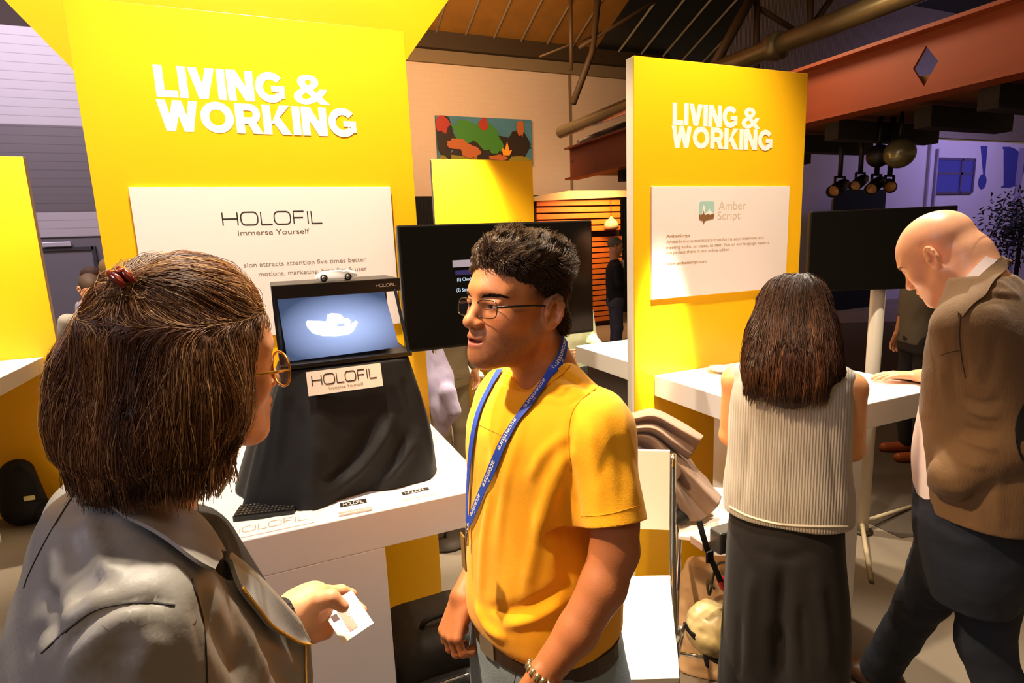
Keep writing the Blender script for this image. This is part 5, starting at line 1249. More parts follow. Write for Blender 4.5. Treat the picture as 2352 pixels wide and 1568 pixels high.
# left forearm sleeve
wl = P(668, 1412, .815); el = WB(-.20, .02, 1.13)
S2 = Sculpt(np.minimum(wl, el)-.09, np.maximum(wl, el)+.09, .004)
S2.cap(el, wl, .042, .029, k=.01); bt = S.mesh(); bt.build('black_top', mat('black_knit', '17120f', .8, bump=.3, bscale=400), wom)
cuff = S2.mesh(); cuff.build('sleeve_cuff', wave_mat('black_rib', '1c1714', '0c0a09', 70, 'Z', .8, .6, dist_m=.002), wom)
# hand holding the card
cardc = [P(737, 1398, .83), P(808, 1355, .865), P(851, 1449, .83), P(770, 1488, .795)]
S = Sculpt(P(760, 1415, .83)-[.14, .12, .12], P(760, 1415, .83)+[.12, .12, .10], .0024)
q = lambda x, y, Z: P(x, y, Z)
S.cap(wl, q(705, 1400, .825), .026, .030, k=.02); S.cap(q(690, 1395, .83), q(722, 1372, .84), .027, .020, k=.02); S.cap(q(690, 1425, .83), q(712, 1440, .835), .024, .018, k=.02)
S.ell(q(715, 1405, .838), [.030, .024, .032], k=.02)
S.chain([q(708, 1392, .815), q(738, 1378, .805), q(760, 1373, .803), q(788, 1393, .808)], [.0165, .0125, .0115, .0085], k=.005)   # thumb on the card
S.chain([q(722, 1368, .845), q(752, 1360, .855), q(783, 1357, .872), q(808, 1364, .885)], [.0115, .0098, .0092, .0080], k=.004)      # index behind
S.chain([q(728, 1385, .86), q(770, 1380, .885), q(810, 1385, .898), q(832, 1402, .888)], [.0115, .0100, .0092, .0080], k=.003)        # middle
S.chain([q(722, 1410, .86), q(760, 1415, .89), q(795, 1422, .895), q(812, 1432, .885)], [.0110, .0098, .0090, .0078], k=.003)         # ring
S.chain([q(712, 1440, .84), q(742, 1428, .85), q(748, 1448, .835), q(722, 1462, .818)], [.0130, .0120, .0115, .0095], k=.003)         # little finger curled below
HN = S.mesh().relax(1, .4); HN.build('body', m_skin2, wom, colfn=skin_col('e2a478'))
hnb = HN.bvh()
# thumb nail
cd_ = empty('business_card', P(794, 1422, .83), 'white business card with a logo strip held between the fingers of the foreground woman', 'card')
c0, c1, c2_, c3 = [np.array(v) for v in cardc]; Uc = (c1-c0); Vc = (c3-c0); Wc = .055; Hc = .085
Uc /= np.linalg.norm(Uc); Vc -= Uc*(Vc@Uc); Vc /= np.linalg.norm(Vc); Nc = np.cross(Vc, Uc)*1.0
if Nc@(CO-c0) < 0: Nc = -Nc
Wc = np.linalg.norm(c1-c0); Hc = np.linalg.norm(c3-c0); cfr = (Vc, -Uc if np.cross(Vc, -Uc)@Nc > 0 else Uc, Nc)
MB().prism([(0, 0), (Hc, 0), (Hc, (-1 if cfr[1]@Uc < 0 else 1)*Wc), (0, (-1 if cfr[1]@Uc < 0 else 1)*Wc)], .0006, cfr, c0).build('card_sheet', mat('card_white', 'f8f2ec', .4), cd_)
sg = -1 if cfr[1]@Uc < 0 else 1
def cb(a0, a1, b0, b1, lf=.0008): return MB().prism([(Hc*a0, sg*Wc*b0), (Hc*a1, sg*Wc*b0), (Hc*a1, sg*Wc*b1), (Hc*a0, sg*Wc*b1)], .0003, cfr, c0+Nc*lf)
cb(.20, .86, .33, .58).build('logo_strip', mat('pinkish_strip', 'b89080', .5), cd_)
cb(.30, .46, .10, .28).build('small_picture', mat('card_picture', '5a3a34', .5), cd_)
mb = MB(); mb_o = c0+Nc*.0012+Vc*Hc*.24-(-1 if sg < 0 else 1)*0*Uc+Uc*Wc*.52
holofil(mb, mb_o, Hc*.42, Wc*.13, (Vc, -Uc, Nc) if np.cross(Vc, -Uc)@Nc > 0 else (Vc, Uc, Nc), .0002, .12); mb.build('logo', mat('card_logo_white', 'fbf6f2', .5), cd_)
# ---- jacket
J0 = WB(0, 0, 0)
S = Sculpt(WB(0, 0, .82)-[.36, .34, 0], WB(0, 0, 1.53)+[.40, .36, 0], .0062)
ya = -math.degrees(yb)
def wst(z, f_, r_, rx, ry, n=2.3): q_ = WB(r_, f_, z); return (z, q_[0], q_[1], rx*.93, ry*.94, ya, n)     # rx along right vector, ry along front
S.loft([wst(.84, -.01, .0, .20, .165), wst(1.0, -.01, 0, .19, .160), wst(1.15, -.01, 0, .185, .155), wst(1.28, -.008, 0, .185, .145), wst(1.36, -.012, 0, .17, .118), wst(1.415, -.02, 0, .125, .082), wst(1.45, -.025, 0, .085, .062), wst(1.475, -.02, 0, .072, .055)], k=.03)
shL = WB(-.165, -.01, shR[2]-.01)
S.cap(WB(.03, -.01, 1.405), shR+[0, 0, -.010], .062, .066, k=.05); S.cap(WB(-.03, -.01, 1.41), shL, .058, .062, k=.05)
eR = shR-fb*.005+rb*.030+[0, 0, -.29]; S.cap(shR, eR, .068, .058, k=.03)
wR = eR+fb*.20-rb*.02+[0, 0, -.08]; S.cap(eR, wR, .056, .042, k=.03)
S.cap(shL, el, .066, .058, k=.03); S.cap(el, el+(wl-el)*.72, .056, .046, k=.03)
# open right front, standing away from the body
pl0 = WB(.045, 0, 1.2); 
def onpl(x, y): d = ray(x, y); return CO+d*(((pl0-CO)@rb)/(d@rb))
poly_slab(S, [onpl(*p_) for p_ in ((420, 1240), (480, 1262), (520, 1290), (575, 1330), (630, 1378), (678, 1428), (700, 1472), (704, 1560), (706, 1700), (560, 1800), (400, 1500))], rb, .010, k=.035)
JK = S.mesh(); JK.keep_largest(.1); JK.V += JK.nrm()*(.0018*noise3(JK.V, 22, 61, 2))[:, None]; JK.relax(2, .5)
bvj = JK.bvh()
folds(JK, bvj, [
    ([(120, 1560), (180, 1460), (260, 1400), (340, 1384), (400, 1392)], .007, -.008), ([(140, 1568), (200, 1480), (280, 1412), (400, 1408)], .012, .008),
    ([(200, 1160), (215, 1240), (240, 1300), (262, 1340)], .009, .007), ([(90, 1330), (110, 1400), (120, 1480)], .012, -.007), ([(120, 1240), (140, 1300), (120, 1380)], .014, .008),
    ([(150, 1400), (210, 1340), (270, 1320)], .012, -.008), ([(130, 1430), (190, 1390), (255, 1345)], .012, .006), ([(60, 1500), (100, 1420), (130, 1330)], .010, -.006),
    ([(470, 1340), (490, 1420), (530, 1500), (560, 1568)], .014, -.008), ([(510, 1350), (545, 1430), (590, 1500), (620, 1568)], .012, .007), ([(580, 1450), (620, 1510), (660, 1568)], .014, -.006),
    ([(300, 1560), (330, 1500), (380, 1450)], .014, .006), ([(250, 1568), (290, 1520), (300, 1470)], .012, -.005), ([(440, 1360), (455, 1440), (470, 1520)], .004, -.003), ([(620, 1480), (660, 1520), (690, 1568)], .010, .005)])
m_jk = mat('grey_blue_leather', '8c877e', .48, bump=.12, bscale=120, spec=.5)
JK.build('jacket', m_jk, wom); bvj = JK.bvh()
m_seam = mat('dark_seam', '2c2824', .7)
for pl_ in ([(190, 1108), (160, 1150), (120, 1215), (90, 1270), (66, 1320), (55, 1350)], [(440, 1330), (458, 1390), (470, 1450), (476, 1568)], [(96, 1500), (150, 1450), (210, 1405), (270, 1388), (340, 1383), (402, 1390)]):
    seam(bvj, pl_, .0011, 'seam', m_seam, wom)
col, _g = patch([bvj, bt.bvh()], [(196, 1080), (255, 1112), (330, 1130), (395, 1143), (430, 1170), (472, 1216), (506, 1272)], [(188, 1106), (215, 1150), (250, 1183), (304, 1221), (384, 1277), (436, 1320), (462, 1328)], 26, 9, .004, .004, 'collar', m_jk, wom, flare=.008)
rev, G_ = patch([bvj], [(508, 1288), (560, 1324), (612, 1364), (650, 1402), (684, 1437), (703, 1470)], [(512, 1296), (530, 1358), (575, 1412), (598, 1442), (632, 1462), (702, 1474)], 24, 8, .003, .005, 'lapel', mat('pale_blue_lining', '9aa0a4', .5, bump=.1, bscale=200), wom, flare=.004)
zp = [tuple(p_+(CO-p_)/np.linalg.norm(CO-p_)*.003) for p_ in G_[-1][6:]]
m_gold = mat('gold_zip', 'e0b050', .25, .9)
z1_ = MB()
for a_, b_ in zip(zp[:-1], zp[1:]):
    a_, b_ = np.array(a_), np.array(b_)
    for t in np.arange(0, 1, .2): c_ = a_+(b_-a_)*t; z1_.box(c_-.0016, c_+.0016, .0006, seg=1)
h_ = on_surface(bvj, [(701, 1478), (702, 1500), (702, 1530), (703, 1568)], .001, 14)
for q_ in h_: z1_.box(q_[0]-.0014, q_[0]+.0014, .0005, seg=1)
z1_.build('zipper', m_gold, wom)
# ---- trousers and shoes
S = Sculpt(WB(0, 0, 0)-[.25, .25, 0], WB(0, 0, .95)+[.25, .25, 0], .010)
S.loft([(.75, Bt[0], Bt[1], .17, .13, ya, 2.2), (.90, Bt[0], Bt[1], .16, .12, ya, 2.2)], k=.02)
for s_ in (-1, 1): S.chain([WB(s_*.085, 0, .80), WB(s_*.09, .02, .46), WB(s_*.09, -.01, .07)], [.085, .062, .05], k=.03)
S.mesh().build('trousers', mat('dark_trousers', '221f22', .8), wom)
for s_ in (-1, 1):
    a_ = WB(s_*.09, 0, 0); S = Sculpt(a_-[.2, .2, 0.01], a_+[.2, .2, .12], .006); S.cap(a_-fb*.05+[0, 0, .045], a_+fb*.14+[0, 0, .032], .04, .033, k=.02); S.cut((0, 0, .003), (0, 0, -1)); S.mesh().build('shoe', mat('black_shoe', '141212', .5), wom)
# ================================================================ woman with long dark hair, seen from behind
f2 = np.array([math.sin(R(50)), math.cos(R(50)), 0]); r2 = np.array([f2[1], -f2[0], 0]); ya2 = -50
T2 = P(1812, 1000, 1.66)
def W2(r_, f_, z): return np.array([T2[0]+r2[0]*r_+f2[0]*f_, T2[1]+r2[1]*r_+f2[1]*f_, z])
def z2(py): return at(1812, py, 1, T2[1])[2]
w2 = person((T2[0], T2[1], 0), 'long-haired woman in a grey knit sleeveless top and dark trousers, seen from behind')
A2 = pose(50, -12, 0); C2h = P(1826, 735, 1.68); 
S = Sculpt(C2h-[.16, .16, .34], C2h+[.16, .16, .16], .0036)
w2w = head(S, C2h, A2, .93, neck=W2(0, .0, z2(880)), neckr=.046, nose=.9, ears=False, jz=.95)
S.cap(W2(-.09, -.0, z2(905)), W2(.09, -.0, z2(905)), .04, k=.04)
S.mesh().relax(1, .4).build('body', m_skin2, w2, colfn=skin_col('d89a68', lips='b05048', C=C2h, A=A2, sc=.93))
eyes(w2w, A2, .93, w2, '3a2414')
for sd in (-1, 1):
    sh = W2(sd*.146, .01, z2(885)); eb = W2(sd*.160, .045, z2(1040)+.02); wr_ = W2(sd*.12, .25, 1.13)
    S = Sculpt(np.minimum(np.minimum(sh, eb), wr_)-.12, np.maximum(np.maximum(sh, eb), wr_)+.12, .0045)
    S.ell(sh, .043, k=.01); S.chain([sh, eb, wr_], [.043, .036, .024], k=.012); hand(S, wr_, f2*.9-r2*sd*.35+[0, 0, .02], [0, 0, -1], None, .9, curl=(12, 14, 10), side=-sd)
    S.mesh().relax(1, .4).build('body', m_skin2, w2, colfn=skin_col('dc9c66'))
# hair
S = Sculpt(W2(0, 0, z2(960))-[.26, .26, 0], W2(0, 0, 1.74)+[.26, .26, 0], .006)
S.ell(w2w(0, -.012, .042), np.array([.084, .104, .094])*.93, A2, k=.02)
q = lambda x, y, Z: P(x, y, Z)
S.chain([q(1822, 700, 1.60), q(1818, 790, 1.575), q(1812, 850, 1.56), q(1812, 872, 1.56)], [.095, .108, .104, .075], k=.03, flat=f2, fl=.42)
S.chain([q(1765, 760, 1.62), q(1750, 860, 1.58)], [.05, .045], k=.03); S.chain([q(1880, 760, 1.60), q(1893, 850, 1.57)], [.05, .048], k=.03)
S.ell(w2w(0, .12, -.03), np.array([.07, .07, .09])*.93, A2, k=.01, op='sub')
H2 = S.mesh().relax(1, .5); H2.V += H2.nrm()*(.005*noise3(H2.V*[1, 1, .2], 60, 91, 3))[:, None]
H2.build('hair', mat('dark_brown_base', '24140c', .6), w2); hb2 = H2.bvh()
def w2dir(p): return np.array([0, 0, -1.])-f2*.12+(p-C2h)*[1, 1, 0]*(1.2 if p[2] > C2h[2]+.03 else .1)
St = flow_hair(hb2, H2, 6500, 11, .024, w2dir, lambda r_, n: .0006+.003*np.abs(r_.randn(n)), 25, zfree=q(1812, 884, 1.56)[2])
tone = np.repeat(np.clip(noise3(St[:, 4], 25, 78, 2)*.8+.3+.12*rc.randn(len(St)), 0, 1), 11*3)
def tone2(V): a_, b_ = np.array(lin('2a160c')), np.array(lin('6a4022')); return a_+(b_-a_)*tone[:, None]
strands('hair_strands', mat('dark_strands', '3a2214', .32, attr=True, spec=.6), w2, St, .0007, colfn=tone2)
# knit top
S = Sculpt(W2(0, 0, z2(1235))-[.25, .25, 0], W2(0, 0, z2(815))+[.25, .25, 0], .0052)
def s2(py, rx, ry, dr=0, df=0): p_ = W2(dr, df, z2(py)); return (p_[2], p_[0], p_[1], rx, ry, ya2, 2.5)
S.loft([s2(1172, .176, .123, .002), s2(1120, .176, .120, .0), s2(1060, .166, .112, -.002), s2(960, .163, .106, -.002), s2(900, .160, .098, -.002), s2(868, .150, .080), s2(848, .125, .06), s2(838, .09, .05)], k=.02)
for sd in (-1, 1): S.cap(W2(sd*.06, .0, z2(842)), W2(sd*.125, .0, z2(858)), .036, .028, k=.03)
for sd in (-1, 1): S.ell(W2(sd*.205, .0, z2(905)), [.045, .045, .075], k=.02, op='sub')
K2 = S.mesh(); K2.keep_largest(.1); K2.V += K2.nrm()*(.002*noise3(K2.V*[1, 1, .4], 14, 93, 2))[:, None]
b2 = K2.bvh(); folds(K2, b2, [([(1725, 960), (1715, 1080), (1700, 1180)], .012, -.004), ([(1900, 950), (1915, 1060), (1925, 1180)], .012, -.004), ([(1800, 1000), (1790, 1100), (1795, 1180)], .02, .003)])
mk_ = mat('grey_knit', 'a39a8c', .9, sheen=.2); nt = mk_.node_tree; N = nt.nodes.new; L = nt.links.new
tc = N('ShaderNodeTexCoord'); wv = N('ShaderNodeTexWave'); mp = N('ShaderNodeMapping'); mp.inputs['Rotation'].default_value = (0, 0, R(50)); L(tc.outputs['Object'], mp.inputs[0]); L(mp.outputs[0], wv.inputs[0]); wv.bands_direction = 'X'; wv.inputs['Scale'].default_value = 44; wv.inputs['Distortion'].default_value = 1.0; wv.inputs['Detail Scale'].default_value = 1.5
bp = N('ShaderNodeBump'); bp.inputs['Strength'].default_value = .45; bp.inputs['Distance'].default_value = .003; L(wv.outputs[1], bp.inputs['Height']); L(bp.outputs[0], nt.nodes['Principled BSDF'].inputs['Normal'])
K2.build('knit_top', mk_, w2); b2 = K2.bvh()
seam(b2, [(1676, 1163), (1720, 1185), (1790, 1203), (1870, 1208), (1946, 1208)], .0042, 'rolled_hem', mat('pale_knit_hem', 'b8ae9c', .9), w2)
# wide trousers
S = Sculpt(W2(0, 0, 0)-[.3, .3, 0], W2(0, 0, z2(1120))+[.3, .3, 0], .008)
zt2 = z2(1120)
_tx, _ty = W2(.008, 0, 0)[:2]; S.loft([(.03, _tx, _ty, .192, .128, ya2, 2.6), (.3, _tx, _ty, .186, .126, ya2, 2.6), (zt2-.35, _tx, _ty, .174, .128, ya2, 2.4), (zt2-.18, T2[0], T2[1], .162, .125, ya2, 2.3), (zt2-.02, T2[0], T2[1], .150, .105, ya2, 2.3)], k=.02)
for f_ in (-1, 1): S.chain([W2(0, f_*.150, zt2-.42), W2(0, f_*.155, .3), W2(0, f_*.165, .0)], [.022, .04, .05], k=.05, op='sub')
TR = S.mesh(); TR.V += TR.nrm()*(.007*noise3(TR.V*[1, 1, .2], 12, 95, 2))[:, None]; btr = TR.bvh(); folds(TR, btr, [([(1800, 1290), (1795, 1400), (1792, 1500), (1790, 1600)], .020, -.022), ([(1730, 1300), (1722, 1420), (1718, 1560)], .018, .010), ([(1870, 1300), (1890, 1420), (1900, 1560)], .018, .010), ([(1840, 1380), (1845, 1470), (1850, 1568)], .012, -.008), ([(1700, 1400), (1698, 1500), (1695, 1568)], .010, -.007), ([(1730, 1255), (1800, 1285), (1870, 1260)], .020, -.006)]); TR.relax(1, .3)
TR.build('wide_trousers', mat('dark_plum_trousers', '150f0e', .8, sheen=.06, bump=.1, bscale=300), w2)
for sd in (-1, 1):
    a_ = W2(sd*.1, .0, 0); S = Sculpt(a_-[.2, .2, 0.01], a_+[.2, .2, .1], .006); S.cap(a_+[0, 0, .04], a_+f2*.16+[0, 0, .03], .036, .03, k=.02); S.cut((0, 0, .003), (0, 0, -1)); S.mesh().build('shoe', mat('black_shoe', '141212', .5), w2)

# ================================================================ bald man in the brown corduroy jacket
A3 = pose(-7.8, -35.3, 2.2); C3 = P(2160.6, 591.7, 1.669); sc3 = 1.03
f3 = np.array([-.10, .995, 0]); f3 /= np.linalg.norm(f3); r3 = np.array([f3[1], -f3[0], 0]); ya3 = math.degrees(math.atan2(r3[1], r3[0]))
T3 = P(2283, 900, 1.575); 
def W3(r_, f_, z): return np.array([T3[0]+r3[0]*r_+f3[0]*f_, T3[1]+r3[1]*r_+f3[1]*f_, z])
bm_ = person((T3[0], T3[1], 0), 'bald man in a brown corduroy jacket and dark jeans bending over the right counter')
nk3 = np.array([C3[0]*.5+T3[0]*.5+.01, C3[1]*.35+T3[1]*.65, T3[2]+.275])
m_skin3 = mat('skin_pink', 'eab08c', .38, attr=True, bump=.06, bscale=400, sss=.15)
S = Sculpt(C3-[.2, .26, .3], C3+[.2, .2, .18], .0026)
w3 = head(S, C3, A3, sc3, neck=nk3, neckr=.060, nose=1.1, brow=1.1, fat=.004)
S.ell(w3(0, -.062, -.035), np.array([.05, .04, .05])*sc3, A3, k=.03)
S.chain([w3(0, -.06, -.03), nk3], [.056, .064], k=.03)
H3 = S.mesh().relax(1, .4)
sb = skin_col('e9ac86', lips='c87868', C=C3, A=A3, sc=sc3, blush=.2)
def bald_col(V):
    c = sb(V); L_ = (V-C3)@A3.T/sc3; f_ = np.clip((-.045-L_[:, 1])/.03, 0, 1)*np.clip((.045-L_[:, 2])/.03, 0, 1)*np.clip((L_[:, 2]+.07)/.02, 0, 1)*.38*(.8+.2*noise3(V, 200, 6)); return c*(1-f_[:, None])+np.array(lin('8a6248'))*f_[:, None]
H3.build('body', m_skin3, bm_, colfn=bald_col); eyes(w3, A3, sc3, bm_, '5a6a70', look=(0, -.3)); brows(w3, A3, sc3, bm_, mat('sandy_brow', 'b88a60', .6), 120, z0=.0225, amp=.004, bvh_=H3.bvh(), th_=.0004)
z3 = lambda py: at(2283, py, 1, T3[1])[2]
def s3(z, rx, ry, dr=0, df=0, n=2.3): p_ = W3(dr, df, z); return (z, p_[0], p_[1], rx, ry, ya3, n)
zc3 = T3[2]
# shirt
S = Sculpt(W3(0, 0, zc3-.42)-[.3, .3, 0], W3(0, .1, zc3+.38)+[.3, .35, 0], .006)
S.loft([s3(zc3-.36, .165, .125, 0, .015), s3(zc3-.2, .17, .135, 0, .03), s3(zc3-.05, .165, .125, 0, .03), s3(zc3+.10, .16, .11, 0, .03), s3(zc3+.22, .12, .085, 0, .05)], k=.02)
S.cap(W3(0, .06, zc3+.22), nk3+(C3-nk3)*.22, .068, .069, k=.03)
SH3 = S.mesh(); m_sh3 = mat('pale_pink_shirt', 'ecdcd8', .8, bump=.1, bscale=300); SH3.build('shirt', m_sh3, bm_)
# jacket
S = Sculpt(W3(0, 0, zc3-.52)-[.40, .40, 0], W3(0, .1, zc3+.38)+[.40, .60, 0], .0068)
S.loft([s3(zc3-.33, .195, .145, .0, -.035), s3(zc3-.22, .20, .155, .0, -.028), s3(zc3-.10, .192, .148, 0, .0), s3(zc3+.03, .190, .144, 0, .006), s3(zc3+.14, .187, .135, 0, .012), s3(zc3+.22, .160, .112, 0, .022), s3(zc3+.275, .112, .084, 0, .042), s3(zc3+.315, .080, .068, 0, .060)], k=.03)
sL = W3(-.150, .012, zc3+.195); sR = W3(.155, .045, zc3+.18)
S.cap(W3(-.05, .03, zc3+.24), sL, .062, .070, k=.05); S.cap(W3(.05, .03, zc3+.24), sR, .062, .066, k=.05)
eL = P(2322, 1010, 1.44); wL = P(2190, 1094, 1.50)
S.chain([sL, eL], [.074, .064], k=.03); S.chain([eL, wL, P(2172, 1118, 1.52)], [.064, .052, .040], k=.02)
hR = np.array([2.395, 1.50, 1.118]); eR3 = (sR+hR)/2+np.array([.06, -.08, -.06]); S.chain([sR, eR3, eR3+(hR-eR3)*.62], [.066, .056, .044], k=.02)
# opening below the chest so that the shirt shows at the front
S.ell(W3(-.03, .185, zc3-.23), np.array([.11, .075, .115]), k=.02, op='sub')
S.ell(W3(0, .17, zc3+.27), np.array([.055, .075, .09]), k=.02, op='sub'); S.ell(P(2120, 1200, 1.50), .088, k=.03, op='sub')
J3 = S.mesh(); J3.keep_largest(.1); J3.V += J3.nrm()*(.003*noise3(J3.V, 16, 71, 3))[:, None]; J3.relax(1, .4)
b3 = J3.bvh()
folds(J3, b3, [(p_, w_, a_*.9) for p_, w_, a_ in [
    ([(2212, 725), (2206, 780), (2214, 840), (2222, 880)], .008, -.008), ([(2215, 720), (2240, 695), (2285, 682), (2330, 690)], .008, -.006), ([(2225, 700), (2270, 670), (2340, 680)], .012, .006),
    ([(2218, 930), (2250, 950), (2300, 955)], .010, .010), ([(2214, 905), (2250, 925), (2310, 920)], .009, -.008), ([(2205, 1000), (2240, 1020), (2300, 1030)], .010, .010), ([(2210, 975), (2250, 990), (2300, 990)], .009, -.007), ([(2190, 1040), (2225, 1065), (2270, 1070)], .010, .007),
    ([(2230, 830), (2250, 880), (2300, 900)], .012, .006), ([(2290, 760), (2280, 830), (2260, 900)], .014, -.005), ([(2160, 830), (2170, 900), (2190, 980)], .014, .006), ([(2190, 800), (2185, 880), (2195, 950)], .012, -.005),
    ([(2280, 640), (2310, 660), (2345, 690)], .012, .006), ([(2240, 1120), (2225, 1180), (2240, 1240)], .012, -.006), ([(2300, 1080), (2290, 1160), (2300, 1240)], .015, .006)]])
mj3 = mat('brown_corduroy', '6a4e2e', .85, bump=.35, bscale=260, stretch=(1, 1, .12), sheen=.08, var=.15, vscale=8)
J3.build('jacket', mj3, bm_); b3 = J3.bvh(); bs3 = SH3.bvh(); bh3 = H3.bvh()
m_s3 = mat('dark_brown_seam', '3a2814', .8)
seam(b3, [(2208, 716), (2204, 770), (2210, 830), (2218, 868)], .0014, 'seam', m_s3, bm_); seam(b3, [(2162, 815), (2185, 808), (2204, 805)], .0014, 'breast_pocket', m_s3, bm_)
patch([b3, bh3, bs3], [(2300, 586), (2262, 622), (2228, 668), (2200, 715)], [(2326, 598), (2290, 640), (2250, 690), (2212, 730)], 20, 6, .003, .005, 'lapel_collar', mj3, bm_, flare=.003)
patch([bs3, bh3], [(2262, 590), (2225, 630), (2190, 678), (2172, 705)], [(2285, 600), (2245, 645), (2205, 695), (2186, 722)], 18, 5, .003, .003, 'shirt_collar', m_sh3, bm_, flare=.002)
patch([b3], [(2352, 925), (2338, 950), (2331, 985)], [(2354, 1065), (2343, 1050), (2333, 1015)], 12, 6, .0012, .0018, 'elbow_patch', mat('black_suede_patch', '15100c', .95), bm_)
# right hand on the counter
S = Sculpt(hR-[.12, .12, .06], hR+[.14, .16, .1], .003); dR = np.array([-.75, .62, 0]); wrR = hR-dR/np.linalg.norm(dR)*.06+[0, 0, .012]
S.cap(eR3+(wrR-eR3)*.6, wrR, .030, .026, k=.01); hand(S, wrR, dR, [0, 0, -1], None, 1.0, curl=(8, 10, 8), side=-1); S.mesh().relax(1, .4).build('body', m_skin3, bm_, colfn=skin_col('e8a880'))
# jeans and shoes
zh = zc3-.36; hL = W3(-.085, .005, zh); hRr = W3(.085, -.02, zh)
S = Sculpt(np.minimum(W3(-.3, -.35, 0), W3(.3, .6, 0))*[1, 1, 0]+[0, 0, .03], np.maximum(W3(-.3, -.3, zc3-.2), W3(.3, .7, zc3-.2)), .008)
S.loft([s3(zh-.26, .13, .10, 0, -.01), s3(zh-.12, .168, .13, 0, -.01), s3(zh, .17, .14, 0, .01), s3(zh+.1, .165, .135, 0, .02)], k=.02)
fL = np.array([1.985, 1.235, .09]); kL = P(2122, 1372, 1.90)
S.chain([hL, kL, fL], [.098, .070, .062], k=.03)
fR = W3(.10, -.16, .09); kR = W3(.09, -.01, .48); S.chain([hRr, kR, fR], [.098, .070, .060], k=.03)
J4 = S.mesh(); J4.V += J4.nrm()*(.005*noise3(J4.V, 15, 55, 3))[:, None]; b4 = J4.bvh()
folds(J4, b4, [([(2145, 1100), (2180, 1120), (2230, 1125)], .010, .006), ([(2140, 1150), (2180, 1175), (2230, 1190)], .010, .006), ([(2140, 1190), (2190, 1220), (2240, 1240)], .012, -.006), ([(2100, 1370), (2130, 1385), (2160, 1400)], .010, .006)])
J4.build('jeans', mat('dark_blue_denim', '1c222e', .85, bump=.3, bscale=600, var=.2, vscale=20), bm_)
for a_, yaw_ in ((fL, 12), (fR, 0)):
    a0 = np.array([a_[0], a_[1], 0]); d_ = np.array([-math.sin(R(yaw_)), math.cos(R(yaw_)), 0])
    S = Sculpt(a0-[.2, .2, .01], a0+[.2, .25, .16], .005); S.cap(a0-d_*.05+[0, 0, .05], a0+d_*.15+[0, 0, .035], .044, .037, k=.02); S.cap(a0-d_*.03+[0, 0, .06], a0-d_*.02+[0, 0, .13], .045, .048, k=.03); S.cut((0, 0, .003), (0, 0, -1))
    S.mesh().build('shoe', mat('worn_brown_leather', '4a2c18', .5, bump=.2), bm_)
# ================================================================ things on and around the counters
# black cloth over the display stand
def smooth_ring(pts, n):
    s = np.array(spline([(a, b, 0) for a, b in pts+[pts[0]]], 12))[:, :2]; c = np.concatenate([[0], np.cumsum(np.linalg.norm(np.diff(s, axis=0), axis=1))]); t = np.linspace(0, c[-1], n, endpoint=False); return np.stack([np.interp(t, c, s[:, 0]), np.interp(t, c, s[:, 1])], 1)
NC, MC = 220, 90
bot = smooth_ring([(-.120, 1.555), (-.06, 1.50), (.02, 1.455), (.06, 1.452), (.14, 1.47), (.24, 1.475), (.31, 1.475), (.37, 1.492), (.395, 1.56), (.40, 1.70), (.34, 1.86), (.12, 1.93), (-.07, 1.88), (-.135, 1.70)], NC)
top = smooth_ring([(.018, 1.535), (.10, 1.530), (.20, 1.530), (.30, 1.528), (.338, 1.54), (.345, 1.62), (.340, 1.74), (.30, 1.77), (.18, 1.775), (.06, 1.77), (.012, 1.74), (.008, 1.62)], NC)
i0 = np.argmin(np.linalg.norm(bot-[0.18, 1.47], axis=1)); bot = np.roll(bot, -i0, 0); i0 = np.argmin(np.linalg.norm(top-[0.18, 1.53], axis=1)); top = np.roll(top, -i0, 0)
V = []; zt_, zb_ = 1.448, 1.1015
rf = np.random.RandomState(2); ph_ = rf.rand(6)*6.28
for j in range(MC):
    t = j/(MC-1); e = t**1.15; ring = top*(1-e)+bot*e; c_ = ring.mean(0); a = np.arange(NC)/NC*2*math.pi
    wv_ = (.004*np.sin(5*a+ph_[0]+t*2)+.006*np.sin(9*a+ph_[1]-t)+.003*np.sin(17*a+ph_[2]))*min(1, t*1.6)**1.2
    d = ring-c_; d /= np.linalg.norm(d, axis=1)[:, None]; ring = ring+d*wv_[:, None]+d*(.030*math.sin(math.pi*t)*.35)
    z = zt_+(zb_-zt_)*t; V += [(x, y, z) for x, y in ring]
Q = [[j*NC+i, (j+1)*NC+i, (j+1)*NC+(i+1) % NC, j*NC+(i+1) % NC] for j in range(MC-1) for i in range(NC)]
capc = len(V); ringc = [top*(1-s_)+top.mean(0)*s_ for s_ in (.33, .66, .93)]
for k_, rg in enumerate(ringc): V += [(x, y, zt_+.004) for x, y in rg]
prev = 0
for k_ in range(3):
    cur = capc+k_*NC; Q += [[prev+(i+1) % NC, cur+(i+1) % NC, cur+i, prev+i] for i in range(NC)]; prev = cur
CM = SMesh(np.array(V, float), np.array(Q)); bc = CM.bvh()
folds(CM, bc, [([(905, 940), (880, 1010), (840, 1065), (800, 1100), (745, 1150)], .014, .016), ([(880, 930), (840, 1010), (790, 1070), (730, 1110)], .018, -.012), ([(960, 1000), (930, 1050), (890, 1100), (860, 1140)], .012, .010), ([(940, 980), (905, 1050), (860, 1110), (820, 1140)], .014, -.010),
    ([(650, 860), (632, 940), (612, 1040), (590, 1130)], .010, .008), ([(690, 930), (700, 1030), (705, 1130)], .018, -.006), ([(668, 900), (660, 1000), (640, 1120)], .014, -.006), ([(940, 850), (965, 920), (985, 1010), (995, 1080)], .010, .008), ([(925, 860), (940, 930), (960, 1000)], .010, -.006), ([(720, 1010), (760, 1060), (780, 1120)], .014, .004)])
CM.relax(3, .5)
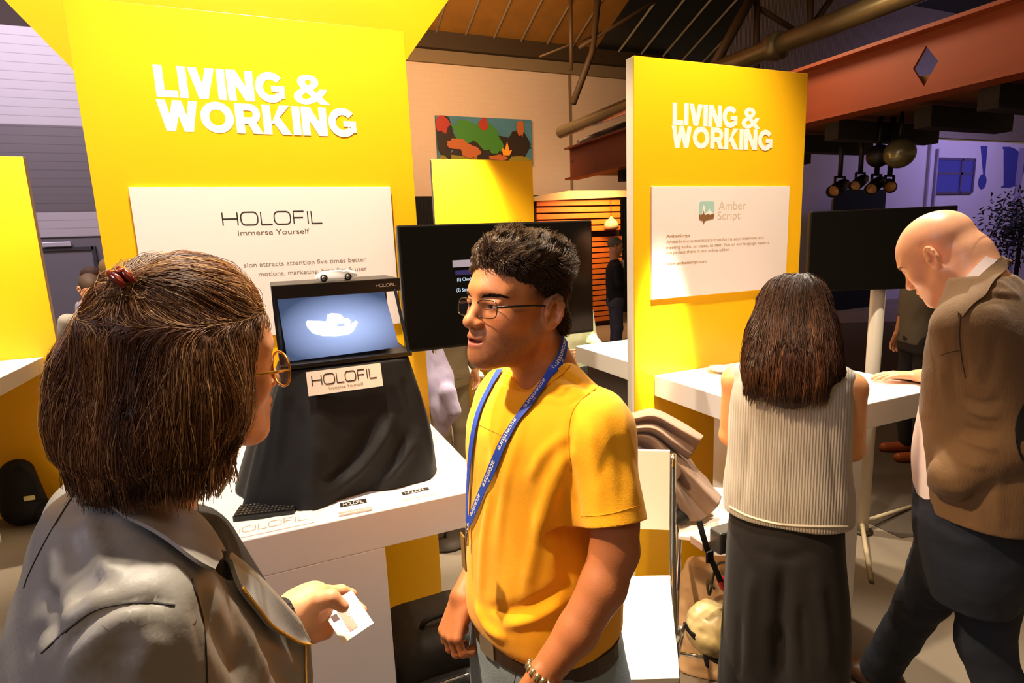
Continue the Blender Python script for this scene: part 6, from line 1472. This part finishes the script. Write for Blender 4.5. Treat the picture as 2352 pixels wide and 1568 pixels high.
cl = CM.build('display_cloth', mat('black_drape_cloth', '0a0706', .8, sheen=.04, bump=.15, bscale=500), None); tag(cl, 'black cloth draped over the stand under the glowing display case', 'cloth')
bc = CM.bvh()
# label card on the cloth
lc = empty('label_card', (.16, 1.50, 1.40), 'white logo card pinned to the black cloth', 'card')
q0, q1, q2, q3 = at(709, 910, 1, 1.498), at(880, 886, 1, 1.498), at(877, 838, 1, 1.512), at(699, 855, 1, 1.512)
U_ = q1-q0; wl_ = np.linalg.norm(U_); U_ /= wl_; V_ = q3-q0; V_ -= U_*(V_@U_); hl_ = np.linalg.norm(V_); V_ /= hl_; N1_ = np.cross(U_, V_); N1_ = N1_ if N1_[1] < 0 else -N1_; frl = (U_, V_, N1_)
MB().prism([(0, 0), (wl_, 0), (wl_, hl_), (0, hl_)], .0015, frl, q0).build('card_sheet', mat('cream_card', 'f0e0d0', .35, coat=.3), lc)
mb = MB(); holofil(mb, q0+U_*wl_*.065+V_*hl_*.40, wl_*.86, hl_*.42, frl, .0022, .12); mb.build('logo', mat('poster_black', '2c2420', .6), lc)
mb = MB(); put_text(mb, 'Immerse Yourself', q0+U_*wl_*.27+V_*hl_*.16, wl_*.46, hl_*.12, frl, .0022, ref='IY'); mb.build('tagline', mat('poster_grey_ink', '8a7a6a', .6), lc)
# keyboard
CT = 1.1005
def onc(x, y, z=CT): p = at(x, y, 2, z); return p
k0, k1, k2, k3 = onc(534, 1199), onc(676, 1183), onc(686, 1153), onc(552, 1170)
kb = empty('keyboard', ((k0+k2)/2)*[1, 1, 0]+[0, 0, CT], 'black compact keyboard lying before the black cloth', 'keyboard')
Uk = k1-k0; wk = np.linalg.norm(Uk); Uk /= wk; Vk = k3-k0; Vk -= Uk*(Vk@Uk); hk = np.linalg.norm(Vk); Vk /= hk; Zk = np.array([0, 0, 1.]); frk = (Uk, Vk, Zk)
MB().prism(rrect(wk, hk, .006), .012, frk, k0).build('case', mat('keyboard_black', '141211', .4), kb)
for r_ in range(5):
    mb = MB()
    for c_ in range(14): mb.prism([(wk*(.02+.96*(c_+.08)/14), hk*(.05+.9*(r_+.1)/5)), (wk*(.02+.96*(c_+.92)/14), hk*(.05+.9*(r_+.1)/5)), (wk*(.02+.96*(c_+.92)/14), hk*(.05+.9*(r_+.88)/5)), (wk*(.02+.96*(c_+.08)/14), hk*(.05+.9*(r_+.88)/5))], .003, frk, k0+Zk*.012)
    mb.build('key_row', mat('key_black', '1f1c1a', .5), kb)
    mb = MB()
    for c_ in range(14): mb.prism([(wk*(.02+.96*(c_+.4)/14), hk*(.05+.9*(r_+.45)/5)), (wk*(.02+.96*(c_+.55)/14), hk*(.05+.9*(r_+.45)/5)), (wk*(.02+.96*(c_+.55)/14), hk*(.05+.9*(r_+.6)/5)), (wk*(.02+.96*(c_+.4)/14), hk*(.05+.9*(r_+.6)/5))], .0003, frk, k0+Zk*.0151)
    mb.build('key_marks', mat('key_print', 'a8a098', .5), kb, kind='stuff')
# card stacks
def stack(c4, n, label, text=True, th=.0022):
    a, b, c, d = [np.array(v) for v in c4]; e = empty('card_stack', (a+c)/2, label, 'cards'); U_ = b-a; w_ = np.linalg.norm(U_); U_ /= w_; V_ = d-a; V_ -= U_*(V_@U_); h_ = np.linalg.norm(V_); V_ /= h_; Z_ = np.array([0, 0, 1.])
    r_ = np.random.RandomState(1)
    for i in range(n): o_ = a+Z_*th*i+U_*r_.randn()*.0015+V_*r_.randn()*.0015; MB().prism([(0, 0), (w_, 0), (w_, h_), (0, h_)], th*.85, (U_, V_, Z_), o_).build('card', mat('card_white', 'f8f2ec', .4), e)
    o_ = a+Z_*th*n
    MB().prism([(w_*.08, h_*.42), (w_*.92, h_*.42), (w_*.92, h_*.85), (w_*.08, h_*.85)], .0002, (U_, V_, Z_), o_).build('dark_band', mat('dark_band_ink', '2a2018', .5), e)
    if text: mb = MB(); holofil(mb, o_+U_*w_*.18+V_*h_*.5, w_*.64, h_*.26, (U_, V_, Z_), .0005, .14); mb.build('logo', mat('card_logo_white', 'fbf6f2', .5), e)
stack([onc(778, 1186), onc(852, 1172), onc(842, 1152), onc(770, 1163)], 5, 'stack of white cards with a dark logo band in front of the black cloth')
stack([onc(924, 1150), onc(998, 1134), onc(990, 1118), onc(914, 1133)], 2, 'thin pair of white cards with a dark band nearer the man in yellow')
# flat sheet with large pale lettering near the counter edge
fs = empty('flat_sign', onc(615, 1215), 'white printed sheet with large letters lying along the counter edge', 'sign')
f0, f1 = onc(505, 1246), onc(722, 1200); Uf = f1-f0; wf = np.linalg.norm(Uf); Uf /= wf; Vf = np.array([-Uf[1], Uf[0], 0])
MB().prism([(0, 0), (wf, 0), (wf, .075), (0, .075)], .002, (Uf, Vf, Zk), f0).build('sheet', mat('card_white', 'f8f2ec', .4), fs)
mb = MB(); holofil(mb, f0+Uf*.015+Vf*.022+Zk*.002, wf*.85, .03, (Uf, Vf, Zk), .0006, .07); mb.build('logo', mat('tan_ink', 'b08a58', .6), fs)
# pen, leaflet and white box near the foreground head
pen = MB(); a, b = onc(497, 1140, 1.106), onc(524, 1098, 1.106); pen.tube([a, a+(b-a)*.1, a+(b-a)*.9, b], [.0015, .0045, .005, .003], 10); pn = pen.build('barrel', mat('dark_pen', '3a2a1a', .3), None)
pn.name = 'pen'; tag(pn, 'dark pen lying on the left counter beside the foreground hair', 'pen')
lf = MB(); a = onc(470, 1120); lf.prism([(0, 0), (.22, 0), (.22, .15), (0, .15)], .0015, (np.array([1., .03, 0]), np.array([-.03, 1., 0]), Zk), a+[0, .0, .0]); o_ = lf.build('leaflet', mat('leaflet_white', 'fbf6ee', .5), None); tag(o_, 'blank white leaflet lying under the dark pen', 'leaflet')
ph = MB(); a = onc(500, 1228); ph.box(a+[-.03, 0, 0], a+[.006, .05, .009], .003); o_ = ph.build('phone', mat('dark_phone', '2a1420', .2), None); tag(o_, 'corner of a dark phone beside the jacket collar on the counter', 'phone')
# plate on the right counter
pc = at(1640, 832, 2, 1.1); pc[1] = min(pc[1], 2.05); pc[0] = 1.93
MB().lathe([(.02, 0), (.03, .001), (.05, .012), (.062, .022), (.060, .023), (.048, .014), (.001, .006)], (pc[0], 2.03, 1.1005), 36).build('bowl', mat('white_ceramic', 'fbf4ea', .2), label='shallow white bowl on the right counter against the yellow panel', cat='bowl')
lp_ = MB(); lp_.prism([(0, 0), (.12, 0), (.12, .09), (0, .09)], .003, (np.array([1., 0, 0]), np.array([0, 1., 0]), Zk), (2.0, 1.44, 1.1005)); o_ = lp_.build('notepad', mat('notepad_white', 'fdf6ea', .5), None); tag(o_, 'white notepad at the front edge of the right counter', 'notepad')
# ---------------------------------------------------------------- folding bar chairs
m_seat = mat('white_chair_plastic', 'f6ead8', .4)
def bar_chair(name, label, s00, s10, s11, s01, zs, back=True, group=None, bh=1.0):
    """seat corners near-left, near-right, far-right, far-left on the plane z=zs; the backrest stands behind the far edge"""
    A_, B_, C_, D_ = [np.array([p[0], p[1], zs]) for p in (s00, s10, s11, s01)]; ctr = (A_+B_+C_+D_)/4; g = empty(name, ctr*[1, 1, 0], label, 'chair', group)
    Z = np.array([0, 0, 1.]); bw = (D_-A_)/np.linalg.norm(D_-A_)
    n_, m_ = 14, 10; Vt = []; 
    for j in range(m_):
        for i in range(n_):
            u, v = i/(n_-1), j/(m_-1); p = (A_*(1-u)+B_*u)*(1-v)+(D_*(1-u)+C_*u)*v; z = -.010*math.sin(math.pi*v)+(-.022*max(0, (.12-v)/.12)**1.5); Vt.append(p+Z*z)
    K = n_*m_; Vb = [p-Z*.012 for p in Vt]; Fc = []
    for j in range(m_-1):
        for i in range(n_-1): a_ = j*n_+i; Fc += [[a_, a_+1, a_+n_+1, a_+n_], [K+a_, K+a_+n_, K+a_+n_+1, K+a_+1]]
    rim = list(range(n_))+[j*n_+n_-1 for j in range(1, m_)]+[(m_-1)*n_+i for i in range(n_-2, -1, -1)]+[j*n_ for j in range(m_-2, 0, -1)]
    for i in range(len(rim)): a_, b_ = rim[i], rim[(i+1) % len(rim)]; Fc.append([a_, K+a_, K+b_, b_])
    smooth_by_angle(MB().raw(Vt+Vb, Fc, True).build('seat', m_seat, g), 50)
    w_ = (B_-A_); w_ /= np.linalg.norm(w_)
    for e0, e1, sg in ((A_, D_, -1), (B_, C_, 1)):
        off = w_*sg*.010
        top_ = e1+bw*.055+Z*.36*bh+off; ft = e0-bw*.05-Z*(zs-.012)+off
        MB().tube(spline([top_, e1+bw*.035+Z*.12+off, e1-bw*.03-Z*.03+off, e0+(e1-e0)*.35-Z*.32+off, ft], 6), .0095, 10).build('front_leg', m_chrome, g)
        MB().tube(spline([e0+(e1-e0)*.45-Z*.02+off*1.9, e1+bw*.02-Z*.35+off*1.9, e1+bw*.10-Z*(zs-.012)+off*1.9], 6), .0095, 10).build('rear_leg', m_chrome, g)
    for fa, fz in ((.28, .38), (-.02, .5)): pass
    MB().tube([A_-bw*.022-Z*.46-w_*.01, B_-bw*.022-Z*.46+w_*.01], .008, 8).build('foot_rail', m_chrome, g)
    MB().tube([D_+bw*.06-Z*.5-w_*.019, C_+bw*.06-Z*.5+w_*.019], .008, 8).build('rear_rail', m_chrome, g)
    if back:
        Vt = []; m2 = 8
        for j in range(m2):
            for i in range(n_):
                u, v = i/(n_-1), j/(m2-1); p = D_*(1-u)+C_*u+bw*(.03+.022*v+.012*math.sin(math.pi*u))+Z*(.13+.24*v)*bh; Vt.append(p)
        K = n_*m2; Vb = [p+bw*.012 for p in Vt]; Fc = []
        for j in range(m2-1):
            for i in range(n_-1): a_ = j*n_+i; Fc += [[a_, a_+1, a_+n_+1, a_+n_], [K+a_, K+a_+n_, K+a_+n_+1, K+a_+1]]
        rim = list(range(n_))+[j*n_+n_-1 for j in range(1, m2)]+[(m2-1)*n_+i for i in range(n_-2, -1, -1)]+[j*n_ for j in range(m2-2, 0, -1)]
        for i in range(len(rim)): a_, b_ = rim[i], rim[(i+1) % len(rim)]; Fc.append([a_, K+a_, K+b_, b_])
        smooth_by_angle(MB().raw(Vt+Vb, Fc, True).build('backrest', m_seat, g), 50)
    return g
bar_chair('bar_chair', 'white folding bar chair with chrome legs right beside the man in yellow', (.50, 1.07), (.788, .941), (1.010, 1.255), (.735, 1.385), .75)
bar_chair('bar_chair', 'white folding bar chair carrying the taupe coat beside the woman in the knit top', (1.22, 1.47), (1.355, 1.355), (1.63, 1.63), (1.48, 1.75), .74, back=False, bh=.25)
bar_chair('bar_chair', 'distant white folding bar chair seen below the central screen', (1.18, 3.98), (1.43, 3.94), (1.47, 4.38), (1.20, 4.39), .78)
# ---------------------------------------------------------------- taupe coat thrown over the chair
D0 = 2.0
def cp(x, y, dz=0): return P(x, y, D0+dz)
ct = empty('coat', cp(1540, 1060), 'taupe wool coat heaped over the second white chair', 'coat')
m_coat = mat('taupe_wool', '8a6e58', .95, sheen=.15, bump=.1, bscale=200)
def cloth_fold(M_, a, b, wl_, amp, seed, warp=.5):
    d1 = b-a; d1 /= np.linalg.norm(d1); v_ = (a+b)/2-CO; v_ /= np.linalg.norm(v_); pr = np.cross(d1, v_); pr /= np.linalg.norm(pr); x = (M_.V-a)@pr; y = (M_.V-a)@d1
    ph = x/wl_*math.pi+warp*noise3(M_.V, 9, seed, 2)*2.2+y*5; s_ = np.abs(np.sin(ph)); return M_.disp(amp*(s_**.8-.6))
def sheet(curves, name, parent, m_, th=.007, n=9):
    """cloth spanned by a family of crest and valley lines (x, y, depth)"""
    C_ = np.array([[P(x_, y_, D0+z_) for x_, y_, z_ in c] for c in curves]); C_ = np.array([spline(list(c), n) for c in C_]); G = np.array([spline([C_[i_, k_] for i_ in range(len(C_))], n) for k_ in range(C_.shape[1])]).transpose(1, 0, 2)
    a_, b_ = G.shape[:2]; dn = CO-G.reshape(-1, 3); dn /= np.linalg.norm(dn, axis=1)[:, None]; V0 = G.reshape(-1, 3); V1 = V0-dn*th; K = a_*b_; Fc = []
    for i_ in range(a_-1):
        for k_ in range(b_-1): q_ = i_*b_+k_; Fc += [[q_, q_+b_, q_+b_+1, q_+1], [K+q_, K+q_+1, K+q_+b_+1, K+q_+b_]]
    rim = list(range(b_))+[i_*b_+b_-1 for i_ in range(1, a_)]+[(a_-1)*b_+k_ for k_ in range(b_-2, -1, -1)]+[i_*b_ for i_ in range(a_-2, 0, -1)]
    for i_ in range(len(rim)): p_, q_ = rim[i_], rim[(i_+1) % len(rim)]; Fc.append([p_, q_, K+q_, K+p_])
    return smooth_by_angle(MB().raw(list(V0)+list(V1), Fc, True).build(name, m_, parent), 65)
S = Sculpt(np.array([1.10, 1.25, .70]), np.array([1.95, 2.25, 1.34]), .006)
S.chain([cp(1470, 1010, .10), cp(1510, 1050, .10), cp(1540, 1110, .10)], [.07, .07, .05], k=.03); S.chain([cp(1560, 1060, .12), cp(1600, 1120, .10), cp(1620, 1155, .10)], [.04, .045, .035], k=.03); S.chain([cp(1470, 985, .09), cp(1540, 985, .09), cp(1580, 1005, .09)], [.04, .035, .02], k=.03)
S.mesh().build('coat_body', m_coat, ct)
sheet([[(1548, 1028, .05), (1590, 1062, .05), (1630, 1108, .05), (1658, 1140, .05)], [(1540, 1048, -.02), (1582, 1088, -.03), (1620, 1130, -.02), (1650, 1160, -.01)], [(1536, 1062, .03), (1568, 1106, .03), (1600, 1150, .02), (1628, 1182, .02)], [(1528, 1076, -.01), (1554, 1122, -.03), (1578, 1166, -.02), (1600, 1196, -.01)], [(1518, 1090, .05), (1534, 1130, .05), (1548, 1165, .05), (1562, 1190, .05)]], 'coat_skirt', ct, m_coat)
sheet([[(1440, 985, .05), (1495, 988, .05), (1540, 1018, .05), (1578, 1052, .05)], [(1444, 998, -.03), (1496, 1006, -.045), (1534, 1044, -.04), (1566, 1086, -.02)], [(1446, 1012, .03), (1486, 1026, .03), (1518, 1068, .03), (1544, 1120, .03)], [(1448, 1030, -.04), (1480, 1050, -.05), (1510, 1100, -.045), (1536, 1156, -.03)], [(1446, 1050, .02), (1470, 1078, .02), (1494, 1120, .02), (1512, 1158, .02)], [(1444, 1072, -.03), (1458, 1104, -.03), (1474, 1138, -.03), (1488, 1166, -.02)], [(1438, 1090, .05), (1446, 1120, .05), (1454, 1148, .05), (1462, 1172, .05)]], 'coat_front', ct, m_coat)
sheet([[(1444, 950, .06), (1500, 938, .06), (1562, 966, .06), (1616, 1000, .04)], [(1446, 962, -.03), (1504, 954, -.045), (1560, 984, -.04), (1608, 1012, .0)], [(1448, 974, .0), (1504, 970, -.005), (1556, 1002, .0), (1598, 1030, .01)], [(1450, 984, -.05), (1502, 984, -.06), (1548, 1016, -.05), (1588, 1046, -.01)], [(1450, 996, .0), (1498, 998, .0), (1542, 1028, .01), (1580, 1056, .02)]], 'coat_sleeve', ct, m_coat)
# black bag under the coat and camera on the seat
S = Sculpt(P(1565, 1170, 1.9)-.14, P(1565, 1170, 1.9)+.14, .006); S.ell(P(1560, 1186, 2.02), [.05, .03, .026]); o_ = S.mesh().build('pouch', mat('black_nylon', '151210', .7), None); tag(o_, 'small black pouch under the taupe coat on the seat', 'pouch')
cmr = empty('camera', (1.47, 1.44, .742), 'small grey camera lying on the white seat next to the knit top', 'camera')
cbx = P(1668, 1165, 1.82); cbx[2] = .742
MB().box(cbx-[.045, .025, 0], cbx+[.045, .025, .075], .006).build('camera_body', mat('camera_grey', '4a453e', .4), cmr); MB().lathe([(.024, 0), (.024, .02), (.018, .022), (.016, .012), (.001, .01)], cbx+[0, -.025, .036], 20, (0, -1, 0)).build('lens', mat('camera_lens', '1a1816', .15), cmr)
bx_ = P(1628, 1178, 1.86); bx_[2] = .742; o_ = MB().box(bx_-[.05, .03, 0], bx_+[.05, .03, .03], .003).build('box', mat('pinkish_box', 'd0a890', .6), None); o_.name = 'small_box'; tag(o_, 'flat pinkish box under the coat sleeve on the seat', 'box')
# strap and red clip hanging from the seat
st_ = empty('camera_strap', P(1640, 1260, 1.85), 'black strap with a buckle hanging from the white seat to a red clip', 'strap')
sp_ = spline([P(1606, 1196, 1.80), P(1615, 1230, 1.80), P(1628, 1270, 1.82), P(1645, 1310, 1.84), P(1656, 1335, 1.86)], 6)
ribbon([np.array(p) for p in sp_], [np.array([-.6, -.8, 0])]*len(sp_), .018, .003, 'strap', mat('black_webbing', '171412', .8), st_)
bk = P(1630, 1278, 1.80); MB().box(bk-[.014, .004, .02], bk+[.014, .004, .02], .003).build('buckle', m_black, st_)
S = Sculpt(P(1668, 1345, 1.87)-.08, P(1668, 1345, 1.87)+.08, .003); S.chain([P(1655, 1330, 1.87), P(1668, 1345, 1.87), P(1680, 1365, 1.87)], [.014, .018, .010]); S.mesh().build('red_clip', mat('red_plastic', 'c8201a', .35), st_)
# bags on the floor
tb = empty('tote_bag', (1.50, 1.62, 0), 'crumpled beige tote bag with black straps on the floor behind the chair', 'bag')
S = Sculpt([1.20, 1.30, -.02], [1.95, 1.98, .62], .008); S.loft([(0.0, 1.55, 1.62, .17, .12, -35, 3), (.2, 1.55, 1.62, .16, .10, -35, 3), (.36, 1.545, 1.61, .15, .08, -35, 2.6), (.46, 1.53, 1.60, .12, .06, -35, 2.2)]); S.cut((0, 0, .003), (0, 0, -1)); BG = S.mesh(); BG.V += BG.nrm()*(.012*noise3(BG.V, 12, 31, 3))[:, None]; BG.V[:, 2] = np.maximum(BG.V[:, 2], .002); bbg = BG.bvh()
BG.build('bag_body', mat('beige_canvas', 'c8a070', .8, bump=.2, bscale=80), tb)
mb = MB()
for pl in ([(1575, 1440), (1600, 1470), (1620, 1500), (1625, 1530), (1618, 1500), (1625, 1455), (1650, 1450), (1662, 1490), (1650, 1520), (1625, 1505)], [(1572, 1430), (1590, 1455), (1640, 1462), (1680, 1465)]): mb.tube([np.array(p) for p in spline([P(x_, y_, 1.90) for x_, y_ in pl], 6)], .006, 6)
mb.build('strap', mat('black_webbing', '171412', .8), tb)
pb_ = empty('plastic_bag', (1.56, 1.66, .36), 'crumpled pale yellow plastic bag with a cut handle on the tote', 'bag')
S = Sculpt(P(1630, 1430, 1.92)-[.16, .16, .14], P(1630, 1430, 1.92)+[.18, .16, .14], .006); S.ell(P(1640, 1440, 1.95), [.10, .09, .08]); B2_ = S.mesh(); B2_.V += B2_.nrm()*(.020*noise3(B2_.V, 13, 35, 3))[:, None]; B2_.build('bag_body', mat('pale_yellow_plastic', 'b09a68', .4, bump=.5, bscale=30), pb_)
# cables
mb = MB(); mb.tube([np.array(p) for p in spline([P(1640, 1350, 2.0), P(1625, 1335, 2.1), P(1630, 1365, 2.2), P(1645, 1300, 2.1), P(1675, 1290, 2.0)], 8)], .005, 6); o_ = mb.build('cable', m_black, None); tag(o_, 'black cable looping under the right counter', 'cable')
# suitcase at the counter end
sc_ = empty('suitcase', (.40, 1.62, 0), 'black soft suitcase with front pockets standing under the left counter', 'suitcase')
S = Sculpt([.16, 1.28, 0], [.62, 2.0, .66], .007)
def rbox(S, lo, hi, r_, k=.01):
    lo, hi = np.array(lo, float), np.array(hi, float); c_ = (lo+hi)/2; h_ = (hi-lo)/2-r_
    def fn(x, y, z): qx, qy, qz = np.abs(x-c_[0])-h_[0], np.abs(y-c_[1])-h_[1], np.abs(z-c_[2])-h_[2]; return np.sqrt(np.maximum(qx, 0)**2+np.maximum(qy, 0)**2+np.maximum(qz, 0)**2)+np.minimum(np.maximum(qx, np.maximum(qy, qz)), 0)-r_
    return S.put(fn, lo, hi, k)
rbox(S, [.235, 1.50, .03], [.58, 1.78, .575], .05); SU = S.mesh(); SU.V += SU.nrm()*(.004*noise3(SU.V, 18, 44, 2))[:, None]
m_su = mat('black_ballistic_nylon', '231d18', .6, bump=.3, bscale=500); SU.build('suitcase_body', m_su, sc_)
for za, zb in ((.30, .47), (.07, .28)):
    S = Sculpt([.20, 1.40, za-.05], [.62, 1.56, zb+.06], .006); rbox(S, [.25, 1.455, za], [.565, 1.54, zb], .03); S.mesh().build('pocket', m_su, sc_)
MB().tube(spline([(.33, 1.6, .57), (.35, 1.59, .60), (.46, 1.59, .605), (.48, 1.6, .575)], 6), .009, 8).build('handle', m_su, sc_)
MB().tube([(.25, 1.455, .482), (.56, 1.455, .482)], .004, 6).build('zipper', m_chrome, sc_)
for x_ in (.27, .54): MB().lathe([(.028, -.012), (.03, 0), (.028, .012)], (x_, 1.55, .030), 16, (1, 0, 0)).build('wheel', m_black, sc_)
# backpack at the far left
bp_ = empty('backpack', (-1.62, 4.66, 0), 'black backpack with a yellow-white logo on the floor at the left edge', 'backpack')
S = Sculpt([-1.95, 4.35, 0], [-1.30, 4.80, .6], .010); S.cap((-1.66, 4.64, .12), (-1.68, 4.68, .34), .13, .10, flat=(0, 1, 0), fl=.7); S.cap((-1.52, 4.60, .07), (-1.48, 4.60, .09), .08, .06); S.cut((0, 0, .004), (0, 0, -1)); S.mesh().build('bag_body', mat('black_nylon', '151210', .7), bp_)
MB().tube(spline([(-1.66, 4.60, .40), (-1.60, 4.54, .44), (-1.55, 4.54, .34), (-1.54, 4.55, .18)], 6), .018, 8).build('strap', mat('black_webbing', '171412', .8), bp_)
MB().box((-1.62, 4.535, .19), (-1.56, 4.545, .22)).build('label_patch', mat('bright_patch', 'e8d890', .5), bp_)

# ---------------------------------------------------------------- people further back
def far_person(x, y, yaw, h, label, top, legs, hair=None, skin='d89a70', sleeve=None, lean=0.0, arm_bend=True, hairtop=.0, jacket=None, armw=None):
    f = np.array([math.sin(R(yaw)), math.cos(R(yaw)), 0]); r = np.array([f[1], -f[0], 0]); g = person((x, y, 0), label); k = h/1.75; ya_ = math.degrees(math.atan2(r[1], r[0]))
    def W_(a, b, z): return np.array([x, y, 0])+r*a*k+f*(b+lean*max(0, z-.95))*k+np.array([0, 0, z*k])
    hc = W_(0, .01, 1.62); A_ = pose(yaw, -8-lean*40, 0); sk = mat('skin_far_'+skin, skin, .5)
    S = Sculpt(hc-[.17, .17, .3], hc+[.17, .17, .17], .007); wv = head(S, hc, A_, k, neck=W_(0, -.01, 1.43), jz=.95); S.mesh().build('body', sk, g)
    if hair:
        S = Sculpt(hc-[.15, .15, .12], hc+[.15, .15, .2], .008); S.ell(wv(0, -.015, .052), np.array([.082, .105, .088])*k, A_); S.ell(wv(0, .11, -.01), np.array([.09, .08, .075])*k, A_, op='sub'); S.cut(wv(0, 0, -.04), -A_[2]); S.mesh().build('hair', mat('far_hair_'+hair, hair, .7), g)
    S = Sculpt([x-.48, y-.48, .80*k], [x+.48, y+.48, 1.50*k], .011)
    def st_(z, rx, ry): p = W_(0, 0, z); return (p[2], p[0], p[1], rx*k, ry*k, ya_, 2.4)
    S.loft([st_(.84, .17, .125), st_(1.0, .165, .12), st_(1.2, .18, .125), st_(1.33, .175, .11), st_(1.40, .12, .08), st_(1.44, .07, .06)], k=.02)
    for s_ in (-1, 1):
        sh = W_(s_*.165, 0, 1.355); eb = W_(s_*.22, -.0, 1.10); wr = W_(s_*.15, .22, 1.08) if arm_bend else W_(s_*.23, .04, .86)
        S.chain([sh, eb], [.062*k, .052*k], k=.02); S.chain([eb, eb+(wr-eb)*(.8 if sleeve is None else sleeve)], [.050*k, .042*k], k=.01)
    M_ = S.mesh(); M_.V += M_.nrm()*(.006*noise3(M_.V, 10, 5, 2))[:, None]; M_.build('shirt', mat('far_cloth_'+top, top, .85), g)
    for s_ in (-1, 1):
        eb = W_(s_*.22, -.0, 1.10); wr = W_(s_*.15, .22, 1.08) if arm_bend else W_(s_*.23, .04, .86)
        S = Sculpt(np.minimum(eb, wr)-.14, np.maximum(eb, wr)+.14, .006); S.chain([eb, wr], [.036*k, .026*k], k=.01); d = (wr-eb); hand(S, wr, d, -r*s_, None, k, curl=(25, 30, 20), side=1 if s_ < 0 else -1); S.mesh().build('body', sk, g)
        if armw and s_ == armw: MB().tube([wr-d/np.linalg.norm(d)*.02, wr-d/np.linalg.norm(d)*.045], .034*k, 14).build('watch_band', m_black, g)
    S = Sculpt([x-.35, y-.35, .05], [x+.35, y+.35, .98*k], .012); S.loft([st_(.78, .17, .12), st_(.92, .165, .12), st_(.96, .155, .11)], k=.02)
    for s_ in (-1, 1): S.chain([W_(s_*.085, 0, .84), W_(s_*.095, .02, .47), W_(s_*.10, -.01, .09)], [.09*k, .068*k, .055*k], k=.03)
    S.mesh().build('trousers', mat('far_trousers_'+legs, legs, .85), g)
    for s_ in (-1, 1):
        a_ = W_(s_*.10, 0, 0); a_[2] = 0; S = Sculpt(a_-[.22, .22, .01], a_+[.22, .22, .12], .009); S.cap(a_-f*.05+[0, 0, .045], a_+f*.15+[0, 0, .035], .042, .036); S.cut((0, 0, .004), (0, 0, -1)); S.mesh().build('shoe', mat('far_shoe', '9a4a20', .4), g)
    if jacket:
        S = Sculpt([x-.3, y-.3, 1.15*k], [x+.3, y+.3, 1.48*k], .01); S.cap(W_(0, .115, 1.40), W_(0, .125, 1.2), .035, .02, flat=f, fl=.6); S.mesh().build('shirt_front', mat('far_shirt_white', 'e8e0d8', .7), g)
    return g
far_person(4.55, 6.9, 110, 1.74, 'grey-haired man in a dark suit jacket standing by the orange timber kiosk', '15131a', '4a4c5e', hair='7a6a5c', jacket=True)
far_person(4.40, 2.62, -60, 1.86, 'man in a grey shirt with a black watch standing behind the right screen', '6a665e', '2a2a2c', hair='8a5a2a', arm_bend=False, sleeve=.35, armw=-1)
far_person(-1.50, 5.95, 150, 1.62, 'person bending in a beige-grey striped shirt at the left edge', 'a89c8c', '3a3a44', hair='4a3424', lean=.55)
far_person(-1.62, 7.0, -60, 1.66, 'short-haired brown-haired man with a white collar in the left background', 'e6dcd6', '3a3a44', hair='5a3c22')
far_person(-1.28, 6.2, 20, 1.74, 'blond balding man half hidden by the left yellow panel', 'e8e2e0', '2c2c34', hair='b08a58')
far_person(1.86, 3.45, 180, 1.66, 'person in a pale green top mostly hidden behind the right yellow panel', 'd4dcb8', '3a3a3a', hair='3a2a1c')
# lavender jacket hanging on the distant chair
S = Sculpt([.70, 2.80, .40], [1.25, 3.45, 1.42], .010)
lv = [P(992, 790, 3.25), P(1005, 870, 3.22), P(1022, 940, 3.20), P(1010, 1000, 3.22)]
S.chain([lv[0], lv[1], lv[2], lv[3]], [.055, .09, .075, .03], k=.04, flat=(.39, .92, 0), fl=.6); S.chain([P(1028, 900, 3.15), P(1042, 945, 3.15)], [.05, .035], k=.03); LV = S.mesh(); LV.V += LV.nrm()*(.014*noise3(LV.V*[1, 1, .4], 14, 66, 3))[:, None]
# a garment stand carries it
gs = empty('garment', (.98, 3.1, 0), 'lavender fleece jacket hanging on a stand below the central screen', 'jacket')
LV.build('fleece', mat('lavender_fleece', 'a89cb8', .9, sheen=.3), gs); c_ = lv[1]
MB().tube([[c_[0], c_[1]+.03, .02], [c_[0], c_[1]+.03, 1.40]], .015, 8).build('stand_pole', m_chrome, gs); MB().lathe([(.15, 0), (.15, .015), (.02, .02)], (c_[0], c_[1]+.03, .001), 20).build('stand_foot', m_steel_d, gs)
far_person(1.10, 3.80, 160, 1.70, 'person in khaki trousers half hidden behind the central screen', '8a7a60', '8a7a5c', hair='3a2a1c', arm_bend=False)
